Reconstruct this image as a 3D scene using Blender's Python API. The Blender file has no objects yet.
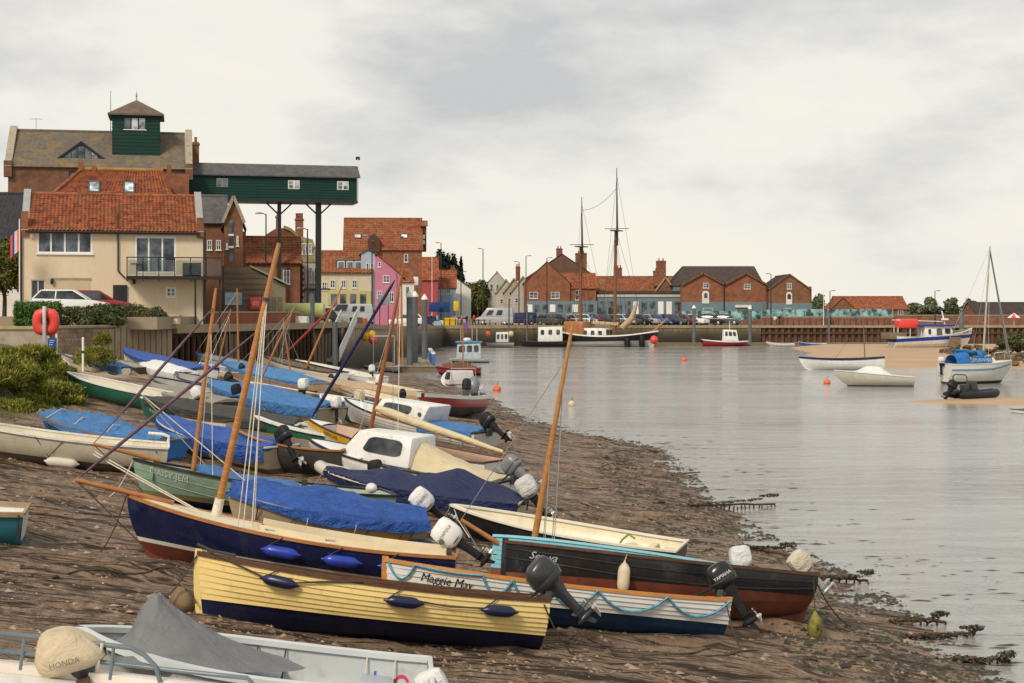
import bpy, bmesh, math, random
from mathutils import Vector, Matrix, noise
R = math.radians
random.seed(11)
sc = bpy.context.scene
col = sc.collection
# ------------------------------------------------------------------ camera
CAMH, FPX, HZ = 5.3, 1600.0, 311.0
cam_data = bpy.data.cameras.new('camera'); cam = bpy.data.objects.new('camera', cam_data); col.objects.link(cam)
cam.location = (0, 0, CAMH); cam.rotation_euler = (R(90), 0, 0)
cam_data.sensor_width = 36; cam_data.lens = 36 * FPX / 1024; cam_data.shift_y = -(341.5 - HZ) / 1024
cam_data.clip_start = 0.3; cam_data.clip_end = 6000
sc.camera = cam
# ------------------------------------------------------------------ sky, sun, exposure
SUN_EL, SUN_AZ = 42.0, 212.0          # compass style: 0 = +Y (away from the camera), clockwise
w = bpy.data.worlds.new('World'); sc.world = w; w.use_nodes = True
nt = w.node_tree; N = nt.nodes; N.clear()
def nn(tree, typ, **kw):
    n = tree.nodes.new(typ)
    for k, v in kw.items(): setattr(n, k, v)
    return n
sky = nn(nt, 'ShaderNodeTexSky', sky_type='NISHITA', sun_disc=False, sun_elevation=R(SUN_EL), sun_rotation=R(SUN_AZ))
sky.dust_density = 3.0
bg1 = nn(nt, 'ShaderNodeBackground'); bg1.inputs[1].default_value = 0.06
nt.links.new(sky.outputs[0], bg1.inputs[0])
tc = nn(nt, 'ShaderNodeTexCoord')
mp = nn(nt, 'ShaderNodeMapping'); mp.inputs['Scale'].default_value = (5.2, 5.2, 13.0); mp.inputs['Location'].default_value = (3.45, 0.0, 1.2)
nt.links.new(tc.outputs['Generated'], mp.inputs[0])
nz = nn(nt, 'ShaderNodeTexNoise'); nz.inputs['Scale'].default_value = 1.0; nz.inputs['Detail'].default_value = 8; nz.inputs['Roughness'].default_value = 0.56
nt.links.new(mp.outputs[0], nz.inputs[0])
sep = nn(nt, 'ShaderNodeSeparateXYZ'); nt.links.new(tc.outputs['Generated'], sep.inputs[0])
# low sky is open and creamy, the cloud deck thickens with height
mr = nn(nt, 'ShaderNodeMapRange'); mr.inputs[1].default_value = 0.0; mr.inputs[2].default_value = 0.20; mr.inputs[3].default_value = -0.15; mr.inputs[4].default_value = 0.105
nt.links.new(sep.outputs[2], mr.inputs[0])
ad = nn(nt, 'ShaderNodeMath', operation='ADD'); nt.links.new(nz.outputs[0], ad.inputs[0]); nt.links.new(mr.outputs[0], ad.inputs[1])
rp = nn(nt, 'ShaderNodeValToRGB'); nt.links.new(ad.outputs[0], rp.inputs[0])
e = rp.color_ramp.elements
e[0].position = 0.30; e[0].color = (0.540, 0.512, 0.442, 1)
e[1].position = 0.68; e[1].color = (0.335, 0.336, 0.337, 1)
m_ = e.new(0.46); m_.color = (0.505, 0.492, 0.455, 1)
bg2 = nn(nt, 'ShaderNodeBackground'); bg2.inputs[1].default_value = 1.0
nt.links.new(rp.outputs[0], bg2.inputs[0])
ms = nn(nt, 'ShaderNodeMixShader'); ms.inputs[0].default_value = 0.94
nt.links.new(bg1.outputs[0], ms.inputs[1]); nt.links.new(bg2.outputs[0], ms.inputs[2])
wo = nn(nt, 'ShaderNodeOutputWorld'); nt.links.new(ms.outputs[0], wo.inputs[0])
sd = bpy.data.lights.new('sun', 'SUN'); sun = bpy.data.objects.new('sun', sd); col.objects.link(sun)
sd.energy = 1.5; sd.angle = R(14); sd.color = (1.0, 0.90, 0.74)
_d = Vector((math.sin(R(SUN_AZ)) * math.cos(R(SUN_EL)), math.cos(R(SUN_AZ)) * math.cos(R(SUN_EL)), math.sin(R(SUN_EL))))
sun.rotation_euler = _d.to_track_quat('Z', 'Y').to_euler()
sun.location = _d * 50
vs = sc.view_settings; vs.view_transform = 'Standard'; vs.look = 'None'; vs.exposure = 0.85; vs.gamma = 1.0; vs.use_curve_mapping = False

def at(px, py, Y):
    return Vector(((px - 512) * Y / FPX, Y, CAMH - (py - HZ) * Y / FPX))
def X_(px, Y): return (px - 512) * Y / FPX
def Z_(py, Y): return CAMH - (py - HZ) * Y / FPX
def lerp(a, b, t): return a + (b - a) * t
def sstep(a, b, x):
    t = min(1, max(0, (x - a) / (b - a))); return t * t * (3 - 2 * t)
def interp(tab, x):
    if x <= tab[0][0]: return tab[0][1]
    for (a, va), (b, vb) in zip(tab, tab[1:]):
        if x <= b: return va + (vb - va) * (x - a) / (b - a)
    return tab[-1][1]

# ------------------------------------------------------------------ materials
MATS = {}
def new_mat(name):
    m = bpy.data.materials.new(name); m.use_nodes = True
    t = m.node_tree; b = t.nodes['Principled BSDF']
    return m, t, b
def mixc(t, fac, a, b, blend='MIX'):
    n = t.nodes.new('ShaderNodeMix'); n.data_type = 'RGBA'; n.blend_type = blend
    for sock, v in ((n.inputs[0], fac), (n.inputs[6], a), (n.inputs[7], b)):
        if hasattr(v, 'is_linked'): t.links.new(v, sock)
        elif isinstance(v, (int, float)): sock.default_value = v
        else: sock.default_value = (*v[:3], 1)
    return n.outputs[2]
def noise_n(t, vec, scale, detail=4, rough=0.55, dist=0):
    n = t.nodes.new('ShaderNodeTexNoise'); n.inputs['Scale'].default_value = scale; n.inputs['Detail'].default_value = detail
    n.inputs['Roughness'].default_value = rough; n.inputs['Distortion'].default_value = dist
    if vec is not None: t.links.new(vec, n.inputs[0])
    return n.outputs[0]
def ramp(t, src, stops):
    n = t.nodes.new('ShaderNodeValToRGB'); t.links.new(src, n.inputs[0]); e = n.color_ramp.elements
    while len(e) < len(stops): e.new(0.5)
    for el, (p, c) in zip(e, stops):
        el.position = p; el.color = (*c[:3], 1) if not isinstance(c, (int, float)) else (c, c, c, 1)
    return n.outputs[0]
def objco(t, scale=(1, 1, 1), rot=(0, 0, 0), rand=True):
    c = t.nodes.new('ShaderNodeTexCoord'); m = t.nodes.new('ShaderNodeMapping')
    m.inputs['Scale'].default_value = scale; m.inputs['Rotation'].default_value = rot
    t.links.new(c.outputs['Object'], m.inputs[0])
    if rand:
        oi = t.nodes.new('ShaderNodeObjectInfo'); v = t.nodes.new('ShaderNodeVectorMath'); v.operation = 'SCALE'
        v.inputs[0].default_value = (37, 17, 23); t.links.new(oi.outputs['Random'], v.inputs[3]); t.links.new(v.outputs[0], m.inputs['Location'])
    return m.outputs[0]
def bump_to(t, b, h, strength, dist=0.02):
    n = t.nodes.new('ShaderNodeBump'); n.inputs['Strength'].default_value = strength; n.inputs['Distance'].default_value = dist
    t.links.new(h, n.inputs['Height']); t.links.new(n.outputs[0], b.inputs['Normal'])
def M(name, c=(.5, .5, .5), rough=.5, var=.14, vs=3.0, dirt=None, ds=2.5, dthr=.58, dsoft=.12, bump=0.0, bs=30, bd=.01, metal=0, stretch=(1, 1, 1), trans=0, spec=None):
    """painted / plain surface with uneven tone, optional dirt blotches and fine relief"""
    if name in MATS: return MATS[name]
    m, t, b = new_mat(name)
    co = objco(t, stretch)
    lo = tuple(x * (1 - var) for x in c); hi = tuple(min(1, x * (1 + var)) for x in c)
    cc = mixc(t, ramp(t, noise_n(t, co, vs, 5, .6), [(.32, 0.0), (.68, 1.0)]), lo, hi)
    if dirt:
        f = ramp(t, noise_n(t, co, ds, 8, .68, .4), [(dthr, 0.0), (dthr + dsoft, 1.0)])
        cc = mixc(t, f, cc, dirt)
        cc = mixc(t, ramp(t, noise_n(t, objco(t, (5, 5, .8)), 1.6, 6, .7), [(.54, 0.0), (.72, .42)]), cc, dirt)
        r = t.nodes.new('ShaderNodeMapRange'); t.links.new(f, r.inputs[0]); r.inputs[3].default_value = rough; r.inputs[4].default_value = min(1, rough + .3)
        t.links.new(r.outputs[0], b.inputs['Roughness'])
    else:
        b.inputs['Roughness'].default_value = rough
    t.links.new(cc, b.inputs['Base Color'])
    b.inputs['Metallic'].default_value = metal
    b.inputs['Specular IOR Level'].default_value = spec if spec is not None else (.5 if rough < .45 or metal else .22)
    if trans: b.inputs['Transmission Weight'].default_value = trans
    if bump: bump_to(t, b, noise_n(t, co, bs, 4, .6), bump, bd)
    MATS[name] = m
    return m
def cloth(name, c, crease=.85):
    if name in MATS: return MATS[name]
    m, t, b = new_mat(name)
    co = objco(t)
    n1 = noise_n(t, co, 2.2, 5, .6, .8)
    cc = mixc(t, n1, tuple(x * .72 for x in c), tuple(min(1, x * 1.22) for x in c))
    f = ramp(t, noise_n(t, co, 5, 8, .7), [(.60, 0.0), (.72, 1.0)])
    cc = mixc(t, mixc(t, .35, (0, 0, 0), f), cc, tuple(min(1, x * .6 + .12) for x in c))
    t.links.new(cc, b.inputs['Base Color']); b.inputs['Roughness'].default_value = .55; b.inputs['Specular IOR Level'].default_value = .3
    rn = t.nodes.new('ShaderNodeTexNoise'); rn.noise_type = 'RIDGED_MULTIFRACTAL'; rn.inputs['Scale'].default_value = 1.5; rn.inputs['Detail'].default_value = 3; rn.inputs['Distortion'].default_value = .5; t.links.new(objco(t, (1.3, 3.2, 2.0), (.3, .2, .5)), rn.inputs[0])
    hs = t.nodes.new('ShaderNodeMath'); hs.operation = 'MULTIPLY_ADD'; hs.inputs[1].default_value = .35; t.links.new(rn.outputs[0], hs.inputs[0]); t.links.new(noise_n(t, objco(t, (2.0, 5.0, 3.0), (.3, .2, .6)), 1.3, 5, .6, 1.2), hs.inputs[2])
    bump_to(t, b, hs.outputs[0], crease, .16)
    MATS[name] = m
    return m
def wood(name, c, dark=.55, rough=.45, grain=(.6, 14, 14)):
    if name in MATS: return MATS[name]
    m, t, b = new_mat(name)
    co = objco(t, grain)
    n1 = noise_n(t, co, 2.0, 5, .65, .6); n2 = noise_n(t, objco(t), 1.7, 5, .6)
    cc = mixc(t, ramp(t, n1, [(.35, 0.0), (.65, 1.0)]), tuple(x * dark for x in c), c)
    cc = mixc(t, ramp(t, n2, [(.45, 0.0), (.75, .6)]), cc, tuple(x * .62 for x in c))
    t.links.new(cc, b.inputs['Base Color']); b.inputs['Roughness'].default_value = rough; b.inputs['Specular IOR Level'].default_value = .5 if rough < .45 else .2
    bump_to(t, b, n1, .25, .01); MATS[name] = m
    return m
def wallco(t):
    """coordinates for upright walls: along the wall, up"""
    c = t.nodes.new('ShaderNodeTexCoord'); s = t.nodes.new('ShaderNodeSeparateXYZ'); t.links.new(c.outputs['Object'], s.inputs[0])
    a = t.nodes.new('ShaderNodeMath'); t.links.new(s.outputs[0], a.inputs[0]); t.links.new(s.outputs[1], a.inputs[1])
    k = t.nodes.new('ShaderNodeCombineXYZ'); t.links.new(a.outputs[0], k.inputs[0]); t.links.new(s.outputs[2], k.inputs[1])
    return k.outputs[0], c.outputs['Object']
def brick(name, c=(.30, .115, .065), c2=(.22, .085, .05), mortar=(.25, .17, .115), stain=(.10, .055, .035), bw=.23, bh=.075, ms=.012, sthr=.52):
    if name in MATS: return MATS[name]
    m, t, b = new_mat(name)
    co, oc = wallco(t)
    bt = t.nodes.new('ShaderNodeTexBrick'); t.links.new(co, bt.inputs[0])
    bt.inputs['Color1'].default_value = (*c, 1); bt.inputs['Color2'].default_value = (*c2, 1); bt.inputs['Mortar'].default_value = (*mortar, 1)
    bt.inputs['Scale'].default_value = 1; bt.inputs['Mortar Size'].default_value = ms; bt.inputs['Brick Width'].default_value = bw; bt.inputs['Row Height'].default_value = bh
    bt.inputs['Bias'].default_value = -.1
    n1 = noise_n(t, oc, 1.1, 7, .65, .5)
    cc = mixc(t, ramp(t, n1, [(sthr - .08, 0.0), (sthr + .18, .75)]), bt.outputs[0], stain)
    n2 = noise_n(t, oc, 3.3, 6, .7)
    cc = mixc(t, ramp(t, n2, [(.55, 0.0), (.75, .45)]), cc, tuple(min(1, x * 1.5) for x in c))
    t.links.new(cc, b.inputs['Base Color']); b.inputs['Roughness'].default_value = .85
    b.inputs['Specular IOR Level'].default_value = .12; bump_to(t, b, bt.outputs[1], -.35, .01); MATS[name] = m
    return m
def tiles(name, c=(.40, .125, .055), c2=(.24, .075, .038), lichen=(.30, .20, .08), amount=.60):
    if name in MATS: return MATS[name]
    m, t, b = new_mat(name)
    co = objco(t)
    vr = t.nodes.new('ShaderNodeTexVoronoi'); vr.inputs['Scale'].default_value = 3.6; t.links.new(co, vr.inputs[0])
    sp = t.nodes.new('ShaderNodeSeparateColor'); t.links.new(vr.outputs['Color'], sp.inputs[0])
    cc = mixc(t, sp.outputs[0], c2, c)
    cc = mixc(t, ramp(t, noise_n(t, co, .9, 7, .7), [(amount - .1, 0.0), (amount + .12, .8)]), cc, lichen)
    cc = mixc(t, ramp(t, noise_n(t, co, 2.6, 7, .7), [(.55, 0.0), (.75, .7)]), cc, tuple(x * .5 for x in c2))
    t.links.new(cc, b.inputs['Base Color']); b.inputs['Roughness'].default_value = .85; b.inputs['Specular IOR Level'].default_value = .12; MATS[name] = m
    return m
def glassm(name, c=(.025, .032, .04), rough=.06):
    if name in MATS: return MATS[name]
    m, t, b = new_mat(name)
    co = objco(t)
    cc = mixc(t, ramp(t, noise_n(t, co, .9, 3), [(.4, 0.0), (.6, 1.0)]), tuple(x * .25 for x in c), tuple(x * 2.0 for x in c))
    t.links.new(cc, b.inputs['Base Color']); b.inputs['Roughness'].default_value = rough; MATS[name] = m
    return m
def leafm(name, c, c2, sc_=.7):
    if name in MATS: return MATS[name]
    m, t, b = new_mat(name)
    g = t.nodes.new('ShaderNodeNewGeometry')
    n1 = noise_n(t, objco(t, rand=False), sc_, 5, .6)
    cc = mixc(t, ramp(t, n1, [(.35, 0.0), (.65, 1.0)]), c, c2)
    cc = mixc(t, ramp(t, g.outputs['Random Per Island'], [(.3, 0.0), (1.0, .8)]), cc, tuple(x * .5 for x in c))
    t.links.new(cc, b.inputs['Base Color']); b.inputs['Roughness'].default_value = .6
    b.inputs['Specular IOR Level'].default_value = .25
    MATS[name] = m
    return m

# ------------------------------------------------------------------ mesh building
class MB:
    def __init__(s): s.v = []; s.f = []; s.m = []
    def add(s, vs_, fs, mi=0):
        o = len(s.v); s.v.extend(tuple(p) for p in vs_)
        for f in fs: s.f.append(tuple(o + i for i in f)); s.m.append(mi)
        return s
    def box(s, c, d, mi=0, rot=None):
        x, y, z = d[0] / 2, d[1] / 2, d[2] / 2; c = Vector(c)
        p = [Vector((i, j, k)) for k in (-z, z) for j in (-y, y) for i in (-x, x)]
        if rot is not None: p = [rot @ q for q in p]
        return s.add([c + q for q in p], [(0, 2, 3, 1), (4, 5, 7, 6), (0, 1, 5, 4), (2, 6, 7, 3), (0, 4, 6, 2), (1, 3, 7, 5)], mi)
    def span(s, a, b, mi=0):
        return s.box([(a[i] + b[i]) / 2 for i in range(3)], [abs(b[i] - a[i]) for i in range(3)], mi)
    def hexa(s, p, mi=0):      # p: 4 bottom, 4 top, both counter-clockwise
        return s.add(p, [(3, 2, 1, 0), (4, 5, 6, 7), (0, 1, 5, 4), (1, 2, 6, 5), (2, 3, 7, 6), (3, 0, 4, 7)], mi)
    def grid(s, rows, mi=0, closed=False, flip=False):
        n = len(rows[0]); vs_ = [p for r in rows for p in r]; fs = []
        for i in range(len(rows) - 1):
            for j in range(n if closed else n - 1):
                a, b = i * n + j, i * n + (j + 1) % n
                q = (a, b, b + n, a + n); fs.append(q[::-1] if flip else q)
        return s.add(vs_, fs, mi)
    def tube(s, pts, r, n=8, mi=0, cap=True):
        pts = [Vector(p) for p in pts]; rs = r if isinstance(r, (list, tuple)) else [r] * len(pts)
        rows = []; ref = None
        for i, p in enumerate(pts):
            d = (pts[min(i + 1, len(pts) - 1)] - pts[max(i - 1, 0)])
            d = d.normalized() if d.length > 1e-9 else Vector((0, 0, 1))
            if ref is None:
                ref = Vector((0, 0, 1)) if abs(d.z) < .9 else Vector((1, 0, 0))
            a = d.cross(ref); a = a.normalized() if a.length > 1e-6 else d.orthogonal().normalized()
            b = a.cross(d).normalized(); ref = b
            rows.append([p + (a * math.cos(2 * math.pi * k / n) + b * math.sin(2 * math.pi * k / n)) * rs[i] for k in range(n)])
        s.grid(rows, mi, True)
        if cap:
            o = len(s.v) - n * len(pts); s.f.append(tuple(o + k for k in range(n))[::-1]); s.m.append(mi)
            o = len(s.v) - n; s.f.append(tuple(o + k for k in range(n))); s.m.append(mi)
        return s
    def lathe(s, prof, n=12, org=(0, 0, 0), rot=None, mi=0):
        rows = []
        for r, z in prof:
            ring = [Vector((r * math.cos(2 * math.pi * k / n), r * math.sin(2 * math.pi * k / n), z)) for k in range(n)]
            rows.append([Vector(org) + (rot @ q if rot is not None else q) for q in ring])
        s.grid(rows, mi, True)
        o = len(s.v) - n * len(prof); s.f.append(tuple(o + k for k in range(n))[::-1]); s.m.append(mi)
        o = len(s.v) - n; s.f.append(tuple(o + k for k in range(n))); s.m.append(mi)
        return s
    def prism(s, poly, thick, fn, mi=0):   # poly 2-d (counter-clockwise), fn(a, b, t) -> 3-d with t in 0..thick
        n = len(poly); vs_ = [fn(a, b, 0) for a, b in poly] + [fn(a, b, thick) for a, b in poly]
        fs = [tuple(range(n))[::-1], tuple(range(n, 2 * n))] + [(i, (i + 1) % n, n + (i + 1) % n, n + i) for i in range(n)]
        return s.add(vs_, fs, mi)
    def mesh(s, name, mats, smooth=None, bevel=0, doubles=False):
        me = bpy.data.meshes.new(name); me.from_pydata(s.v, [], s.f)
        for m in (mats if isinstance(mats, (list, tuple)) else [mats]): me.materials.append(m)
        if any(s.m): me.polygons.foreach_set('material_index', s.m)
        bm = bmesh.new(); bm.from_mesh(me)
        if doubles: bmesh.ops.remove_doubles(bm, verts=bm.verts, dist=.0008)
        bmesh.ops.recalc_face_normals(bm, faces=bm.faces) if doubles or bevel else None
        if bevel:
            ed = [e for e in bm.edges if len(e.link_faces) == 2 and e.calc_face_angle(0) > .45]
            bmesh.ops.bevel(bm, geom=ed, offset=bevel, segments=2, affect='EDGES', profile=.5, clamp_overlap=True)
        bm.to_mesh(me); bm.free()
        if smooth is not None or bevel:
            me.shade_smooth(); me.set_sharp_from_angle(angle=R(smooth if smooth else 40))
        me.update()
        return me
    def build(s, name, mats, parent=None, smooth=None, bevel=0, doubles=False, M=None):
        return link(name, s.mesh(name, mats, smooth, bevel, doubles), parent, M)
def link(name, me, parent=None, M=None):
    o = bpy.data.objects.new(name, me); col.objects.link(o)
    if parent is not None: o.parent = parent
    if M is not None: o.matrix_local = M
    return o
def tag(o, label, cat, group=None):
    o['label'] = label; o['category'] = cat
    if group: o['group'] = group
    return o
def thing(name, label, cat, M=None, group=None, loc=None, rz=0):
    o = bpy.data.objects.new(name, None); col.objects.link(o); o.empty_display_size = .2
    if M is not None: o.matrix_local = M
    if loc is not None: o.location = loc; o.rotation_euler = (0, 0, rz)
    return tag(o, label, cat, group)
def kind(o, k): o['kind'] = k; return o
def copy_tree(o, parent=None):
    c = o.copy(); col.objects.link(c); c.parent = parent
    if parent is not None: c.matrix_local = o.matrix_local.copy()
    for ch in list(o.children): copy_tree(ch, c)
    return c
_TXT = {}
def text_geo(s, size, shear=0.0):
    """flat lettering: vertices in the x-y plane, centred"""
    k = (s, size, shear)
    if k in _TXT: return _TXT[k]
    cu = bpy.data.curves.new('lettering', 'FONT'); cu.body = s; cu.size = size; cu.shear = shear; cu.align_x = 'CENTER'; cu.align_y = 'CENTER'; cu.resolution_u = 2
    o = bpy.data.objects.new('lettering', cu); col.objects.link(o)
    dg = bpy.context.evaluated_depsgraph_get(); dg.update()
    me = bpy.data.meshes.new_from_object(o.evaluated_get(dg))
    r = ([tuple(v.co) for v in me.vertices], [tuple(p.vertices) for p in me.polygons])
    bpy.data.objects.remove(o); bpy.data.curves.remove(cu); bpy.data.meshes.remove(me)
    _TXT[k] = r
    return r
def lettering(s, size, fn, mat, parent, shear=0.0, name='lettering'):
    vs_, fs = text_geo(s, size, shear)
    return MB().add([fn(x, y) for x, y, z in vs_], fs).build(name, mat, parent)

# palette
white = M('white gelcoat', (.74, .73, .69), .32, .07, 2, (.42, .38, .30), 3, .55, .2)
white_far = M('white paint', (.78, .78, .75), .45, .08, 2)
cream = M('cream gelcoat', (.72, .64, .47), .4, .1, 2, (.40, .32, .20), 3, .55, .2)
tan_hull = M('tan hull paint', (.40, .32, .21), .5, .15, 2, (.22, .17, .11), 3, .58, .2)
black_paint = M('black hull paint', (.016, .017, .02), .33, .3, 2, (.07, .06, .05), 2, .55, .2)
navy = M('navy hull paint', (.008, .012, .055), .22, .3, 2, (.022, .025, .055), 3, .55, .15)
maroon = M('maroon antifouling', (.13, .035, .022), .6, .25, 3, (.07, .035, .022), 2, .55, .2)
rust_red = M('rust red antifouling', (.21, .068, .042), .62, .2, 3, (.10, .05, .035), 1.6, .55, .2)
blue_bottom = M('blue antifouling', (.012, .045, .10), .5, .3, 3, (.05, .055, .06), 2, .58, .2)
ink_bottom = M('dark blue antifouling', (.010, .013, .045), .55, .3, 3, (.028, .022, .02), 1.4, .5, .2)
yellow_p = M('yellow hull paint', (.80, .60, .23), .36, .07, 1.5, (.40, .25, .08), 2.2, .585, .2, stretch=(.35, 1, 1.2))
wood_var = wood('varnished wood', (.48, .20, .06), .6, .3)
wood_mast = wood('varnished spruce', (.55, .235, .065), .62, .28)
wood_dark = wood('dark oiled wood', (.13, .062, .036), .5, .5)
wood_grey = wood('weathered wood', (.26, .20, .14), .5, .85)
orange_gun = wood('orange varnished gunwale', (.62, .26, .06), .7, .3)
light_grey = M('light grey gelcoat', (.50, .53, .53), .36, .05, 2, (.38, .38, .36), 4, .55, .15)
pale_blue = M('pale blue paint', (.20, .50, .60), .5, .1, 3, (.12, .25, .3), 3, .55, .2)
mid_green = M('green hull paint', (.025, .13, .085), .4, .2, 2, (.03, .07, .05), 2.5, .55, .2)
sage = M('sage green hull paint', (.26, .37, .28), .5, .12, 2, (.18, .20, .12), 2, .55, .2)
teal_p = M('teal hull paint', (.03, .15, .20), .45, .2, 2, (.06, .10, .11), 2.5, .55, .2)
dark_hull = M('dark grey hull paint', (.055, .05, .045), .55, .25, 2, (.10, .085, .07), 2.5, .55, .2)
red_p = M('red hull paint', (.42, .025, .025), .4, .15, 2)
blue_p = M('blue hull paint', (.03, .16, .42), .42, .2, 2, (.03, .09, .2), 2.5, .55, .2)
black_rub = M('black rubber', (.018, .018, .02), .6, .2, 5)
dark_grey = M('dark grey plastic', (.045, .047, .052), .38, .2, 5)
mid_grey = M('grey metallic paint', (.18, .185, .20), .35, .15, 4)
steel = M('galvanised steel', (.42, .43, .43), .42, .15, 4, metal=.6)
chrome = M('stainless steel', (.62, .62, .62), .22, .08, 4, metal=.9)
prop_metal = M('bare aluminium', (.60, .60, .58), .4, .2, 6, metal=.4)
tarp_blue = cloth('blue tarpaulin', (.028, .095, .37))
tarp_azure = cloth('bright blue tarpaulin', (.06, .19, .44))
tarp_navy = cloth('navy canvas', (.016, .024, .085))
tarp_grey = cloth('grey canvas', (.17, .175, .18), .35)
tarp_dark = cloth('charcoal canvas', (.06, .058, .055))
canvas_cream = cloth('cream canvas', (.62, .52, .33), .45)
canvas_white = cloth('white cover cloth', (.74, .74, .73), .5)
canvas_tan = cloth('tan canvas', (.46, .34, .20), .45)
purple_cloth = cloth('purple grey sail cover', (.13, .075, .10), .4)
rope_w = M('white rope', (.66, .61, .50), .8, .2, 20)
rope_d = M('dark rope', (.07, .058, .045), .9, .2, 20)
rope_blue = M('blue rope', (.10, .32, .44), .7, .25, 20)
fender_navy = M('navy fender vinyl', (.010, .013, .05), .3, .2, 4)
fender_blue = M('blue fender vinyl', (.020, .045, .36), .3, .15, 4)
fender_cream = M('cream fender vinyl', (.62, .52, .36), .5, .12, 4, (.35, .27, .16), 6, .6)
orange_v = M('orange buoy vinyl', (.72, .15, .05), .45, .15, 4)
red_v = M('red orange plastic', (.72, .065, .045), .4, .08, 3)
glass_dark = glassm('boat window glass', (.05, .055, .06))
glass = glassm('window glass', (.07, .085, .10))
win_white = M('white window frame', (.78, .78, .76), .45, .05)
stone = M('coping stone', (.36, .31, .23), .85, .2, 2, (.22, .18, .10), 2, .55, bump=.3, bs=9)
concrete = M('weathered concrete', (.36, .31, .25), .85, .18, 1, (.20, .17, .13), 1.5, .55, .2, bump=.3, bs=14)
# ================================================================== SETTING
import numpy as np
def nhash(ix, iy, seed):
    n = (ix.astype(np.int64) * 374761393 + iy.astype(np.int64) * 668265263 + seed * 69069) & 0x7fffffff
    n = ((n ^ (n >> 13)) * 1274126177) & 0x7fffffff
    return ((n ^ (n >> 16)) & 0xffff) / 65535.0
def vnoise(x, y, seed=0):
    ix, iy = np.floor(x), np.floor(y); fx, fy = x - ix, y - iy
    fx = fx * fx * (3 - 2 * fx); fy = fy * fy * (3 - 2 * fy)
    a, b = nhash(ix, iy, seed), nhash(ix + 1, iy, seed); c, d = nhash(ix, iy + 1, seed), nhash(ix + 1, iy + 1, seed)
    return (a + (b - a) * fx) * (1 - fy) + (c + (d - c) * fx) * fy
def fbm(x, y, seed=0, o=4):
    r = 0; a = .5
    for k in range(o): r = r + a * vnoise(x * 2 ** k, y * 2 ** k, seed + k * 7); a *= .5
    return r
SHORE = [(-10, 7.0), (10, 6.6), (22.8, 6.4), (28.8, 6.45), (32, 6.2), (38, 5.4), (45, 5.0), (53, 5.3), (61, 5.2), (65, 4.4), (70, 2.1), (81, -.2), (101, -2.2), (115, -4.2), (128, -8), (142, -13), (180, -15)]
def shoreX(Y): return interp(SHORE, Y)
def ground(X, Y):
    d = shoreX(Y) - X
    z = .125 * d if d > 0 else .10 * d
    if d > 21: z += .09 * (d - 21)
    if Y < 60: z += 1.35 * sstep(14.0, 16.0, -X) * sstep(58, 51, Y)
    return max(-.8, min(z, 4.4))
LAND = [(60, 4.5), (80, 4.5), (92, 4.45), (125, 4.35), (166, 3.65), (240, 3.05), (249, 3.0), (400, 3.0)]
def landz(Y): return interp(LAND, Y)

# ---- mud foreshore
ys = [9.0]
while ys[-1] < 176: ys.append(ys[-1] * 1.0042 + .012)
ys = np.array(ys); xs = np.arange(-44, 12.01, .15)
XX, YY = np.meshgrid(xs, ys)
SH = np.interp(ys, [a for a, b in SHORE], [b for a, b in SHORE])[:, None] + (fbm(XX * .0 + YY * .55, YY * 0 + 3.1, 5, 3) - .45) * 2.2
D = SH - XX
ZZ = np.where(D > 0, .125 * D, .10 * D) + np.where(D > 21, .09 * (D - 21), 0)
def np_ss(a, b, x):
    t = np.clip((x - a) / (b - a), 0, 1); return t * t * (3 - 2 * t)
ZZ = ZZ + np.where(YY < 60, 1.35 * np_ss(14.0, 16.0, -XX) * np_ss(58, 51, YY), 0)
wob = (fbm(XX * .16, YY * .16, 3, 3) - .45) * 3.0
rid = 1 - np.abs(2 * fbm(XX * .13 + 9, (YY + wob) * 1.05, 21, 2) - .78) * 2.2
rid2 = 1 - np.abs(2 * fbm(XX * .45 + 2, (YY + wob) * 3.0, 41, 2) - .78) * 2.2
rel = .075 * np.clip(np.cos(2 * math.pi * 1.25 * (YY + wob * .35)), 0, 1) ** 4 + .13 * np.clip(rid, 0, 1) ** 3 + .075 * np.clip(rid2, 0, 1) ** 2 + .12 * (fbm(XX * .35, YY * .8, 61, 3) - .45) + .07 * (fbm(XX * 2.4, YY * 5.5, 81, 3) - .45)
ZZ = np.clip(ZZ, -.8, 4.4) + rel * np_ss(24, 19, D) * np.clip(.35 + D * .3, .25, 1)
nr, nc = ZZ.shape
idx = np.arange(nr * nc).reshape(nr, nc)
me = bpy.data.meshes.new('mud_foreshore')
me.from_pydata(np.stack([XX, YY, ZZ], -1).reshape(-1, 3).tolist(), [], np.stack([idx[:-1, :-1], idx[:-1, 1:], idx[1:, 1:], idx[1:, :-1]], -1).reshape(-1, 4).tolist())
me.shade_smooth()
m, t, b = new_mat('wet mud')
geo = t.nodes.new('ShaderNodeNewGeometry')
def mapped(scale, loc=(0, 0, 0)):
    k = t.nodes.new('ShaderNodeMapping'); k.inputs['Scale'].default_value = scale; k.inputs['Location'].default_value = loc; t.links.new(geo.outputs['Position'], k.inputs[0]); return k.outputs[0]
n_str = noise_n(t, mapped((.8, 3.0, 1)), 1.0, 9, .78, .5)
n_lin = noise_n(t, mapped((.12, 4.2, 1), (5, 0, 0)), 1.0, 5, .62, .7)
n_fin = noise_n(t, mapped((4.6, 6.0, 3)), 1.0, 9, .80, .2)
n_big = noise_n(t, mapped((.16, .22, 1)), 1.0, 4, .55)
cc = ramp(t, n_fin, [(.35, (.062, .039, .023)), (.43, (.165, .106, .066)), (.53, (.265, .180, .122)), (.63, (.37, .265, .185))])
cc = mixc(t, ramp(t, n_big, [(.42, 0.0), (.62, .45)]), cc, (.27, .185, .125))
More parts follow.
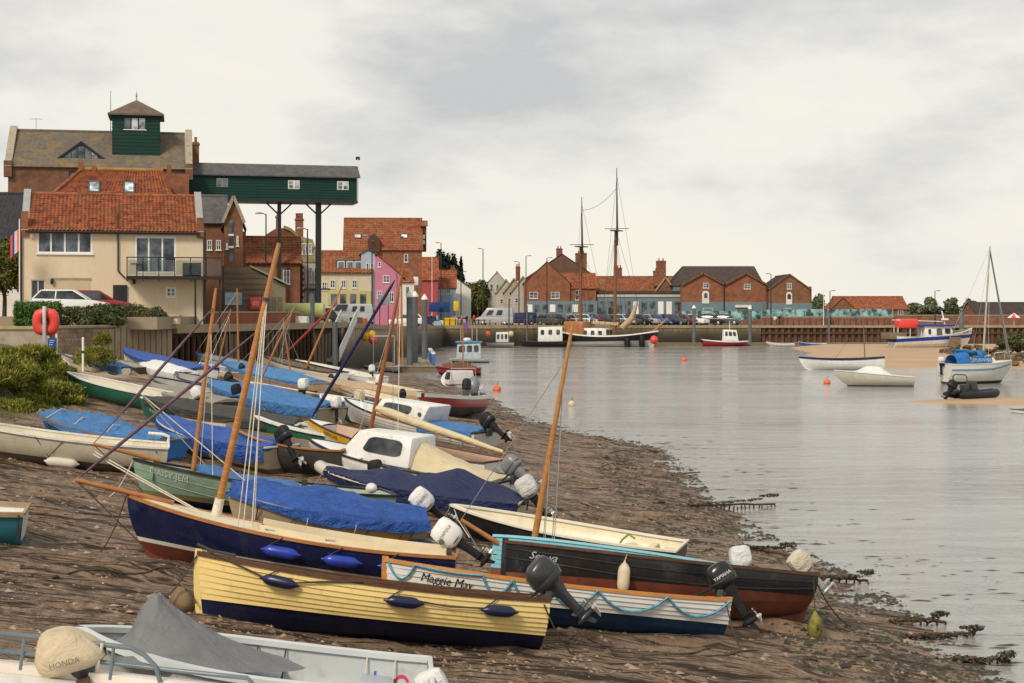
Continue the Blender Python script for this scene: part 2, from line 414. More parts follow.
cc = mixc(t, ramp(t, n_str, [(.57, 0.0), (.61, .8)]), cc, (.042, .028, .017))
cc = mixc(t, ramp(t, n_lin, [(.45, 0.0), (.465, .9), (.485, .9), (.50, 0.0), (.545, 0.0), (.56, .9), (.58, .9), (.60, 0.0)]), cc, (.018, .012, .008))
fy_ = t.nodes.new('ShaderNodeSeparateXYZ'); t.links.new(geo.outputs['Position'], fy_.inputs[0])
fm = t.nodes.new('ShaderNodeMath'); fm.operation = 'MULTIPLY_ADD'; fm.inputs[1].default_value = 1.9; t.links.new(noise_n(t, mapped((.16, .22, 1), (2, 5, 0)), 1.0, 4, .6), fm.inputs[0]); t.links.new(fy_.outputs[1], fm.inputs[2])
ff = t.nodes.new('ShaderNodeMath'); ff.operation = 'MULTIPLY'; ff.inputs[1].default_value = 1.25; t.links.new(fm.outputs[0], ff.inputs[0])
fr = t.nodes.new('ShaderNodeMath'); fr.operation = 'FRACT'; t.links.new(ff.outputs[0], fr.inputs[0])
furrow = ramp(t, fr.outputs[0], [(.41, 0.0), (.47, 1.0), (.53, 1.0), (.58, 0.0)])
brk = ramp(t, noise_n(t, mapped((.35, 1.6, 1), (8, 1, 0)), 1.0, 5, .65), [(.36, 0.0), (.47, .92)])
cc = mixc(t, mixc(t, 1.0, furrow, brk, 'MULTIPLY'), cc, (.026, .019, .011))
n_wet = noise_n(t, mapped((.5, 1.5, 1), (3, 8, 0)), 1.0, 4, .55, .4)
b.inputs['Specular IOR Level'].default_value = .3
wet = ramp(t, n_wet, [(.42, .80), (.60, .36)])
t.links.new(wet, b.inputs['Roughness'])
# paved slipway and dry ground at the top of the slope
sp = t.nodes.new('ShaderNodeSeparateXYZ'); t.links.new(geo.outputs['Position'], sp.inputs[0])
pav = t.nodes.new('ShaderNodeMapRange'); pav.inputs[1].default_value = -15.6; pav.inputs[2].default_value = -16.3; t.links.new(sp.outputs[0], pav.inputs[0])
pav2 = t.nodes.new('ShaderNodeMapRange'); pav2.inputs[1].default_value = 53; pav2.inputs[2].default_value = 57; t.links.new(sp.outputs[1], pav2.inputs[0])
mul = t.nodes.new('ShaderNodeMath'); mul.operation = 'MULTIPLY'; t.links.new(pav.outputs[0], mul.inputs[0]); t.links.new(pav2.outputs[0], mul.inputs[1])
cc = mixc(t, mul.outputs[0], cc, ramp(t, n_fin, [(.3, (.32, .235, .15)), (.7, (.43, .33, .22))]))
grs = t.nodes.new('ShaderNodeMapRange'); grs.inputs[1].default_value = -13.0; grs.inputs[2].default_value = -14.2; t.links.new(sp.outputs[0], grs.inputs[0])
grs2 = t.nodes.new('ShaderNodeMapRange'); grs2.inputs[1].default_value = 57; grs2.inputs[2].default_value = 52; t.links.new(sp.outputs[1], grs2.inputs[0])
mul2 = t.nodes.new('ShaderNodeMath'); mul2.operation = 'MULTIPLY'; t.links.new(grs.outputs[0], mul2.inputs[0]); t.links.new(grs2.outputs[0], mul2.inputs[1])
cc = mixc(t, mul2.outputs[0], cc, ramp(t, n_fin, [(.3, (.06, .065, .015)), (.7, (.17, .15, .05))]))
t.links.new(cc, b.inputs['Base Color'])
hh = t.nodes.new('ShaderNodeMath'); hh.operation = 'ADD'; t.links.new(n_fin, hh.inputs[0]); t.links.new(noise_n(t, mapped((9, 16, 9)), 1.0, 5, .7), hh.inputs[1])
bump_to(t, b, hh.outputs[0], .9, .05)
me.materials.append(m)
kind(link('mud_foreshore', me), 'structure')

# ---- water
m, t, b = new_mat('estuary water')
geo = t.nodes.new('ShaderNodeNewGeometry')
w1 = noise_n(t, mapped((.55, 1.15, 1)), 1.0, 6, .6, .5)
w2 = noise_n(t, mapped((.05, .14, 1)), 1.0, 3, .5)
w3 = noise_n(t, mapped((3.2, 6.0, 1)), 1.0, 4, .6)
b.inputs['Base Color'].default_value = (.30, .297, .280, 1); b.inputs['IOR'].default_value = 1.33
t.links.new(ramp(t, w2, [(.40, .07), (.6, .15)]), b.inputs['Roughness'])
bn1 = t.nodes.new('ShaderNodeBump'); bn1.inputs['Distance'].default_value = .35; bn1.inputs['Strength'].default_value = .24; t.links.new(w1, bn1.inputs['Height']); t.links.new(ramp(t, noise_n(t, mapped((.018, .075, 1), (4, 2, 0)), 1.0, 4, .6, .5), [(.38, .10), (.62, .42)]), bn1.inputs['Strength'])
bn2 = t.nodes.new('ShaderNodeBump'); bn2.inputs['Distance'].default_value = .035; bn2.inputs['Strength'].default_value = .35; t.links.new(w3, bn2.inputs['Height']); t.links.new(bn1.outputs[0], bn2.inputs['Normal'])
t.links.new(bn2.outputs[0], b.inputs['Normal'])
kind(MB().add([(-300, -30, 0), (900, -30, 0), (900, 1200, 0), (-300, 1200, 0)], [(0, 1, 2, 3)]).build('water', m), 'structure')

# ---- sandbanks
m, t, b = new_mat('wet sand')
geo = t.nodes.new('ShaderNodeNewGeometry')
s1 = noise_n(t, mapped((.12, .35, 1)), 1.0, 6, .6); s2 = noise_n(t, mapped((1.2, 3.0, 1)), 1.0, 6, .65)
cc = mixc(t, ramp(t, s1, [(.4, 0.0), (.65, 1.0)]), (.47, .31, .17), (.39, .255, .14))
cc = mixc(t, ramp(t, s2, [(.58, 0.0), (.72, .5)]), cc, (.22, .13, .07))
t.links.new(cc, b.inputs['Base Color']); b.inputs['Roughness'].default_value = .6; bump_to(t, b, s2, .3, .05)
sand_mat = m
def mound(name, x0, x1, y0, y1, h, fn, n=90):
    g = MB(); rows = []
    for j in range(n + 1):
        y = lerp(y0, y1, j / n)
        rows.append([(x, y, fn(x, y)) for x in (lerp(x0, x1, i / n) for i in range(n + 1))])
    g.grid(rows); return kind(g.build(name, sand_mat, smooth=60), 'structure')
def sand_far(x, y):
    wob_ = 3.5 * noise.noise((x * .06, y * .06, 1)) + 1.2 * noise.noise((x * .3, y * .3, 2))
    a = min((x - lerp(31, 38, (y - 139) / 90) + wob_ * .6) / 6, (y - 139 + wob_ - max(0, 46 - x) * .15) / 26, (238 - y) / 14, 1.0)
    return -.25 + .95 * max(-.2, min(1, a)) ** 1 if a > 0 else -.25 + .3 * max(a, -1)
mound('sandbank', 26, 150, 132, 244, .7, sand_far)
def sand_near(x, y):
    wob_ = 1.6 * noise.noise((x * .1, y * .15, 7)) + .5 * noise.noise((x * .5, y * .5, 2))
    a = min((x - 21.5) / 5, (5.0 * min(1, (x - 20) / 9) - abs(y - 94 + (x - 22) * .06) + wob_) / 5)
    return -.12 + .36 * max(-.6, min(1, a))
mound('sandbar', 16, 70, 82, 108, .2, sand_near, 80)

# ---- quay and land behind it
QW = [(-48, 76), (X_(50, 80), 80), (X_(165, 92), 92), (X_(335, 125), 125), (X_(390, 166), 166), (X_(440, 240), 240), (X_(760, 249), 249), (120, 252)]
pave = M('quay paving', (.30, .245, .175), .9, .2, .3, (.22, .18, .14), .6, .52, .2)
g = MB()
for (x0, y0), (x1, y1) in zip(QW[:5], QW[1:6]):
    g.add([(x0, y0, landz(y0)), (x1, y1, landz(y1)), (-260, y1, landz(y1)), (-260, y0, landz(y0))], [(0, 1, 2, 3)])
for (x0, y0), (x1, y1) in zip(QW[5:], QW[6:]):
    g.add([(x0, y0, landz(y0)), (x1, y1, landz(y1)), (x1, 300, 3.0), (x0, 300, 3.0)], [(0, 1, 2, 3)])
x0, y0 = QW[5]; g.add([(-260, y0, landz(y0)), (x0, y0, landz(y0)), (x0, 300, 3), (-260, 300, 3)], [(0, 1, 2, 3)])
g.add([(120, 252, 3), (700, 252, 3), (700, 300, 3), (120, 300, 3)], [(0, 1, 2, 3)])
kind(g.build('quayside_pavement', pave), 'structure')
kind(MB().span((-36, 86.6, 4.3), (-19.2, 100, 4.97)).build('forecourt', pave), 'structure')
field = M('far fields', (.10, .12, .05), .9, .25, .02)
kind(MB().add([(-2500, 300, 2.99), (2500, 300, 2.99), (2500, 4500, 2.99), (-2500, 4500, 2.99)], [(0, 1, 2, 3)]).build('far_fields', field), 'structure')

m, t, b = new_mat('quay wall face')
geo = t.nodes.new('ShaderNodeNewGeometry'); sp = t.nodes.new('ShaderNodeSeparateXYZ'); t.links.new(geo.outputs['Position'], sp.inputs[0])
q1 = noise_n(t, mapped((.5, .5, 1.5)), 1.0, 7, .7, .4); q2 = noise_n(t, mapped((2.2, 2.2, .35)), 1.0, 5, .65)
ad_ = t.nodes.new('ShaderNodeMath'); ad_.operation = 'MULTIPLY_ADD'; ad_.inputs[1].default_value = 1.5; t.links.new(q1, ad_.inputs[0]); t.links.new(sp.outputs[2], ad_.inputs[2])
# tide stain: dry stone above the high-water line, weed and wet below
cc = ramp(t, mixc(t, 0.0, ad_.outputs[0], (0, 0, 0)), [(0.0, (.03, .022, .015)), (1, (1, 1, 1))])
mrr = t.nodes.new('ShaderNodeMapRange'); mrr.inputs[1].default_value = .4; mrr.inputs[2].default_value = 4.3; t.links.new(ad_.outputs[0], mrr.inputs[0])
cc = ramp(t, mrr.outputs[0], [(.30, (.035, .026, .018)), (.52, (.075, .058, .036)), (.64, (.125, .105, .05)), (.80, (.26, .20, .13)), (.92, (.34, .27, .18))])
cc = mixc(t, ramp(t, q2, [(.5, 0.0), (.7, .7)]), cc, (.045, .034, .022))
t.links.new(cc, b.inputs['Base Color']); b.inputs['Roughness'].default_value = .8; bump_to(t, b, q1, .5, .1)
quay_mat = m
cap_mat = M('quay coping', (.34, .27, .175), .85, .2, 1.5, (.22, .17, .10), 1.5, .55)

def along(p, q, t_): return Vector((lerp(p[0], q[0], t_), lerp(p[1], q[1], t_), 0))
def wall_strip(g, p, q, zlo, ztop0, ztop1, th=.5, mi=0):
    d = (Vector((*q, 0)) - Vector((*p, 0))).normalized(); nrm = Vector((d.y, -d.x, 0))    # towards the water
    a, b_ = Vector((*p, 0)), Vector((*q, 0))
    g.hexa([a + nrm * th + Vector((0, 0, zlo)), b_ + nrm * th + Vector((0, 0, zlo)), b_ + Vector((0, 0, zlo)), a + Vector((0, 0, zlo)),
            a + nrm * th + Vector((0, 0, ztop0)), b_ + nrm * th + Vector((0, 0, ztop1)), b_ + Vector((0, 0, ztop1)), a + Vector((0, 0, ztop0))], mi)
    return nrm, d
# main stone quay (far), concrete, with coping stones
T = thing('harbour_quay_wall', 'long weed stained stone quay wall below the parked cars across the water', 'quay wall', loc=(0, 0, 0))
g = MB(); wall_strip(g, QW[5], QW[6], -1, 2.72, 2.66); g.build('wall_face', quay_mat, T)
n = 26
for i in range(n):
    a, b_ = along(QW[5], QW[6], i / n), along(QW[5], QW[6], (i + .985) / n)
    g = MB(); wall_strip(g, a[:2], b_[:2], 2.67 + random.uniform(-.01, .01), landz(a.y) + .12, landz(b_.y) + .12, .62); g.build('coping_stone', cap_mat, T)
T = thing('gangway_quay_wall', 'dark weedy quay wall behind the grey mooring piles', 'quay wall', loc=(0, 0, 0))
for k in (3, 4):
    g = MB(); wall_strip(g, QW[k], QW[k + 1], -1, landz(QW[k][1]) - .3, landz(QW[k + 1][1]) - .35); g.build('wall_face', quay_mat, T)
    n = 20
    for i in range(n):
        a, b_ = along(QW[k], QW[k + 1], i / n), along(QW[k], QW[k + 1], (i + .985) / n)
        g = MB(); wall_strip(g, a[:2], b_[:2], landz(a.y) - .345, landz(a.y) + .1, landz(b_.y) + .1, .62); g.build('coping_stone', cap_mat, T)
# timber faced quay near the gantry
T = thing('timber_quay_wall', 'timber piled quay wall with concrete cap below the wooden hut', 'quay wall', loc=(0, 0, 0))
p, q = QW[2], QW[3]
plankm = wood('tarred quay planks', (.085, .052, .03), .5, .85, (9, 9, .5))
g = MB(); nrm, dr = wall_strip(g, p, q, 0, landz(p[1]) - .45, landz(q[1]) - .45, .3); g.build('plank_wall', plankm, T)
g = MB(); wall_strip(g, p, q, landz(p[1]) - .44, landz(p[1]) + .06, landz(q[1]) + .06, .75); g.build('capping_beam', cap_mat, T)
pm = None
for i in range(38):
    c = along(p, q, (i + .5) / 38) + nrm * (.46 + random.uniform(-.03, .03))
    if pm is None or i % 6 == 0: pm = MB().tube([(0, 0, 0), (0.02, 0, 2), (0, 0.01, 4.0 - random.random() * .5)], [.17, .16, .15], 8).mesh('pile', wood_grey if i % 12 else plankm, 40)
    link('pile', pm, T, Matrix.Translation(c) @ Matrix.Rotation(random.random() * 6, 4, 'Z'))
# steel sheet piling on the right
T = thing('sheet_pile_wall', 'rust brown steel sheet piling right of the stone quay', 'quay wall', loc=(0, 0, 0))
rustm = M('rusty sheet piling', (.13, .07, .045), .8, .3, 1, (.055, .034, .024), 1.2, .5, .2, bump=.3)
p, q = QW[6], QW[7]; dr = (Vector((*q, 0)) - Vector((*p, 0))).normalized(); nrm = Vector((dr.y, -dr.x, 0)); Lw = (Vector(q) - Vector(p)).length
pm = None; k = 0; x = 0
while x < Lw:
    if pm is None:
        prof = [(0, 0), (.18, 0), (.30, .34), (.70, .34), (.82, 0), (1.0, 0)]
        pm = MB().grid([[(a, -d_, z) for a, d_ in prof] for z in (-1, 2.70)]).mesh('sheet_pile', rustm)
    M4 = Matrix.Translation(Vector((*p, 0)) + dr * x) @ Matrix.Rotation(math.atan2(dr.y, dr.x), 4, 'Z')
    link('sheet_pile', pm, T, M4); x += 1.0
g = MB(); wall_strip(g, p, q, 2.7, 3.05, 3.05, .55); g.build('capping_beam', cap_mat, T)
g = MB(); wall_strip(g, along(p, q, 0)[:2], along(p, q, 1)[:2], 1.7, 1.95, 1.95, .46); g.build('waling_beam', wood_dark, T)
# rubble stone wall below the hedge (left)
T = thing('rubble_stone_wall', 'low rubble stone retaining wall below the hedge and shrubs', 'wall', loc=(0, 0, 0))
stm = brick('rubble stonework', (.36, .26, .18), (.24, .165, .11), (.22, .18, .13), (.12, .085, .055), .42, .22, .03)
g = MB(); nrm, dr = wall_strip(g, QW[1], QW[2], 1.4, 4.42, 4.42, .45); g.build('wall_face', stm, T)
cps = wood('weathered timber facing', (.42, .33, .225), .55, .9, (9, 9, .5))
for i in range(11):
    tt = .42 + i * .054; a = along(QW[1], QW[2], tt) + nrm * .5; 
    MB().box((0, 0, 0), (.55, .1, 2.6 + .1 * (i % 3)), 0).build('board', cps, T, bevel=.01, M=Matrix.Translation(a + Vector((0, 0, 3.05))) @ Matrix.Rotation(math.atan2(dr.y, dr.x), 4, 'Z'))
for i in range(9):
    a = along(QW[1], QW[2], (i + .5) / 9)
    MB().box((0, 0, 0), (1.36, .62, .14)).build('coping_stone', stone, T, bevel=.02, M=Matrix.Translation(a + nrm * .22 + Vector((0, 0, 4.49))) @ Matrix.Rotation(math.atan2(dr.y, dr.x), 4, 'Z'))
T = thing('concrete_retaining_wall', 'pale concrete retaining wall left of the lifebuoy at the slipway head', 'wall', loc=(0, 0, 0))
g = MB(); wall_strip(g, QW[0], QW[1], 2.5, 4.4, 4.42, .4); g.build('wall_face', concrete, T)
g = MB(); wall_strip(g, QW[0], QW[1], 4.4, 4.55, 4.55, .5); g.build('coping', M('lichened coping', (.40, .33, .16), .9, .25, 1), T)
# ================================================================== BUILDINGS
red_brick = brick('red brick', (.28, .075, .036), (.17, .052, .028))
warm_brick = brick('warm brown brick', (.27, .10, .05), (.18, .07, .037), (.22, .15, .10))
orange_brick = brick('orange brick', (.34, .092, .038), (.23, .066, .030))
flint = brick('granary brick', (.24, .095, .052), (.15, .066, .04), (.20, .14, .10), (.08, .045, .03))
pant = tiles('orange pantiles', (.37, .122, .056), (.155, .055, .033), (.28, .165, .065), .62)
pant_dark = tiles('weathered pantiles', (.32, .10, .046), (.16, .054, .032), (.26, .17, .08), .56)
brown_tile = tiles('brown plain tiles', (.19, .10, .06), (.12, .07, .045), (.20, .13, .06), .55)
slate = tiles('grey slates', (.125, .12, .12), (.09, .088, .09), (.20, .165, .10), .68)
slate_lichen = tiles('lichened slates', (.17, .145, .12), (.125, .108, .092), (.27, .175, .065), .56)
dark_roof = tiles('dark brown roof tiles', (.085, .065, .058), (.055, .045, .042), (.12, .09, .06), .66)
cream_r = M('cream render', (.70, .575, .41), .8, .05, .6, (.50, .39, .25), 1.2, .62, .2)
white_r = M('white render', (.70, .68, .62), .8, .06, 1, (.5, .46, .38), 1.5, .62, .2)
pink_r = M('pink render', (.50, .19, .28), .75, .08, 1, (.42, .08, .2), 2, .6)
dkpink_r = M('raspberry render', (.38, .075, .085), .75, .1, 1)
blue_r = M('pale blue render', (.24, .38, .48), .75, .08, 1)
teal_r = M('teal grey painted brick', (.15, .215, .245), .7, .1, 1.5)
yellow_r = M('pale cream shop render', (.58, .51, .36), .8, .08, 1)
grey_r = M('pale grey render', (.46, .44, .38), .8, .08, 1)
green_w = wood('dark green weatherboard', (.010, .048, .038), .7, .5, (.3, .3, 9))
shed_w = wood('grey brown weatherboard', (.22, .165, .115), .55, .85, (.3, .3, 7))
black_m = M('black painted metal', (.016, .016, .018), .4, .2, 4)
lead = M('lead flashing', (.33, .33, .32), .6, .1, 2)

class Bld:
    def __init__(s, name, label, Y, px0, cat='building', zb=None, rz=0, org=None, group=None, px1=None):
        s.Y = Y; s.zb = landz(Y) if zb is None else zb; s.pxc = (px0 + (px1 if px1 else px0)) / 2
        if px1 and s.pxc < 480 and not rz: rz = math.atan((512 - s.pxc) / FPX)      # the left row turns its fronts to the harbour mouth
        s.O = Vector((X_(px0, Y), Y, s.zb)) if org is None else Vector(org)
        s.T = thing(name, label, cat, loc=s.O, rz=rz, group=group); s.rz = rz
    def lx(s, px, dy=0):
        k = (px - 512) / FPX; c, n = math.cos(s.rz), math.sin(s.rz)
        return (k * (s.O.y + dy * c) - s.O.x + dy * n) / (c - k * n)
    def lz(s, py, dy=0, px=None):
        return Z_(py, s.O.y + s.lx(px if px else s.pxc, dy) * math.sin(s.rz) + dy * math.cos(s.rz)) - s.O.z
    def walls(s, w, h, d, mat, op=(), gable=None, th=.16, sides=True):
        """box of walls, front at y=0 with real openings op=[(x0,z0,x1,z1)]"""
        xs_ = sorted({0, w, *[o[0] for o in op], *[o[2] for o in op]}); zs_ = sorted({-.6, h, *[o[1] for o in op], *[o[3] for o in op]})
        g = MB()
        for a, b_ in zip(xs_, xs_[1:]):
            for c, e_ in zip(zs_, zs_[1:]):
                mx, mz = (a + b_) / 2, (c + e_) / 2
                if any(o[0] < mx < o[2] and o[1] < mz < o[3] for o in op): continue
                g.add([(a, 0, c), (b_, 0, c), (b_, 0, e_), (a, 0, e_)], [(0, 1, 2, 3)])
        for x0, z0, x1, z1 in op:
            g.add([(x0, 0, z0), (x1, 0, z0), (x1, 0, z1), (x0, 0, z1), (x0, th, z0), (x1, th, z0), (x1, th, z1), (x0, th, z1)], [(0, 4, 5, 1), (1, 5, 6, 2), (2, 6, 7, 3), (3, 7, 4, 0)])
        g.add([(0, 0, -.6), (0, d, -.6), (0, d, h), (0, 0, h), (w, 0, -.6), (w, d, -.6), (w, d, h), (w, 0, h)], [(0, 3, 2, 1), (4, 5, 6, 7), (1, 2, 6, 5)])
        if gable == 'x':   # ridge runs along x: gable triangles on the ends
            r = s.rh; g.add([(0, 0, h), (0, d / 2, r), (0, d, h), (w, 0, h), (w, d / 2, r), (w, d, h)], [(0, 1, 2), (3, 5, 4)])
        if gable == 'y':
            r = s.rh; g.add([(0, 0, h), (w / 2, 0, r), (w, 0, h), (0, d, h), (w / 2, d, r), (w, d, h)], [(0, 2, 1), (3, 4, 5)])
        return g.build('wall', mat, s.T)
    def slope(s, e0, e1, r0, r1, mat, pitch=.24, lift=.05, wave=.035, name='roof', parent=None):
        """one roof slope as real pantile relief between eave e0-e1 and ridge r0-r1"""
        e0, e1, r0, r1 = map(Vector, (e0, e1, r0, r1)); Le = max((e1 - e0).length, (r1 - r0).length); Ls = ((r0 + r1) / 2 - (e0 + e1) / 2).length
        nw = max(4, min(160, int(Le / pitch))); nc_ = max(3, min(40, int(Ls / (pitch * 1.35))))
        nrm = (e1 - e0).cross(r0 - e0).normalized()
        if nrm.z < 0: nrm = -nrm
        rows = []
        for j in range(nc_):
            for f in (0.0, .97):
                v = (j + f) / nc_; row = []
                for i in range(nw * 4 + 1):
                    u = i / (nw * 4); a = 2 * math.pi * (i % 4) / 4
                    p = e0.lerp(e1, u).lerp(r0.lerp(r1, u), v); row.append(p + nrm * (lift + wave * math.sin(a) + (.04 if wave > .02 else .012) * (1 - f)))
                rows.append(row)
        g = MB().grid(rows)
        g.hexa([e0, e1, r1, r0, e0 + nrm * lift * .5, e1 + nrm * lift * .5, r1 + nrm * lift * .5, r0 + nrm * lift * .5])
        return g.build(name, mat, parent or s.T, 50)
    def gabled(s, w, h, d, mat, axis='x', ov=.2, eave=.25, x0=0, y0=0, pitch=.24, wave=.035, ridge_mat=None):
        r = s.rh; R0 = None
        if axis == 'x':
            k = (r - h) / (d / 2)
            a = s.slope((x0 - ov, y0 - eave, h - k * eave), (x0 + w + ov, y0 - eave, h - k * eave), (x0 - ov, y0 + d / 2, r), (x0 + w + ov, y0 + d / 2, r), mat, pitch, wave=wave)
            s.slope((x0 - ov, y0 + d + eave, h - k * eave), (x0 + w + ov, y0 + d + eave, h - k * eave), (x0 - ov, y0 + d / 2, r), (x0 + w + ov, y0 + d / 2, r), mat, pitch * 2, wave=wave)
            MB().tube([(x0 - ov, y0 + d / 2, r + .06), (x0 + w + ov, y0 + d / 2, r + .06)], .13, 8).build('ridge_tiles', ridge_mat or mat, s.T, 50)
        else:
            k = (r - h) / (w / 2)
            for sg in (0, 1):
                xe = x0 - eave if sg == 0 else x0 + w + eave
                s.slope((xe, y0 - ov, h - k * eave), (xe, y0 + d + ov, h - k * eave), (x0 + w / 2, y0 - ov, r), (x0 + w / 2, y0 + d + ov, r), mat, pitch, wave=wave)
            MB().tube([(x0 + w / 2, y0 - ov, r + .06), (x0 + w / 2, y0 + d + ov, r + .06)], .13, 8).build('ridge_tiles', ridge_mat or mat, s.T, 50)
    def rakes(s, w, h, mat, y=-.06, x0=0, sz=.22):
        for a, b_ in (((x0 - .1, h - .05), (x0 + w / 2, s.rh + .12)), ((x0 + w + .1, h - .05), (x0 + w / 2, s.rh + .12))):
            A, B_ = Vector((a[0], y, a[1])), Vector((b_[0], y, b_[1])); d = B_ - A
            rot = Matrix.Rotation(-math.atan2(d.z, d.x), 3, 'Y'); MB().box((A + B_) / 2, (d.length, .35, sz), 0, rot).build('gable_coping', mat, s.T)
    def win(s, x0, z0, x1, z1, nx=2, ny=1, fm=None, gm=None, y=.13, fw=.06, sill=True, name='window', proud=False):
        yy = -.03 if proud else y
        g = MB(); g.span((x0, yy - .05, z0), (x0 + fw, yy + .03, z1)); g.span((x1 - fw, yy - .05, z0), (x1, yy + .03, z1)); g.span((x0 + fw, yy - .05, z0), (x1 - fw, yy + .03, z0 + fw)); g.span((x0 + fw, yy - .05, z1 - fw), (x1 - fw, yy + .03, z1))
        for i in range(1, nx): xm = lerp(x0, x1, i / nx); g.span((xm - fw * .45, yy - .04, z0 + fw), (xm + fw * .45, yy + .02, z1 - fw))
        for i in range(1, ny): zm = lerp(z0, z1, i / ny); g.span((x0 + fw, yy - .035, zm - fw * .3), (x1 - fw, yy + .02, zm + fw * .3))
        o = g.build(name, fm or win_white, s.T)
        MB().add([(x0 + .02, yy, z0 + .02), (x1 - .02, yy, z0 + .02), (x1 - .02, yy, z1 - .02), (x0 + .02, yy, z1 - .02)], [(0, 1, 2, 3)]).build('pane', gm or glass, o)
        if sill: MB().span((x0 - .06, -.10, z0 - .07), (x1 + .06, .03, z0 - .003)).build('sill', fm or win_white, o)
        return o
    def pwin(s, a, b_, c, d, nx=2, ny=1, **k): return s.win(s.lx(a), s.lz(d), s.lx(c), s.lz(b_), nx, ny, proud=True, **k)
    def chimney(s, x, y, z0, w, h, mat=None, pots=2, d=None):
        d = d or w; g = MB(); g.span((x - w / 2, y - d / 2, z0 - .8), (x + w / 2, y + d / 2, z0 + h)); g.span((x - w / 2 - .06, y - d / 2 - .06, z0 + h), (x + w / 2 + .06, y + d / 2 + .06, z0 + h + .14)); g.span((x - w / 2 + .02, y - d / 2 + .02, z0 + h + .14), (x + w / 2 - .02, y + d / 2 - .02, z0 + h + .24))
        o = g.build('chimney', mat or red_brick, s.T)
        for i in range(pots):
            xx = x + (i - (pots - 1) / 2) * w / max(1, pots) * .9; MB().lathe([(.12, z0 + h + .24), (.10, z0 + h + .5), (.13, z0 + h + .62), (.11, z0 + h + .66)], 8, (xx, y, 0)).build('chimney_pot', pant, o)
        return o
    def pipe(s, x, z0, z1, y=-.08, r=.05): MB().tube([(x, y, z0), (x, y, z1)], r, 6).build('downpipe', black_m, s.T)

# ---- cream rendered house with the balcony
B = Bld('cream_house', 'cream rendered house with orange pantile roof and glazed balcony', 95, 22, 'house', px1=203)
w_ = B.lx(203); h_ = B.lz(229); d_ = 7.0; B.rh = B.lz(196, 3.5)
R4 = lambda a, b_, c, d: (B.lx(a), B.lz(d), B.lx(c), B.lz(b_))
op = [R4(37, 232, 92.5, 254), R4(135, 236, 176, 273), R4(31, 280, 45, 322), R4(166, 287, 176, 297)]
B.walls(w_, h_, d_, cream_r, op, 'x')
B.win(*op[0], nx=4, fw=.11, y=.06); pw = B.win(*op[1], nx=3, sill=False, name='patio_door', fw=.11, y=.06); B.win(*op[2], nx=2, sill=False, name='front_door', gm=M('dark door panel', (.06, .065, .07), .4)); B.win(*op[3], nx=2, ny=2, fw=.1, y=.06)
MB().span((0, -.05, h_ - .30), (w_, .0, h_ + .05)).build('brick_frieze', red_brick, B.T)
B.gabled(w_ - .7, h_, d_, pant, 'x', .0, .28, x0=.35, pitch=.22, wave=.04)
MB().tube([(0.2, -.34, h_ - .22), (w_ - .2, -.34, h_ - .22)], .07, 8).build('gutter', black_m, B.T)
for x in (.15, w_ - .15):
    k = (B.rh - h_) / (d_ / 2)
    g = MB().prism([(-.12, h_ - .35), (d_ / 2, B.rh + .12), (d_ + .1, h_ - .35)], .34, lambda a, b_, t_: Vector((x - .17 + t_, a, b_ + .16))); g.build('gable_parapet', red_brick, B.T)
    for s_, (a, b_) in enumerate((((-.15, h_ - .15), (d_ / 2, B.rh + .32)), ((d_ + .1, h_ - .15), (d_ / 2, B.rh + .32)))):
        A_, B_ = Vector((x, *a)), Vector((x, *b_)); dd = B_ - A_; MB().box((A_ + B_) / 2, (.42, dd.length, .08), 0, Matrix.Rotation(math.atan2(dd.z, dd.y), 3, 'X')).build('parapet_coping', lead, B.T)
    MB().span((x - .2, -.12, h_ - .5), (x + .2, .5, h_ + 1.0 if x < 1 else h_ + .75)).build('kneeler_pier', orange_brick, B.T)
B.pipe(B.lx(118), B.lz(271), B.lz(214)); MB().tube([(B.lx(118), -.08, B.lz(271)), (B.lx(125), -.08, B.lz(278))], .05, 6).build('downpipe', black_m, B.T); B.pipe(B.lx(21.5), 0, h_); B.pipe(w_ + .1, 0, h_, -.05, .09)
gd = MB(); gd.span((B.lx(53), -.02, -.3), (B.lx(90), .02, B.lz(280))); gd.build('garage_door', M('cream garage door', (.56, .45, .30), .6, .05), B.T)
MB().span((B.lx(52), -.05, B.lz(280)), (B.lx(91), .0, B.lz(278))).build('garage_lintel', stone, B.T)
for px_ in (52, 134): MB().span((B.lx(px_) - .09, -.2, B.lz(284)), (B.lx(px_) + .09, 0, B.lz(279))).build('wall_lantern', black_m, B.T, bevel=.02)
MB().span((B.lx(113), -.1, 0), (B.lx(127), .02, B.lz(285))).build('shelter_shade_panel', M('painted shelter shade', (.03, .03, .035), .6), B.T)  # near-black slab paints the shade inside the open shelter
# balcony
bx0, bx1 = B.lx(126), B.lx(221); bz = B.lz(277); bd = 1.5
bal = MB(); bal.span((bx0, -bd, bz - .14), (bx1, -.002, bz + .02)); bal = bal.build('balcony', M('dark decking', (.05, .05, .055), .6), B.T)
MB().span((bx0 + .02, -bd - .04, bz - .16), (bx1 - .02, -bd - .005, bz + .05)).build('fascia', black_m, bal)
glz = M('balcony glass', (.55, .62, .6), .04, .03, trans=1.0)
nb = 6
for i in range(nb + 1):
    x = lerp(bx0 + .05, bx1 - .05, i / nb); MB().span((x - .03, -bd - .01, bz - .3), (x + .03, -bd + .05, bz + 1.15)).build('post', black_m, bal)
    if i < nb: x2 = lerp(bx0 + .05, bx1 - .05, (i + 1) / nb); MB().span((x + .06, -bd + .01, bz + .12), (x2 - .06, -bd + .025, bz + 1.0)).build('glass_panel', glz, bal)
MB().span((bx0, -bd - .03, bz + 1.12), (bx1, -bd + .05, bz + 1.18)).build('handrail', black_m, bal)
for i, x in enumerate((bx1 - 2.0, bx1 - 1.2)): pass
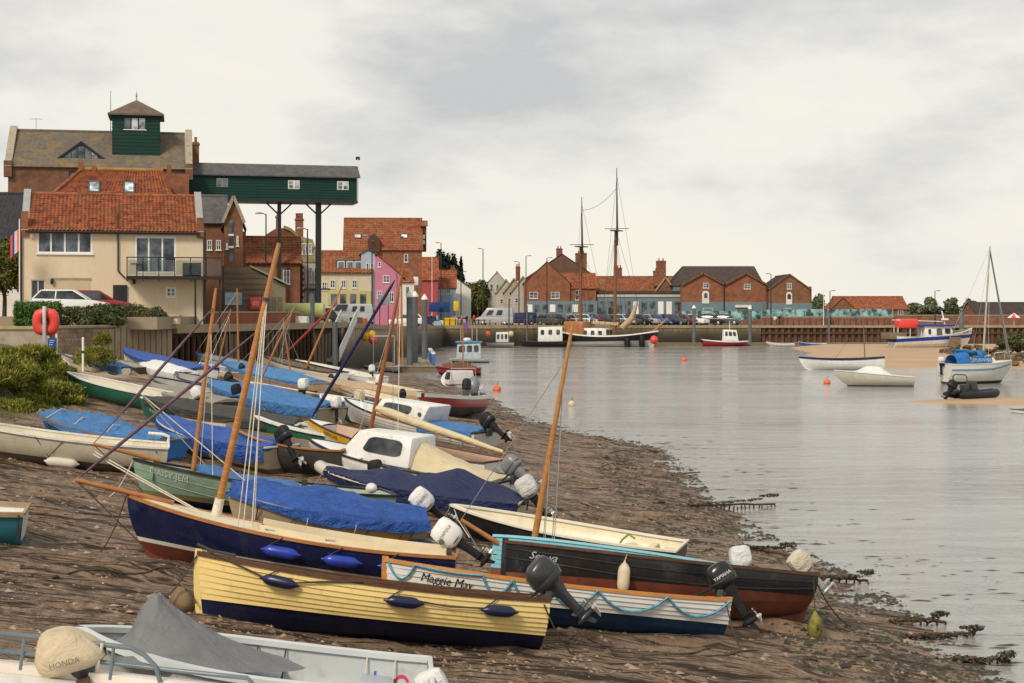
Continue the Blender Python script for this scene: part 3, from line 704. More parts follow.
for x in (bx1 - .15, bx1 - 1.6): MB().tube([(x, -bd + .2, -.5), (x, -bd + .2, bz - .14)], .06, 8).build('balcony_post', black_m, B.T)
T_ = thing('balcony_table', 'small table on the cream house balcony', 'table', loc=B.O + Vector((B.lx(143), -.8, bz + .02)))
MB().lathe([(.35, .68), (.38, .70), (.38, .73), (.35, .74)], 14).build('table_top', dark_grey, T_); MB().tube([(0, 0, 0), (0, 0, .68)], .04, 6).build('leg', dark_grey, T_)
MB().span((B.lx(182), -bd + .15, bz + .02), (B.lx(200), -bd + .8, bz + .85)).build('balcony_box', M('charcoal box', (.04, .045, .045), .6), bal, bevel=.03)
# red roofed wing behind it
B = Bld('hipped_roof_wing', 'hipped orange pantile roof with two skylights behind the cream house', 103, 52, 'house', px1=190); he = B.lz(199); hr = B.lz(171, 4); dd = 8; w_ = B.lx(190)
B.rh = hr; B.walls(w_, he, dd, red_brick)
xa, xb = B.lx(82, 4), B.lx(163, 4); xw = B.lx(174)
f_ = B.slope((-.2, -.2, he - .1), (xw, -.2, he - .1), (xa, dd / 2, hr), (xb, dd / 2, hr), pant, .24, wave=.04); B.slope((-.2, dd + .2, he - .1), (xw, dd + .2, he - .1), (xa, dd / 2, hr), (xb, dd / 2, hr), pant, .5)
B.slope((-.2, dd + .2, he - .1), (-.2, -.2, he - .1), (xa, dd / 2, hr), (xa - .01, dd / 2 - .01, hr), pant, .3); B.slope((xw, -.2, he - .1), (xw, dd + .2, he - .1), (xb, dd / 2 - .01, hr), (xb, dd / 2, hr), pant, .3)
MB().tube([(xa, dd / 2, hr + .08), (xb, dd / 2, hr + .08)], .14, 8).build('ridge_tiles', tiles('mossy ridge', (.40, .25, .08), (.3, .13, .05)), B.T, 50); MB().tube([(-.2, -.2, he), (xa, dd / 2, hr + .08)], .13, 8).build('hip_tiles', pant, B.T, 50)
MB().span((B.lx(164, 2), 2.0, 0), (B.lx(189, 2), dd - .5, B.lz(173, 2))).build('brick_stair_block', orange_brick, B.T)
for px_, py_, w2, h2 in ((81, 165, .34, .55), (94, 167, .28, .3), (169, 167.5, .3, .5)): MB().span((B.lx(px_, 4) - w2 / 2, dd / 2 - .2, hr - .2), (B.lx(px_, 4) + w2 / 2, dd / 2 + .2, hr + h2)).build('brick_pier', orange_brick, B.T)
for a, b_ in ((88, 100), (123.5, 135)):
    kk = (hr - he + .1) / (dd / 2 + .2); pz = lambda y: he - .1 + kk * (y + .2)
    y0, y1 = (min((abs(B.lz(py_, j * .02) - pz(j * .02)), j * .02) for j in range(200))[1] for py_ in (195.5, 183.5))
    P0, P1 = Vector((B.lx(a, y0), y0, pz(y0) + .05)), Vector((B.lx(b_, y0), y1, pz(y1) + .05))
    g = MB(); n_ = Vector((0, -.5, .86)) * .14; q = [Vector((P0.x, P0.y, P0.z)), Vector((P1.x, P0.y, P0.z)), Vector((P1.x, P1.y, P1.z)), Vector((P0.x, P1.y, P1.z))]
    g.hexa(q + [p + n_ for p in q]); sk = g.build('skylight', dark_grey, f_); c_ = sum(q, Vector()) / 4
    MB().add([c_ + (p - c_) * .72 + n_ * 1.06 for p in q], [(0, 1, 2, 3)]).build('pane', glassm('bright skylight glass', (.45, .5, .52), .05), sk)

# ---- granary with the lantern tower, and its gantry
p0, p1 = Vector((X_(8, 124), 124, 0)), Vector((X_(189, 126.8), 126.8, 0)); dv = p1 - p0; rz_ = math.atan2(dv.y, dv.x); w_ = dv.length
B = Bld('granary', 'tall brick granary with lichened slate roof and green lantern tower', 124, 8, 'granary', org=(p0.x, p0.y, landz(124)), rz=rz_)
h_ = 16.6 - B.O.z; d_ = 9.0; B.rh = h_ + 3.15
def onfront(px_, py_):   # pixel -> local x, z on the (turned) front wall
    k = (px_ - 512) / FPX; t_ = (p0.x - k * p0.y) / (k * dv.y - dv.x); P_ = p0 + dv * t_; return t_ * w_, Z_(py_, P_.y) - B.O.z
opg = [(*onfront(69, 179), *onfront(79, 171))]
B.walls(w_, h_, d_, flint, opg, 'x'); B.win(*opg[0], nx=2, fm=wood_dark)
B.gabled(w_ - .6, h_, d_, slate_lichen, 'x', 0, .2, x0=.3, pitch=.4, wave=.008)
for x in (.0, w_):
    for s_, (a, b_) in enumerate((((-.25, h_ - .2), (d_ / 2, B.rh + .28)), ((d_ + .2, h_ - .2), (d_ / 2, B.rh + .28)))):
        A_, B_ = Vector((x, *a)), Vector((x, *b_)); dd = B_ - A_; MB().box((A_ + B_) / 2, (.55, dd.length, .34), 0, Matrix.Rotation(math.atan2(dd.z, dd.y), 3, 'X')).build('gable_coping', stone, B.T)
    MB().span((x - .3, -.3, h_ - .9), (x + .3, .5, h_ + .35)).build('kneeler', flint, B.T)
tx0, _ = onfront(111, 150); tx1, _ = onfront(158, 150); tx0 *= 1.005; tw = tx1 - tx0 + .1; tz0 = h_ + .7; tz1 = Z_(114, 127.5) - B.O.z; ty0 = 1.5; tdp = 3.7
g = MB()
nbrd = 13
for i in range(nbrd):
    z0, z1 = lerp(tz0, tz1, i / nbrd), lerp(tz0, tz1, (i + 1) / nbrd); o1 = .03
    g.hexa([(tx0 - o1, ty0 - o1, z0), (tx0 + tw + o1, ty0 - o1, z0), (tx0 + tw + o1, ty0 + tdp + o1, z0), (tx0 - o1, ty0 + tdp + o1, z0), (tx0, ty0, z1), (tx0 + tw, ty0, z1), (tx0 + tw, ty0 + tdp, z1), (tx0, ty0 + tdp, z1)])
tower = g.build('lantern_tower', green_w, B.T)
ap = Vector((tx0 + tw / 2, ty0 + tdp / 2, tz1 + 1.35)); ov = .35; cs = [Vector((tx0 - ov, ty0 - ov, tz1)), Vector((tx0 + tw + ov, ty0 - ov, tz1)), Vector((tx0 + tw + ov, ty0 + tdp + ov, tz1)), Vector((tx0 - ov, ty0 + tdp + ov, tz1))]
MB().add(cs + [ap] + [c - Vector((0, 0, .14)) for c in cs], [(0, 1, 4), (1, 2, 4), (2, 3, 4), (3, 0, 4), (5, 6, 1, 0), (6, 7, 2, 1), (7, 8, 3, 2), (8, 5, 0, 3), (8, 7, 6, 5)]).build('pyramid_roof', tiles('tower tiles', (.17, .12, .10), (.12, .09, .08), (.22, .16, .09), .6), tower)
MB().lathe([(.05, ap.z - .1), (.05, ap.z + .25), (.09, ap.z + .3), (.01, ap.z + .7)], 8, (ap.x, ap.y, 0)).build('finial', lead, tower)
for i in range(3):
    x0 = lerp(tx0 + .9, tx0 + 2.6, i / 3); MB().span((x0 + .04, ty0 - .05, tz1 - 1.25), (x0 + .5, ty0 - .035, tz1 - .35)).build('tower_window', glassm('bright pane', (.30, .32, .33), .05) if i else glass, tower)
MB().span((tx0 + .85, ty0 - .075, tz1 - 1.3), (tx0 + 2.65, ty0 - .052, tz1 - 1.24)).build('window_rail', win_white, tower)
MB().span((tx0 + tw + .035, ty0 + .4, tz1 - 1.8), (tx0 + tw + .05, ty0 + 3.2, tz1 - .3)).build('tower_window', glassm('bright pane', (.30, .32, .33), .05), tower)
MB().box((tx0 + tw / 2, ty0 - .06, tz0 + .08), (tw + .1, .06, .12)).build('flashing', lead, tower)
# wide triangular dormer
dx0, _ = onfront(57.5, 157); dx1, _ = onfront(103.5, 157); ky = .95; zz = h_ + .66; yy = ky
ddm = MB(); apx = (dx0 + dx1) / 2
dorm = MB().add([(dx0, yy, zz), (dx1, yy, zz), (apx, yy, zz + 1.28), (apx, yy + 1.9, zz + 1.28)], [(0, 1, 2), (1, 3, 2), (0, 2, 3)]).build('dormer', black_m, B.T)
for a, b_ in (((dx0 - .1, zz - .02), (apx, zz + 1.36)), ((dx1 + .1, zz - .02), (apx, zz + 1.36))):
    A_, B_ = Vector((a[0], yy - .05, a[1])), Vector((b_[0], yy - .05, b_[1])); dd = B_ - A_; MB().box((A_ + B_) / 2, (dd.length, .14, .12), 0, Matrix.Rotation(-math.atan2(dd.z, dd.x), 3, 'Y')).build('bargeboard', black_m, dorm)
for i in range(5):
    xa, xb = lerp(dx0 + .45, dx1 - .45, i / 5) + .03, lerp(dx0 + .45, dx1 - .45, (i + 1) / 5) - .03; hh_ = lambda x: 1.28 * (1 - abs(x - apx) / ((dx1 - dx0) / 2)) - .12
    MB().add([(xa, yy - .02, zz + .08), (xb, yy - .02, zz + .08), (xb, yy - .02, zz + max(.12, hh_(xb))), (xa, yy - .02, zz + max(.12, hh_(xa)))], [(0, 1, 2, 3)]).build('pane', glassm('bright pane', (.30, .32, .33)) if i == 4 else glass, dorm)
MB().box((apx, yy - .08, zz - .03), (dx1 - dx0 + .3, .1, .07)).build('flashing', lead, dorm)
B.chimney(w_ + .55, 3.2, B.lz(163), .55, 2.0, flint, 1, .55)
MB().tube([(tx0 - .25, 4.5, h_ + 2.4), (tx0 - .25, 4.5, h_ + 6.6)], [.05, .03], 6).build('flagpole', lead, B.T)
ax_ = MB(); xx, _ = onfront(31, 130); ax_.tube([(xx, 4.5, B.rh), (xx, 4.5, B.rh + 1.1)], .025, 5); ax_.tube([(xx - .5, 4.5, B.rh + 1.0), (xx + .5, 4.5, B.rh + 1.0)], .018, 5)
for i in range(5): ax_.tube([(xx - .45 + i * .2, 4.3, B.rh + 1.0), (xx - .45 + i * .2, 4.7, B.rh + 1.0)], .012, 4)
ax_.build('aerial', steel, B.T)
# gantry
q0, q1 = Vector((X_(187, 128.5), 128.5, 0)), Vector((X_(357, 131.9), 131.9, 0)); dv2 = q1 - q0; rz2 = math.atan2(dv2.y, dv2.x); L_ = dv2.length; gz0 = Z_(198.5, 128.5); gz1 = Z_(174, 128.5); gz2 = Z_(163.5, 129.8); gw = 2.7; zg = landz(130)
G = thing('granary_gantry', 'dark green overhead gantry on two steel columns reaching over the quay', 'gantry', loc=(q0.x, q0.y, zg), rz=rz2)
g = MB(); nbrd = 9
for i in range(nbrd):
    z0, z1 = lerp(gz0, gz1, i / nbrd) - zg, lerp(gz0, gz1, (i + 1) / nbrd) - zg; g.hexa([(-.5, -.03, z0), (L_ + .0, -.03, z0), (L_, gw + .03, z0), (-.5, gw + .03, z0), (-.5, 0, z1), (L_, 0, z1), (L_, gw, z1), (-.5, gw, z1)])
gb = g.build('gantry_body', green_w, G)
MB().span((-.5, -.1, gz0 - zg - .16), (L_ + .05, gw + .1, gz0 - zg - .003)).build('base_beam', black_m, G)
rs = MB(); e_ = .25
rs.hexa([(-.6, -e_, gz1 - zg - .08), (L_ + .25, -e_, gz1 - zg - .08), (L_ + .25, gw / 2, gz2 - zg), (-.6, gw / 2, gz2 - zg), (-.6, -e_, gz1 - zg + .02), (L_ + .25, -e_, gz1 - zg + .02), (L_ + .25, gw / 2, gz2 - zg + .1), (-.6, gw / 2, gz2 - zg + .1)]); rs.build('roof', slate, G)
rs = MB(); rs.hexa([(-.6, gw / 2, gz2 - zg), (L_ + .25, gw / 2, gz2 - zg), (L_ + .25, gw + e_, gz1 - zg - .08), (-.6, gw + e_, gz1 - zg - .08), (-.6, gw / 2, gz2 - zg + .1), (L_ + .25, gw / 2, gz2 - zg + .1), (L_ + .25, gw + e_, gz1 - zg + .02), (-.6, gw + e_, gz1 - zg + .02)]); rs.build('roof', slate, G)
MB().add([(L_ + .003, 0, gz1 - zg), (L_ + .003, gw, gz1 - zg), (L_ + .003, gw / 2, gz2 - zg)], [(0, 1, 2)]).build('gable_board', green_w, G)
def ong(px_):
    k = (px_ - 512) / FPX; return (q0.x - k * q0.y) / (k * dv2.y - dv2.x) * L_
for i, (a, b_) in enumerate(((216.5, 228), (288, 299.5), (337, 348.5))):
    x0, x1 = ong(a), ong(b_); zc = lerp(gz0, gz1, .52) - zg + (.25 if i else .3)
    g = MB(); g.span((x0, -.07, zc - .35), (x1, -.04, zc + .35)); wf = g.build('window', win_white if i else M('grey frame', (.25, .27, .27), .5), G)
    for j in range(2):
        xa = lerp(x0, x1, j / 2) + .06; xb = lerp(x0, x1, (j + 1) / 2) - .06
        for k in range(2): MB().span((xa, -.085, zc - .29 + k * .31), (xb, -.072, zc - .03 + k * .31)).build('pane', glassm('bright pane') if i else glass, wf)
for px_, r_ in ((281, .15), (320.5, .22)):
    x = ong(px_); ztop = gz0 - zg - .16
    for y in (gw / 2,): MB().span((x - r_, y - r_, -.6), (x + r_, y + r_, ztop)).build('column', black_m, G)
    for sg in (-1, 1): MB().tube([(x, gw / 2, ztop - 1.0), (x + sg * 1.05, gw / 2, ztop)], .07, 6).build('brace', black_m, G)
    MB().span((x - r_ * 1.5, .2, -.5), (x + r_ * 1.5, gw - .2, .25)).build('column_base', concrete, G)
vx = L_ + .28; MB().tube([(vx, gw / 2, gz1 - zg - 2.0), (vx, gw / 2, gz2 - zg + .7)], .035, 6).build('vane_pole', win_white, G); MB().box((vx, gw / 2, gz2 - zg + .75), (.35, .04, .28)).build('weather_vane', black_m, G)

# ---- generic town buildings: front gable or side gable ----------------------
def gable_front(name, label, Y, a, b_, eave, ridge, depth, wall, roof, zb=None, cop=None, pitch=.35, wave=.03, wins=(), cat='house', **kw):
    B = Bld(name, label, Y, a, cat, zb, px1=b_); w = B.lx(b_); h = B.lz(eave); B.rh = B.lz(ridge); B.walls(w, h, depth, wall, (), 'y'); B.gabled(w, h, depth, roof, 'y', .12, .2, pitch=pitch, wave=wave)
    if cop: B.rakes(w, h, cop)
    for q in wins: B.pwin(*q[:4], *(q[4:] if len(q) > 4 else (2, 2)))
    return B
def side_gable(name, label, Y, a, b_, eave, ridge, depth, wall, roof, zb=None, pitch=.35, wave=.03, wins=(), cat='house', chim=()):
    B = Bld(name, label, Y, a, cat, zb, px1=b_); w = B.lx(b_); h = B.lz(eave); B.rh = B.lz(ridge, depth / 2); B.walls(w, h, depth, wall, (), 'x'); B.gabled(w, h, depth, roof, 'x', .15, .25, pitch=pitch, wave=wave)
    for q in wins: B.pwin(*q[:4], *(q[4:] if len(q) > 4 else (2, 2)))
    for px_, wd, hh in chim: B.chimney(B.lx(px_, depth / 2), depth / 2, B.rh - .2, wd, hh)
    return B
B = side_gable('slate_warehouse', 'brick warehouse with grey slate roof beside the cream house', 118, 200, 226, 222, 197, 7, warm_brick, slate, wave=.006, cat='warehouse', wins=((207, 240, 212, 250, 2, 2), (216, 240, 221, 250, 2, 2)))
B = gable_front('arched_warehouse', 'narrow brick warehouse gable with tall arched opening', 116, 224, 243, 222, 198, 6, warm_brick, slate, cop=stone, wave=.006, cat='warehouse')
g = MB(); x0, x1 = B.lx(229), B.lx(233); zt = B.lz(222); g.prism([(x0, B.lz(262)), (x1, B.lz(262)), (x1, zt)] + [((x0 + x1) / 2 + (x1 - x0) / 2 * math.cos(k * math.pi / 8), zt + (x1 - x0) / 2 * math.sin(k * math.pi / 8)) for k in range(1, 8)] + [(x0, zt)], .05, lambda a, b_, t_: Vector((a, -.01 - t_, b_))); aw = g.build('arched_window', glass, B.T)
for py_ in (235, 247): MB().span((x0 - .05, -.1, B.lz(py_ + 1)), (x1 + .05, -.06, B.lz(py_ - 1))).build('transom', win_white, aw)
MB().span((B.lx(243), .5, -.5), (B.lx(246), 4, B.lz(231))).build('brick_buttress', red_brick, B.T)
B.pwin(226, 243, 228, 249, 1, 2); B.pwin(236.5, 236, 238.5, 246, 1, 2)
# brick range with long red roof
B = side_gable('low_brick_range', 'low brick range with dark orange roof left of the curved gable', 132, 236, 300, 262, 238, 8, red_brick, pant_dark, wins=((283, 270, 290, 284, 2, 2),))
# curved gable house
B = Bld('curved_gable_house', 'brick house with curved Dutch gable and pale stone front behind the gantry columns', 140, 258, 'house', px1=320)
poly = [(258, 322), (304, 322), (304, 262), (301, 250), (296, 238), (290, 231), (283, 228), (275, 229), (267, 234), (261, 243), (258, 250)]
pl = [(B.lx(a), B.lz(b_)) for a, b_ in poly]; MB().prism(pl, 7.0, lambda a, b_, t_: Vector((a, t_, b_))).build('gable_wall', red_brick, B.T)
pl2 = [(B.lx(a), B.lz(b_)) for a, b_ in ((283, 227.2), (290, 230), (297, 236.5), (302, 249), (305, 262))]; MB().prism([(a + .02, b_ - .1) for a, b_ in pl2] + [(a + .1, b_ + .16) for a, b_ in pl2[::-1]], 7.4, lambda a, b_, t_: Vector((a, t_ - .15, b_))).build('roof', tiles('mossy olive tiles', (.27, .23, .13), (.2, .17, .1), (.34, .28, .12), .5), B.T)
MB().span((B.lx(303.5), -.25, -.5), (B.lx(319.5), 6.6, B.lz(262))).build('stone_front', grey_r, B.T)
MB().hexa([(B.lx(303), -.35, B.lz(262)), (B.lx(320), -.35, B.lz(262)), (B.lx(320), 6.5, B.lz(262)), (B.lx(303), 6.5, B.lz(262)), (B.lx(297), .6, B.lz(235)), (B.lx(313), .6, B.lz(239)), (B.lx(313), 6, B.lz(239)), (B.lx(297), 6, B.lz(235))]).build('mansard_roof', tiles('mossy olive tiles'), B.T)
for py_ in range(263, 320, 6): MB().span((B.lx(302.5), -.32, B.lz(py_ + 3)), (B.lx(304.2), .02, B.lz(py_))).build('quoin', white_r, B.T)
for a, b_, c, d in ((302, 243, 306, 254), (308, 243, 312, 254)): B.pwin(a, b_, c, d, 2, 2, y=-.3)
for a in (305.5, 309.5, 314): 
    o = B.win(B.lx(a), B.lz(283), B.lx(a + 2.6), B.lz(267), 1, 2, y=-.3); o.location.y = -.27; o = B.win(B.lx(a), B.lz(310), B.lx(a + 2.6), B.lz(292), 1, 2); o.location.y = -.42
MB().span((B.lx(304), -1.2, B.lz(290)), (B.lx(330), -.26, B.lz(288.5))).build('balcony_slab', black_m, B.T)
B.chimney(B.lx(299.5), 3, B.lz(230), .72, 1.0, orange_brick, 3); B.chimney(B.lx(278), 3, B.lz(232), .42, 1.4, red_brick, 1)
B.pwin(283, 271, 288, 284, 2, 2)
# weatherboarded hut with the red sign
B = Bld('weatherboard_hut', 'grey brown weatherboarded hut with pale roof slope beside the quay', 116, 224, 'hut', px1=287); w_ = B.lx(268); h_ = B.lz(278); dpt = 5.5
for i in range(11):
    z0, z1 = lerp(-.3, B.lz(267.5), i / 11), lerp(-.3, B.lz(267.5), (i + 1) / 11)
    g = MB(); g.hexa([(0, -.04, z0), (w_, -.04, z0), (w_, .12, z0), (0, .12, z0), (0, 0, z1 + .01), (w_, 0, z1 + .01), (w_, .12, z1 + .01), (0, .12, z1 + .01)]); g.build('weatherboard', shed_w, B.T)
MB().span((0.01, .121, -.3), (w_ - .01, dpt, B.lz(267.5) - .02)).build('wall', shed_w, B.T)
x2 = B.lx(287.5); hz0, hz1 = B.lz(267), B.lz(284.5)
MB().hexa([(w_ - 1.3, -.25, hz0 + .02), (w_ - 1.25, dpt, hz0 + .02), (x2, dpt, hz1), (x2, -.25, hz1), (w_ - 1.3, -.25, hz0 + .14), (w_ - 1.25, dpt, hz0 + .14), (x2, dpt, hz1 + .12), (x2, -.25, hz1 + .12)]).build('lean_to_roof', M('pale green grey felt', (.33, .33, .25), .8, .1, 1), B.T)
MB().prism([(w_ + .01, -.3), (x2 - .15, -.3), (x2 - .15, hz1 - .02), (w_ + .01, hz1 + .35)], dpt - .3, lambda a, b_, t_: Vector((a, .15 + t_, b_))).build('lean_to_wall', M('olive boarding', (.27, .235, .15), .8, .12, 2), B.T)
for a in (272, 278): MB().span((B.lx(a), .08, -.2), (B.lx(a + 3.5), .14, B.lz(297))).build('lean_to_door', M('olive door', (.19, .17, .11), .7), B.T)
o = MB().span((B.lx(225), -.12, B.lz(305)), (B.lx(242), -.05, B.lz(292.5))).build('notice_board', M('blue grey notice', (.30, .42, .50), .5, .3, 3, (.6, .6, .6), 4, .55), B.T)
MB().tube([(-.05, -.05, -.3), (-.05, -.05, B.lz(266))], .06, 6).build('corner_post', black_m, B.T)
S = thing('red_lifebuoy_box', 'round cornered red box with white marks on the weatherboarded hut', 'sign', loc=at(255.5, 303.5, 115.9), rz=.17)
MB().box((0, 0, 0), (.80, .16, .90)).build('box', red_v, S, bevel=.07)
lettering('(0)', .42, lambda x, y: Vector((x, -.095, y)), win_white, S)
# terrace of shops
B = side_gable('cream_shop_terrace', 'cream shop terrace with red roof and slate dormers', 162, 318, 372, 272, 252, 8, yellow_r, pant_dark, wins=((330, 280, 335, 288, 2, 2), (341, 280, 346, 288, 2, 2), (352, 280, 357, 288, 2, 2), (322, 282, 327, 290, 2, 2)))
for a in (341, 350, 358):
    yd = 1.2; z0 = B.lz(271, 1.2); x = B.lx(a, 1.2); d = MB().hexa([(x - .5, yd - .5, z0), (x + .5, yd - .5, z0), (x + .5, yd + 1.8, z0), (x - .5, yd + 1.8, z0), (x - .5, yd - .5, z0 + 1.1), (x + .5, yd - .5, z0 + 1.1), (x + .5, yd + 2.2, z0 + 1.3), (x - .5, yd + 2.2, z0 + 1.3)]).build('dormer', slate, B.T)
    MB().span((x - .36, yd - .56, z0 + .15), (x + .36, yd - .505, z0 + .98)).build('dormer_window', win_white, d); MB().span((x - .28, yd - .58, z0 + .22), (x + .28, yd - .565, z0 + .9)).build('pane', glass, d)
MB().span((B.lx(328), -.12, B.lz(305)), (B.lx(371), -.003, B.lz(290.5))).build('shop_front', M('yellow shopfront', (.50, .42, .20), .6, .1, 2), B.T)
for a in (331, 340, 350, 360): MB().span((B.lx(a), -.16, B.lz(304)), (B.lx(a + 6), -.125, B.lz(294))).build('shop_window', glass, B.T)
B = gable_front('blue_grey_house', 'blue grey house squeezed between the terrace and the pink house', 163, 361, 375, 254, 250, 6, M('blue grey boarding', (.38, .44, .52), .7, .08), slate, wave=.006, wins=((366, 263, 369, 271, 1, 2), (370.5, 263, 373.5, 271, 1, 2)))
B = gable_front('pink_house', 'bright pink gabled house on the quay', 195, 348, 403, 277, 254, 7, pink_r, pant_dark, wins=((383, 275.5, 389.5, 282.5, 2, 2), (378, 262, 381, 267, 1, 2), (389, 292, 394, 302, 2, 2), (377, 291, 382, 298, 2, 2)))
MB().span((B.lx(402), -.3, -.4), (B.lx(414), 4, B.lz(283))).build('white_annexe', white_r, B.T); B.slope((B.lx(401), -.5, B.lz(283)), (B.lx(415), -.5, B.lz(283)), (B.lx(396), 3, B.lz(268)), (B.lx(411), 3, B.lz(268)), pant, .35)
MB().span((B.lx(406), -.34, B.lz(296)), (B.lx(409), -.305, B.lz(287))).build('window', glass, B.T)
# tall warehouse with dormer
B = side_gable('tall_pantile_warehouse', 'tall brick warehouse with orange roof, hoist dormer and two skylights', 215, 344, 422, 249, 219, 10, orange_brick, pant_dark, wins=((404, 254, 408, 262, 1, 2),), cat='warehouse')
yd = 1.1; z0 = B.lz(252); x = B.lx(374, .5)
d = MB().prism([(-.82, 0), (.82, 0), (.82, 1.7), (0, 2.5), (-.82, 1.7)], 3.2, lambda a, b_, t_: Vector((x + a, -.5 + t_, z0 + b_))).build('hoist_dormer', wood_dark, B.T)
MB().tube([(x - .3, -.52, z0 + 1.45), (x - .2, -1.3, z0 + 1.5)], .06, 6).build('hoist_beam', win_white, d)
for a in (354, 400.5):
    yy = 1.7; P_ = Vector((B.lx(a, yy), yy, 0)); k = (B.rh - B.lz(249)) / 5; g = MB(); n_ = Vector((0, -k, 1)).normalized() * .14
    q = [Vector((P_.x, yy, B.lz(249) + k * yy)), Vector((P_.x + 1.0, yy, B.lz(249) + k * yy)), Vector((P_.x + 1.0, yy + .6, B.lz(249) + k * (yy + .6))), Vector((P_.x, yy + .6, B.lz(249) + k * (yy + .6)))]
    sk = g.hexa(q + [p + n_ for p in q]).build('skylight', dark_grey, B.T); c_ = sum(q, Vector()) / 4; MB().add([c_ + (p - c_) * .8 + n_ * 1.08 for p in q], [(0, 1, 2, 3)]).build('pane', glassm('bright skylight glass'), sk)
xl = B.lx(421.5); d = MB().hexa([(xl, 3.3, B.lz(250)), (xl + .75, 3.3, B.lz(250)), (xl + .75, 6.7, B.lz(250)), (xl, 6.7, B.lz(250)), (xl, 3.3, B.lz(224)), (xl + .75, 3.3, B.lz(224)), (xl + .75, 6.7, B.lz(224)), (xl, 6.7, B.lz(224))]).build('hoist_lucam', wood_dark, B.T)
MB().hexa([(xl - .2, 2.9, B.lz(225)), (xl + .95, 2.9, B.lz(225)), (xl + .95, 5, B.lz(219)), (xl - .2, 5, B.lz(219)), (xl - .2, 2.9, B.lz(225) + .1), (xl + .95, 2.9, B.lz(225) + .1), (xl + .95, 5, B.lz(219) + .1), (xl - .2, 5, B.lz(219) + .1)]).build('lucam_roof', pant_dark, d)
for i in range(2): MB().span((xl + .2, 3.22, B.lz(243) + i * .75), (xl + .55, 3.29, B.lz(243) + .55 + i * .75)).build('lucam_window', win_white, d)
# further houses up the street
B = side_gable('raspberry_house', 'raspberry pink house with orange roof right of the tall warehouse', 252, 419, 438, 279, 258, 7, dkpink_r, pant)
B = side_gable('pale_blue_cottage', 'pale blue cottage with orange roof', 257, 434, 456, 287, 271, 6, blue_r, pant, wins=((439.5, 288, 444, 294, 2, 2), (446, 288, 450.5, 294, 2, 2)))
B = gable_front('white_gable_house', 'white gable end house with red roof', 264, 427, 471, 289, 273, 9, white_r, pant_dark); B.chimney(B.lx(453), 4, B.lz(276), .8, 1.2, orange_brick, 2)
B = gable_front('grey_hall', 'tall pale grey house with slate roof up the street', 300, 488, 506, 282, 272, 10, grey_r, slate, zb=3, wave=.006, wins=((490, 284, 493, 292, 1, 2), (496, 284, 499, 292, 1, 2)))
for i, (a, b_, e_, r_, Y_, mt, lab) in enumerate(((496, 516, 293, 280, 290, grey_r, 'pale gabled cottage right of the tall grey house'), (504, 524, 292, 279, 284, M('drab cream render', (.42, .36, .27), .8), 'cream gabled cottage, second right of the tall grey house'), (511, 535, 292, 277, 276, M('drab white render', (.46, .44, .39), .8), 'white gabled cottage against the brick pub'))):
    B = gable_front('street_cottage', lab, Y_, a, b_, e_, r_, 8, mt, brown_tile, zb=3, cop=stone, wins=((a + 4, e_ + 6, a + 7, e_ + 11, 1, 2), (b_ - 7, e_ + 6, b_ - 4, e_ + 11, 1, 2)), ); B.T['group'] = 'cottages up the street'
B.chimney(B.lx(518), 4, B.lz(276), .8, 1.5, red_brick, 2)
# brick pub
B = gable_front('brown_roof_block', 'broad brown gabled block rising behind the pub', 285, 522, 602, 281, 254, 12, brick('dusky brown brick', (.16, .085, .055), (.11, .06, .04), (.17, .12, .09)), brown_tile, zb=3); B.chimney(B.lx(560), 4, B.rh - 1, 1.1, 1.9); B.chimney(B.lx(582), 4, B.lz(266), 2.0, 2.2)
B = gable_front('brick_pub', 'brick pub gable with white windows above a blue shopfront', 268, 524, 570, 283, 262, 10, orange_brick, pant_dark, zb=3, wins=((529.5, 292, 538, 298.5, 2, 2), (551, 292, 559.5, 298.5, 2, 2)), cat='pub')
B = side_gable('brick_pub_wing', 'brick wing of the pub with bright red roof and white bay window', 268.4, 560, 596, 288, 274, 8, orange_brick, pant, zb=3, wins=((575, 290, 582, 300, 2, 2),))
MB().span((X_(525, 267.5) - B.O.x, -1.3, -.3), (X_(597, 267.5) - B.O.x, -.42, B.lz(301))).build('blue_shopfront', teal_r, B.T)
for i in range(9): MB().span((X_(527 + i * 7.6, 267) - B.O.x, -1.34, B.lz(312)), (X_(532.5 + i * 7.6, 267) - B.O.x, -1.305, B.lz(304.5))).build('shop_window', glass if i % 3 else win_white, B.T)
B = side_gable('long_red_roof_shop', 'long low shop with orange roof and flat teal shopfront behind the ship', 275, 594, 682, 291, 277, 9, red_brick, pant_dark, zb=3, chim=((619, 1.0, 1.6), (661, 1.6, 2.8)), cat='shop')
g = MB(); g.span((X_(597, 268) - B.O.x, -6, -.3), (X_(684, 268) - B.O.x, -.4, Z_(296, 269) - 3)); g.build('flat_roofed_front', teal_r, B.T)
MB().span((X_(597, 268) - B.O.x, -6.15, Z_(297, 269) - 3), (X_(684, 268) - B.O.x, -6.004, Z_(294.5, 269) - 3)).build('sign_fascia', grey_r, B.T)
MB().span((X_(599, 268) - B.O.x, -6.0, Z_(294.2, 269) - 3), (X_(683, 268) - B.O.x, -1, Z_(291, 269) - 3)).build('roof_terrace', dark_roof, B.T)
for i in range(10): MB().span((X_(600 + i * 8.3, 269) - B.O.x, -6.06, .2), (X_(605.4 + i * 8.3, 269) - B.O.x, -6.004, Z_(301.5, 269) - 3)).build('shop_window', glass if i not in (4, 7, 8) else win_white, B.T)
B = gable_front('stepped_gable_house', 'red brick house with pale gable coping and broad chimney left of the twin gables', 272, 655, 676, 292, 278, 9, red_brick, pant_dark, zb=3, cop=stone); B.chimney(B.lx(661), 3, B.lz(281), 2.0, 1.6, orange_brick, 3)
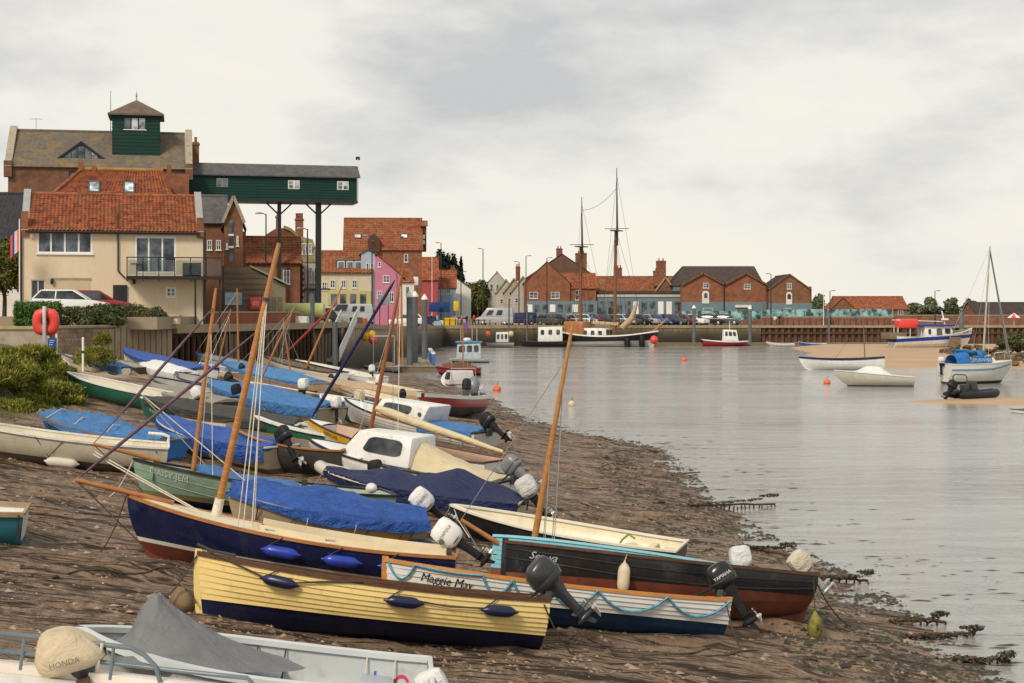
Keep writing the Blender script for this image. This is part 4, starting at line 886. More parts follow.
# twin gabled maltings
B = Bld('twin_gable_maltings', 'large brick maltings with two gables, dark hipped roof and teal ground floor', 266, 682, 'building', 3); w_ = B.lx(767); h_ = B.lz(285)
B.walls(w_, h_, 16, orange_brick); half = w_ / 2; zr = B.lz(274)
for k in range(2):
    x0 = half * k; MB().prism([(x0, h_), (x0 + half, h_), (x0 + half / 2, zr)], .5, lambda a, b_, t_: Vector((a, t_, b_))).build('gable_wall', orange_brick, B.T)
    for a, b_ in (((x0 - .1, h_), (x0 + half / 2, zr + .15)), ((x0 + half + .1, h_), (x0 + half / 2, zr + .15))):
        A_, B_ = Vector((a[0], .1, a[1])), Vector((b_[0], .1, b_[1])); dd = B_ - A_; MB().box((A_ + B_) / 2, (dd.length, .9, .3), 0, Matrix.Rotation(-math.atan2(dd.z, dd.x), 3, 'Y')).build('gable_coping', brown_tile, B.T)
        B.slope((a[0], .3, h_), (a[0], 6, h_), (x0 + half / 2, .3, zr), (x0 + half / 2, 6, zr), dark_roof, .5, wave=.01)
hx0, hx1 = X_(671, 270) - B.O.x, X_(764, 270) - B.O.x; hr0, hr1 = X_(682, 278) - B.O.x, X_(753, 278) - B.O.x; zr2 = Z_(266.5, 278) - 3; zl = Z_(286, 270) - 3
B.slope((hx0, 3, zl), (hx1, 3, zl), (hr0, 11, zr2), (hr1, 11, zr2), dark_roof, .5, wave=.01); B.slope((hx0, 18, zl), (hx0, 3, zl), (hr0, 11.01, zr2), (hr0, 11, zr2), dark_roof, .5, wave=.01); B.slope((hx1, 3, zl), (hx1, 18, zl), (hr1, 11, zr2), (hr1, 11.01, zr2), dark_roof, .5, wave=.01)
MB().span((hx0 + .3, 3.2, -.3), (0, 16, zl)).build('side_wall', teal_r, B.T)
MB().span((-.05, -.07, -.3), (w_ + .05, -.002, B.lz(302))).build('painted_ground_floor', teal_r, B.T)
for a, b_, c, d, nx, ny in ((703, 283, 709, 288, 2, 2), (744, 284, 750.5, 289, 2, 2), (703, 308, 713, 314, 2, 1), (736, 309, 750, 315, 3, 1)): B.pwin(a, b_, c, d, nx, ny)
d = MB().prism([(B.lx(702), B.lz(303.5)), (B.lx(709), B.lz(303.5)), (B.lx(709), B.lz(293)), (B.lx(707.5), B.lz(291)), (B.lx(703.5), B.lz(291)), (B.lx(702), B.lz(293))], .08, lambda a, b_, t_: Vector((a, -.09 - t_, b_))).build('arched_door', white_r, B.T)
MB().prism([(B.lx(704), B.lz(298)), (B.lx(707.4), B.lz(298)), (B.lx(707.4), B.lz(294)), (B.lx(705.7), B.lz(292.5)), (B.lx(704), B.lz(294))], .03, lambda a, b_, t_: Vector((a, -.18 - t_, b_))).build('pane', glass, d)
MB().span((B.lx(735), -.5, B.lz(307.5)), (B.lx(751), -.08, B.lz(305))).build('sign_fascia', white_r, B.T)
for a in (724, 767): B.pipe(B.lx(a), 0, B.lz(286), -.12, .1)
B = gable_front('single_gable_maltings', 'single gabled brick maltings with white arched door at the row end', 264, 769, 810, 289, 275, 14, warm_brick, dark_roof, zb=3, cop=brown_tile, wins=((787, 283, 791.5, 289, 2, 2),), wave=.01, cat='building')
MB().span((B.lx(768.5), -.07, -.3), (B.lx(812), -.002, B.lz(303))).build('painted_ground_floor', teal_r, B.T)
MB().span((B.lx(808), .3, -.3), (B.lx(812), 12, B.lz(286.5))).build('end_pier', warm_brick, B.T)
d = MB().prism([(B.lx(786), B.lz(304.5)), (B.lx(792), B.lz(304.5)), (B.lx(792), B.lz(294)), (B.lx(790.5), B.lz(292)), (B.lx(787.5), B.lz(292)), (B.lx(786), B.lz(294))], .08, lambda a, b_, t_: Vector((a, -.09 - t_, b_))).build('arched_door', white_r, B.T)
MB().prism([(B.lx(787.3), B.lz(299)), (B.lx(790.8), B.lz(299)), (B.lx(790.8), B.lz(295)), (B.lx(789), B.lz(293.5)), (B.lx(787.3), B.lz(295))], .03, lambda a, b_, t_: Vector((a, -.18 - t_, b_))).build('pane', glass, d)
B.pwin(785, 308, 791, 316, 2, 1)
# low building and right hand shed
B = side_gable('low_red_roof_building', 'low brick building with orange red hipped roof at the quay end', 285, 838, 908, 309, 297, 9, warm_brick, pant, zb=3, wins=tuple((a, 310, a + 5, 315, 2, 1) for a in (852, 864, 876, 888, 898)))
B = gable_front('low_brick_gable', 'small brick gable joined to the low red roofed building', 283, 830, 856, 310, 298, 8, warm_brick, pant_dark, zb=3)
B = side_gable('brick_shed', 'long brick shed with dark brown roof at the right edge', 270, 980, 1060, 318, 303, 14, warm_brick, dark_roof, zb=3, wins=((993, 319, 997, 324, 1, 1), (1005, 319, 1011, 326, 1, 1)), cat='shed')
B = Bld('dark_tiled_house', 'dark tiled house roof half hidden left of the cream house', 112, -30, 'house'); B.rh = Z_(194, 115) - B.zb; w_ = B.lx(20); h_ = B.lz(240); B.walls(w_, h_, 7, white_r, (), 'x'); B.gabled(w_, h_, 7, tiles('blue black tiles', (.06, .058, .065), (.04, .04, .045), (.09, .08, .07), .7), 'x', .1, .2, pitch=.3, wave=.02)
# ================================================================== BOATS
def solve(px, py, h):
    f = lambda Y: Z_(py, Y) - ground(X_(px, Y), Y) - h
    Y = 8.0
    while f(Y) > 0 and Y < 260: Y += .2
    a, b_ = Y - .2, Y
    for _ in range(30):
        c = (a + b_) / 2
        if f(c) > 0: a = c
        else: b_ = c
    return Vector((X_(px, a), a, Z_(py, a)))
ZUP = Vector((0, 0, 1)); FLEET = {}
class Boat:
    def __init__(s, name, label, bow, stern, bh, sh, beam, cat='boat', group=None, heel=0, Y=None, tr=.75, um=.42, bowp=2.1, rake=.25, trake=.0, nrd=2.5, rise=.25, mh=None, dead=.12, srise=0.0, sink=.03, flare=.10, near=True, base=-.10):
        if Y is None:
            B, S = solve(*bow, bh), solve(*stern, sh)
            if near: S.y += tr * beam / 2 * .9; S.z = ground(S.x, S.y) + sh      # the stern pixel is the near quarter
        else:
            Yb, Ys = Y if isinstance(Y, tuple) else (Y, Y)
            B, S = at(*bow, Yb), at(*stern, Ys); d0 = (B.z - base - bh + S.z - base - sh) / 2; bh, sh = B.z - base, S.z - base; mh = mh + d0 if mh else None
        B0, S0 = B - ZUP * (bh + sink), S - ZUP * (sh + sink)
        x = (B0 - S0); s.L = x.length; x.normalize()
        y = ZUP.cross(x).normalized(); z = x.cross(y)
        B0, S0 = B - z * (bh + sink), S - z * (sh + sink); x = (B0 - S0); s.L = x.length; x.normalize(); y = ZUP.cross(x).normalized(); z = x.cross(y)
        s.M = Matrix(((x.x, y.x, z.x, S0.x), (x.y, y.y, z.y, S0.y), (x.z, y.z, z.z, S0.z), (0, 0, 0, 1))) @ Matrix.Rotation(R(heel), 4, 'X')
        s.Mi = s.M.inverted(); s.B = beam; s.bh, s.sh = bh, sh; s.mh = mh if mh else min(bh, sh) * .95
        s.tr, s.um, s.bowp, s.rake, s.trake, s.nrd, s.rise, s.dead, s.srise, s.flare = tr, um, bowp, rake, trake, nrd, rise, dead, srise, flare
        s.T = thing(name, label, cat, s.M, group); s.name = name; FLEET[name] = s
        s.side = 1 if x.x < 0 else -1      # the side that faces the camera
        s.seed = sum(map(ord, label)) % 97
        print('BOAT', label[:40], 'L=%.2f' % s.L, 'bowY=%.1f sternY=%.1f' % (B.y, S.y), 'z=%.2f' % S0.z)
    def b(s, u):
        if u < s.um: k = s.tr + (1 - s.tr) * math.sin(math.pi / 2 * u / s.um)
        else: v = (u - s.um) / (1 - s.um); k = max(0, 1 - v ** s.bowp) ** .85
        return max(.012, k * s.B / 2)
    def zs(s, u):
        # parabola through stern, 0.4, bow
        a = ((s.bh - s.sh) - (s.mh - s.sh) / .4) / .6; return s.sh + ((s.mh - s.sh) / .4 - a * .4) * u + a * u * u
    def zk(s, u): return s.rise * max(0, (u - .62) / .38) ** 2.6 + s.srise * max(0, (.35 - u) / .35) ** 1.6
    def raw(s, u, t):
        a = t * math.pi / 2; n2 = 2 / s.nrd
        yr, zr = math.sin(a) ** n2, 1 - math.cos(a) ** n2
        zr = zr * (1 - s.dead) + s.dead * yr
        k = sstep(.5, 1.0, u) * .85
        yr, zr = lerp(yr, t ** .9, k), lerp(zr, t, k)
        yr *= (1 - s.flare) + s.flare * t
        zk, zt = s.zk(u), s.zs(u)
        x = u * s.L - s.rake * (1 - t) ** 1.7 * u ** 5 + s.trake * (1 - t) * (1 - u) ** 4
        return x, s.b(u) * yr, zk + (zt - zk) * zr
    def pt(s, u, t, side=1, off=0, dz=0):
        x, y, z = s.raw(u, t)
        if off:
            e = .01; x1, y1, _ = s.raw(min(1, u + e), t); x0, y0, _ = s.raw(max(0, u - e), t)
            d = math.hypot(x1 - x0, y1 - y0) or 1; x += -(y1 - y0) / d * off; y += (x1 - x0) / d * off
        return Vector((x, side * y, z + dz))
    def t_at(s, u, z):
        if z <= s.zk(u): return 0.0
        a, b_ = 0.0, 1.0
        for _ in range(18):
            c = (a + b_) / 2
            if s.raw(u, c)[2] < z: a = c
            else: b_ = c
        return a
    def us(s, n=22, u0=0, u1=1): return [u0 + (u1 - u0) * (1 - (1 - i / n) ** 1.35) for i in range(n + 1)]
    def hull(s, top, bottom, inner=None, wl=.25, wlb=None, stripe=None, sw=.05, gun=None, gw=.055, gh=.045, planks=0, plank_mat=None, sole=.10, th=.03, transom=None, n=22, cap=True, keel=True, fine=True, stem=None):
        wlb = wl + .06 if wlb is None else wlb
        us = s.us(n); kb, kt = (4, 6) if fine else (3, 4)
        rows = []; mi = []
        for u in us:
            zw = lerp(wl, wlb, u); ta = s.t_at(u, zw); tb = s.t_at(u, zw + sw) if stripe else ta
            ts = [ta * i / kb for i in range(kb + 1)] + ([tb] if stripe else []) + [tb + (1 - tb) * i / kt for i in range(1, kt + 1)]
            rows.append(ts)
        mi = [1] * kb + ([2] if stripe else []) + [0] * kt
        mats = [top, bottom, stripe or top, inner or top, transom or top]
        g = MB()
        for sd in (1, -1):
            P = [[s.pt(u, t, sd) for t in ts] for u, ts in zip(us, rows)]
            for j in range(len(mi)):
                g.grid([[P[i][j], P[i][j + 1]] for i in range(n + 1)], mi[j], flip=sd < 0)
        # transom, row by row
        ts = rows[0]
        for j in range(len(mi)):
            a, b_ = s.pt(0, ts[j]), s.pt(0, ts[j + 1])
            g.add([(a.x, a.y, a.z), (a.x, -a.y, a.z), (b_.x, -b_.y, b_.z), (b_.x, b_.y, b_.z)], [(0, 1, 2, 3)], 4 if (mi[j] == 0) else mi[j])
        if inner:
            def ip(u, t, sd):
                p = s.pt(u, t, sd, -th); p.y = sd * max(0, sd * p.y)
                if p.z < sole + s.zk(u) * .6: p.z = sole + s.zk(u) * .6
                p.x = min(max(p.x, th), s.L - .08 - s.rake * .3 * (1 - t)); return p
            tt = [i / 8 for i in range(9)]
            for sd in (1, -1):
                g.grid([[ip(u, t, sd) for t in tt] for u in us], 3, flip=sd > 0)
            g.add([ip(0, t, 1) for t in tt] + [ip(0, t, -1) for t in tt], [(j, j + 1, 9 + j + 1, 9 + j) for j in range(8)], 3)
        g.build('hull', mats, s.T, 50, doubles=False)
        gm = gun or top
        s.gun = gm
        for sd in (1, -1):
            rr = []
            for u in us:
                p = s.pt(u, 1, sd); o = s.pt(u, 1, sd, gw * .45); i_ = s.pt(u, 1, sd, -gw * .62)
                i_.y = sd * max(0, sd * i_.y)
                rr.append([o + Vector((0, 0, -gh * .55)), o + Vector((0, 0, gh * .4)), i_ + Vector((0, 0, gh * .4)), i_ + Vector((0, 0, -gh * .4))])
            gg = MB().grid(rr, 0, True, flip=sd > 0)
            gg.build('gunwale', gm, s.T, 40)
        if cap:
            p = s.pt(0, 1); MB().box((p.x, 0, p.z + .012), (.05, 2 * p.y + .02, .05)).build('transom_cap', gm, s.T, bevel=.008)
        if keel:
            pr = [s.pt(u, 0, 1) for u in us]; rr = [[Vector((p.x, sy * .022, p.z + dz)) for sy, dz in ((-1, .02), (1, .02), (1, -.05), (-1, -.05))] for p in pr]
            MB().grid(rr, 0, True).build('keel', bottom, s.T)
        if stem:
            pr = [s.pt(1, t, 1) + Vector((.012, 0, 0)) for t in (0, .15, .3, .45, .6, .75, .9, 1.0)]; pr[-1].z += .05
            rr = [[Vector((p.x + dx, sy * .03, p.z)) for dx, sy in ((-.05, -1), (.035, -.6), (.035, .6), (-.05, 1))] for p in pr]
            q = MB().grid(rr, 0, True); o = len(q.v) - 4; q.f.append((o, o + 1, o + 2, o + 3)); q.m.append(0); q.build('stem_post', stem, s.T)
        if planks:
            pm = plank_mat or top
            for sd in (1, -1):
                for j in range(planks):
                    g = MB(); ra = []; rb = []
                    for u in us:
                        tw = s.t_at(u, lerp(wl, wlb, u)); ta, tb = lerp(tw, 1, j / planks), lerp(tw, 1, (j + 1) / planks)
                        f = 1 - .75 * sstep(.9, 1, u)
                        ra.append([s.pt(u, ta, sd, .001), s.pt(u, ta, sd, .026 * f)]); rb.append([s.pt(u, ta, sd, .026 * f), s.pt(u, tb, sd, .006 * f)])
                    g.grid(ra, flip=sd < 0); g.grid(rb, flip=sd < 0); g.build('plank', pm, s.T, 30)
        return s
    def thwart(s, u, w=.24, z=None, mat=None, h=.03, name='thwart'):
        z = s.zs(u) - .2 if z is None else z; t = s.t_at(u, z); y = s.raw(u, t)[1] - .03
        y2 = s.raw(min(1, u + w / s.L), s.t_at(u + w / s.L, z))[1] - .03
        x = u * s.L
        MB().hexa([(x, -y, z), (x + w, -y2, z), (x + w, y2, z), (x, y, z), (x, -y, z + h), (x + w, -y2, z + h), (x + w, y2, z + h), (x, y, z + h)]).build(name, mat, s.T, bevel=.006)
    def deck(s, u0, u1, mat, z=-.01, camber=.05, name='foredeck', coaming=None):
        us = s.us(10, u0, u1); g = MB()
        g.grid([[Vector((s.pt(u, 1).x, s.pt(u, 1).y * k, s.zs(u) + z + camber * (1 - k * k) * min(1, s.b(u) * 3))) for k in (-1, -.66, -.33, 0, .33, .66, 1)] for u in us], flip=True)
        a = us[0]; p = s.pt(a, 1); zz = s.zs(a) + z
        g.add([(p.x, -p.y, zz), (p.x, p.y, zz), (p.x, p.y * .9, zz - .3), (p.x, -p.y * .9, zz - .3)], [(0, 1, 2, 3)])
        g.build(name, mat, s.T, 40)
    def side_deck(s, u0, u1, w, mat, z=.0, coam=None):
        us = s.us(12, u0, u1)
        for sd in (1, -1):
            g = MB().grid([[s.pt(u, 1, sd, 0, z), s.pt(u, 1, sd, -w, z + .02), s.pt(u, 1, sd, -w - .02, z - .18)] for u in us]); g.build('side_deck', mat, s.T, 30)
            if coam:
                g = MB().grid([[s.pt(u, 1, sd, -w + .01, z), s.pt(u, 1, sd, -w + .01, z + .1), s.pt(u, 1, sd, -w - .015, z + .1), s.pt(u, 1, sd, -w - .015, z - .1)] for u in us], closed=True); g.build('coaming', coam, s.T, 30)
    def cover(s, name, label, mat, u0=0, u1=1, cam=((0, .15), (.5, .25), (1, .05)), drop=.22, wr=.025, cat='cover', n=34, hem=.5, group=None, ridge=1.4, gap=.035, lash=4):
        g = MB(); us = s.us(n, u0, u1); rows = []; ss = [-1, -.93, -.86, -.8, -.72, -.6, -.48, -.36, -.24, -.12, 0, .12, .24, .36, .48, .6, .72, .8, .86, .93, 1]
        for u in us:
            r = []
            for q in ss:
                sd = 1 if q >= 0 else -1; a = abs(q)
                nz1 = noise.noise((u * s.L * 1.6 + s.seed, q * 2.2, 1.7)); nz2 = noise.noise((u * s.L * 4.5 + q * 2, q * 5, s.seed))
                if a <= .8:
                    k = a / .8; p = s.pt(u, 1, sd); base = interp(cam, (u - u0) / (u1 - u0))
                    v = Vector((p.x, sd * (abs(p.y) + gap) * k, p.z + .03 + base * (1 - k ** ridge) + wr * (nz1 * 1.6 + nz2) * (1 - k * .6)))
                else:
                    k = (a - .8) / .2; dd = drop * (1 + hem * noise.noise((u * s.L * 1.1, s.seed + sd * 3, 4.4)))
                    t = max(.12, 1 - k * dd / max(.2, s.zs(u))); v = s.pt(u, t, sd, gap + .018 * nz2 * k + wr * .5 * (1 + nz1) * k)
                    v.z += .03 * (1 - k)
                r.append(v)
            rows.append(r)
        # close the two ends a little way down
        for end, dx in ((0, -.02), (-1, .02)):
            e_ = [Vector((v.x + dx, v.y, v.z - (.12 if abs(q) < .8 else .0))) for v, q in zip(rows[end], ss)]
            rows = [e_] + rows if end == 0 else rows + [e_]
        g.grid(rows, flip=True)
        o = g.build(name, mat, None, 60, M=s.M)
        for k in range(lash):
            u = lerp(u0, u1, (k + .6) / (lash + .2))
            for sd in (1, -1):
                dd = drop * (1 + hem * noise.noise((u * s.L * 1.1, s.seed + sd * 3, 4.4))); t = max(.15, 1 - dd / max(.2, s.zs(u)))
                MB().tube([s.pt(u, t + .06, sd, gap + .03), s.pt(u, t - .02, sd, gap + .03), s.pt(u + .012, max(.1, t - .28), sd, .02), s.pt(u + .015, max(.05, t - .45), sd, .012)], .009, 5).build('lashing', rope_w if k % 3 else rope_d, o)
        return tag(o, label, cat, group)
    def px(s, px, py, Y=None):
        return s.Mi @ at(px, py, Y if Y else (s.M @ Vector((s.L * .5, 0, 0))).y)
    def wY(s, u): return (s.M @ Vector((u * s.L, 0, 0))).y
    def line(s, pts, r, mat, name='rope', n=5, sag=0):
        if sag:
            a, b_ = Vector(pts[0]), Vector(pts[-1]); pts = [a.lerp(b_, i / 10) + Vector((0, 0, -sag * 4 * (i / 10) * (1 - i / 10))) for i in range(11)]
        return MB().tube(pts, r, n).build(name, mat, s.T, 60)
    def mast(s, u, top, r0=.05, r1=.028, mat=None, base_z=None, name='mast'):
        bz = base_z if base_z is not None else .15; base = Vector((u * s.L, 0, bz)); tp = s.px(*top, s.wY(u)); tp.y *= 1
        mid = base.lerp(tp, .5); MB().tube([base, base.lerp(tp, .3), base.lerp(tp, .7), base.lerp(tp, .97), tp], [r0, r0 * 1.03, (r0 + r1) / 2 * 1.06, r1, r1 * .7], 10).build(name, mat or wood_mast, s.T, 60)
        s.mb, s.mt = base, tp; return base, tp
    def mp(s, k): return s.mb.lerp(s.mt, k)
    def shrouds(s, k=.72, u=None, r=.010, mat=None, aft=.25):
        x = s.mb.x - aft
        for sd in (1, -1):
            uu = max(.02, x / s.L); s.line([s.mp(k), s.pt(uu, 1, sd)], r, mat or steel, 'shroud', 4)
    def name_text(s, txt, u, t, size, mat, shear=0, off=.012, side=None, name='lettering'):
        sd = side or s.side
        fl = 1 if sd > 0 else -1
        hgt = s.zs(u) - s.zk(u)
        lettering(txt, size, lambda x, y: s.pt(min(.995, u - fl * x / s.L), min(1, t + y / hgt), sd, off), mat, s.T, shear, name)
    def rope_swag(s, us_, t=1, drop=.12, r=.018, mat=None, side=None, off=.05):
        sd = side or s.side
        for a, b_ in zip(us_, us_[1:]):
            P = []
            for i in range(9):
                k = i / 8; u = lerp(a, b_, k); d = drop * 4 * k * (1 - k); P.append(s.pt(u, t - d / s.zs(u), sd, off))
            MB().tube(P, r, 6).build('rope', mat or rope_blue, s.T, 60)
    def cabin(s, x0, x1, w0, w1, zb, h, mat, rf=.35, rb=.08, inset=.10, wins=(), front=True, bev=.04, roof=None, name='cabin'):
        """x0 aft, x1 forward; w0/w1 width aft/forward; wins: list of (a0,a1) spans along the sides"""
        b0 = [(x0, -w0 / 2, zb), (x1, -w1 / 2, zb), (x1, w1 / 2, zb), (x0, w0 / 2, zb)]
        t0 = [(x0 + rb, -(w0 / 2 - inset), zb + h), (x1 - rf, -(w1 / 2 - inset), zb + h * .96), (x1 - rf, w1 / 2 - inset, zb + h * .96), (x0 + rb, w0 / 2 - inset, zb + h)]
        c = MB().hexa(b0 + t0).build(name, mat, s.T, bevel=bev)
        V = Vector
        for sd in (0, 1):
            A, B_, C, D_ = (V(b0[0]), V(b0[1]), V(t0[1]), V(t0[0])) if sd == 0 else (V(b0[3]), V(b0[2]), V(t0[2]), V(t0[3]))
            nr = (B_ - A).cross(D_ - A).normalized() * (1 if sd == 0 else -1)
            for a0, a1, v0, v1 in wins: face_window(c, A, B_, C, D_, a0, a1, v0, v1, nr)
        if front:
            A, B_, C, D_ = V(b0[1]), V(b0[2]), V(t0[2]), V(t0[1]); nr = (B_ - A).cross(D_ - A).normalized()
            for a0, a1 in ((.08, .46), (.54, .92)): face_window(c, A, B_, C, D_, a0, a1, .42, .9, nr)
        return c
    def fender(s, label, u, t, mat, length=.55, r=.085, vertical=False, side=None, sag=0, rope=True):
        sd = side or s.side; c = s.pt(u, t, sd, r * .95)
        if vertical: ax = Vector((0, 0, 1))
        else: ax = (s.pt(min(1, u + .04), t, sd) - s.pt(max(0, u - .04), t, sd)).normalized()
        rot = ax.to_track_quat('Z', 'Y').to_matrix(); L2 = length / 2
        g = MB().lathe([(.012, -L2 - .05), (.02, -L2 - .02), (r * .55, -L2 + .01), (r * .9, -L2 + .06), (r, -L2 + .12), (r, L2 - .12), (r * .9, L2 - .06), (r * .55, L2 - .01), (.02, L2 + .02), (.012, L2 + .05)], 12, (0, 0, 0), rot)
        o = tag(g.build('fender', mat, None, 50, M=s.M @ Matrix.Translation(c)), label, 'fender', 'fenders hung on the beached boats')
        if rope:
            tp = s.pt(u, 1, sd, .03) - c
            MB().tube([ax * (L2 + .03), tp], .008, 4).build('lanyard', rope_d if mat is not fender_cream else rope_w, o)
        return o
def face_window(parent, A, B_, C, D_, a0, a1, v0, v1, nr, gm=None, fm=None, fw=.02):
    P = lambda a, v: A.lerp(B_, a).lerp(D_.lerp(C, a), v)
    rc = .22; pts = []
    for ca, cv, q in ((1, 0, 3), (1, 1, 0), (0, 1, 1), (0, 0, 2)):
        for k in range(4):
            th = q * math.pi / 2 + k / 3 * math.pi / 2; ea, ev = rc * (a1 - a0), rc * (v1 - v0)
            x = (a1 - ea if ca else a0 + ea) + ea * math.cos(th); y = (v1 - ev if cv else v0 + ev) + ev * math.sin(th); pts.append((x, y))
    q = [P(a, v) + nr * .03 for a, v in pts]; ce = P((a0 + a1) / 2, (v0 + v1) / 2)
    pane = MB().add(q, [tuple(range(len(q)))]).build('window', gm or glass_dark, parent, None)
    n = len(q); o_ = [p + (p - ce).normalized() * fw + nr * -.004 for p in q]; i_ = [p + nr * .006 for p in q]
    return pane

# ---- outboard motors -------------------------------------------------------
OBM = {}
def superring(cx, cy, z, lx, wy, n=14, pw=3.0, jit=0, seed=0):
    r = []
    for k in range(n):
        a = 2 * math.pi * k / n; c, s_ = math.cos(a), math.sin(a); f = (abs(c) ** pw + abs(s_) ** pw) ** (-1 / pw)
        j = 1 + jit * noise.noise((c * 1.7 + seed, s_ * 1.7, z * 4))
        r.append(Vector((cx + lx * c * f * j, cy + wy * s_ * f * j, z)))
    return r
def capped(rows, mat, name, smooth=45):
    g = MB().grid(rows, 0, True); n = len(rows[0]); o = len(g.v) - n * len(rows)
    g.f.append(tuple(o + k for k in range(n))[::-1]); g.m.append(0); o = len(g.v) - n; g.f.append(tuple(o + k for k in range(n))); g.m.append(0)
    return g.mesh(name, mat, smooth)
def ob_meshes(cowl, leg, bag):
    k = (cowl.name, leg.name, bag)
    if k in OBM: return OBM[k]
    r = {}
    r['leg'] = capped([superring(-.20, 0, z, lx, wy, 10, 2.6) for z, lx, wy in ((.04, .13, .10), (-.12, .12, .085), (-.22, .085, .06), (-.5, .075, .045), (-.60, .085, .04))], leg, 'leg')
    g = MB(); g.box((-.26, 0, -.56), (.34, .17, .016)); g.tube([(-.06, 0, -.70), (-.10, 0, -.70), (-.18, 0, -.70), (-.30, 0, -.70), (-.36, 0, -.70)], [.012, .035, .052, .05, .04], 10)
    g.hexa([(-.26, -.012, -.72), (-.16, -.012, -.72), (-.16, .012, -.72), (-.26, .012, -.72), (-.30, -.008, -.88), (-.24, -.008, -.88), (-.24, .008, -.88), (-.30, .008, -.88)])
    g.hexa([(-.27, -.02, -.7), (-.13, -.02, -.7), (-.13, .02, -.7), (-.27, .02, -.7), (-.27, -.03, -.57), (-.13, -.03, -.57), (-.13, .03, -.57), (-.27, .03, -.57)])
    r['gearcase'] = g.mesh('gearcase', leg, 40)
    g = MB(); g.tube([(-.36, 0, -.70), (-.44, 0, -.70), (-.46, 0, -.70)], [.04, .03, .01], 8)
    for j in range(3):
        rot = Matrix.Rotation(2.094 * j + .4, 3, 'X')
        bl = [(0, .02), (.05, .10), (.11, .125), (.14, .06), (.12, -.03), (.05, -.05)]
        g.prism([(a, c) for a, c in bl], .012, lambda a, c, th: Vector((-.40, 0, -.70)) + rot @ Vector((c * .35 + th, c, a + .02)))
    r['propeller'] = g.mesh('propeller', prop_metal, 30)
    g = MB(); g.box((-.02, 0, -.06), (.10, .22, .24)); g.box((-.09, 0, .02), (.10, .12, .12)); r['clamp_bracket'] = g.mesh('clamp_bracket', dark_grey, bevel=.01)
    if bag:
        sd_ = len(OBM); r['cover_bag'] = capped([superring(-.20, 0, z, lx, wy, 18, 4.2, .07, sd_ * 3.1 + z) for z, lx, wy in ((-.10, .10, .10), (-.05, .19, .15), (.04, .235, .185), (.16, .25, .19), (.30, .245, .18), (.41, .22, .15), (.45, .13, .09))], cowl, 'cover_bag')
        r['drawstring'] = MB().tube([Vector((-.20 + .205 * math.cos(a), .165 * math.sin(a), -.035)) for a in [k * math.pi / 8 for k in range(17)]], .012, 5).mesh('drawstring', rope_d, 50)
    else:
        r['cowling'] = capped([superring(cx, 0, z, lx, wy, 16, 3.0) for cx, z, lx, wy in ((-.19, .03, .17, .12), (-.19, .06, .235, .15), (-.19, .14, .25, .16), (-.19, .17, .245, .155), (-.185, .18, .25, .16), (-.19, .32, .235, .15), (-.20, .40, .20, .125), (-.21, .44, .12, .08))], cowl, 'cowling')
        r['tiller'] = MB().tube([(-.02, .03, .10), (.12, .03, .13), (.40, .03, .17), (.52, .03, .18)], [.03, .022, .02, .026], 7).mesh('tiller', black_rub, 50)
        r['cowl_band'] = capped([superring(-.19, 0, z, lx, wy, 16, 3.0) for z, lx, wy in ((.145, .256, .166), (.175, .256, .166))], dark_grey if cowl is not dark_grey else mid_grey, 'cowl_band')
    OBM[k] = r
    return r
def outboard(bt, cowl, leg=None, tilt=0, bag=False, scale=1.0, y=0, dx=0, dz=0, text=None, tmat=None, turn=0, label=None):
    leg = leg or dark_grey
    if bag and scale >= 1.05: scale *= .66
    ms_ = ob_meshes(cowl, leg, bag)
    p = bt.pt(0, 1); Mx = Matrix.Translation((p.x - .02 + dx, y, p.z + .03 + dz)) @ Matrix.Rotation(R(turn), 4, 'Z') @ Matrix.Rotation(R(tilt), 4, 'Y') @ Matrix.Scale(scale, 4)
    o = link('outboard_motor', ms_['leg'], bt.T, Mx)
    if label: o['label'] = label
    for k, me_ in ms_.items():
        if k == 'leg': continue
        c = link(k, me_, o)
        if k == 'clamp_bracket': c.matrix_local = Matrix.Rotation(R(-tilt), 4, 'Y')
    if text:
        sd = bt.side
        lettering(text, .085, lambda x, z: Vector((-.19 - sd * x, sd * .166 if not bag else sd * .204, .22 + z)), tmat or white_far, o)
    return o
# ================================================================== THE FLEET, near to far
BEACHED = 'small boats drawn up on the mud'
# --- white boat with tube rails, bottom left corner
bt = Boat('motor_boat', 'white boat with blue grey tube rails cut off by the bottom left corner', (-210, 652), (235, 728), .95, .9, 1.7, group=BEACHED, tr=.8)
bt.hull(white, white, white, wl=.2, gun=M('warm white rubbing band', (.78, .70, .62), .4, .06), gw=.14, gh=.10)
bt.deck(.0, 1, white, z=-.05, name='deck')
rail = M('blue grey rail tube', (.16, .20, .22), .35, .1, metal=.3)
yr_ = -1
r_hi, r_lo = [], []
for k in range(13):
    u = .30 + .62 * k / 12; p = bt.pt(u, 1, yr_, -.10); r_hi.append(p + Vector((0, 0, .30))); 
r_hi = [bt.pt(.22, 1, yr_, -.1, .03), bt.pt(.235, 1, yr_, -.1, .16), bt.pt(.265, 1, yr_, -.1, .25)] + r_hi
MB().tube(r_hi, .022, 8).build('guard_rail', rail, bt.T, 60)
r_lo = [bt.pt(.02 + .9 * k / 12, 1, yr_, -.07, .14) for k in range(13)]; r_lo = [bt.pt(.0, 1, yr_, -.07, .02), bt.pt(.008, 1, yr_, -.07, .1)] + r_lo
MB().tube(r_lo, .020, 8).build('guard_rail', rail, bt.T, 60)
for u in (.34, .55, .76): MB().tube([bt.pt(u, 1, yr_, -.08, 0), bt.pt(u, 1, yr_, -.1, .3)], .016, 6).build('stanchion', rail, bt.T, 60)
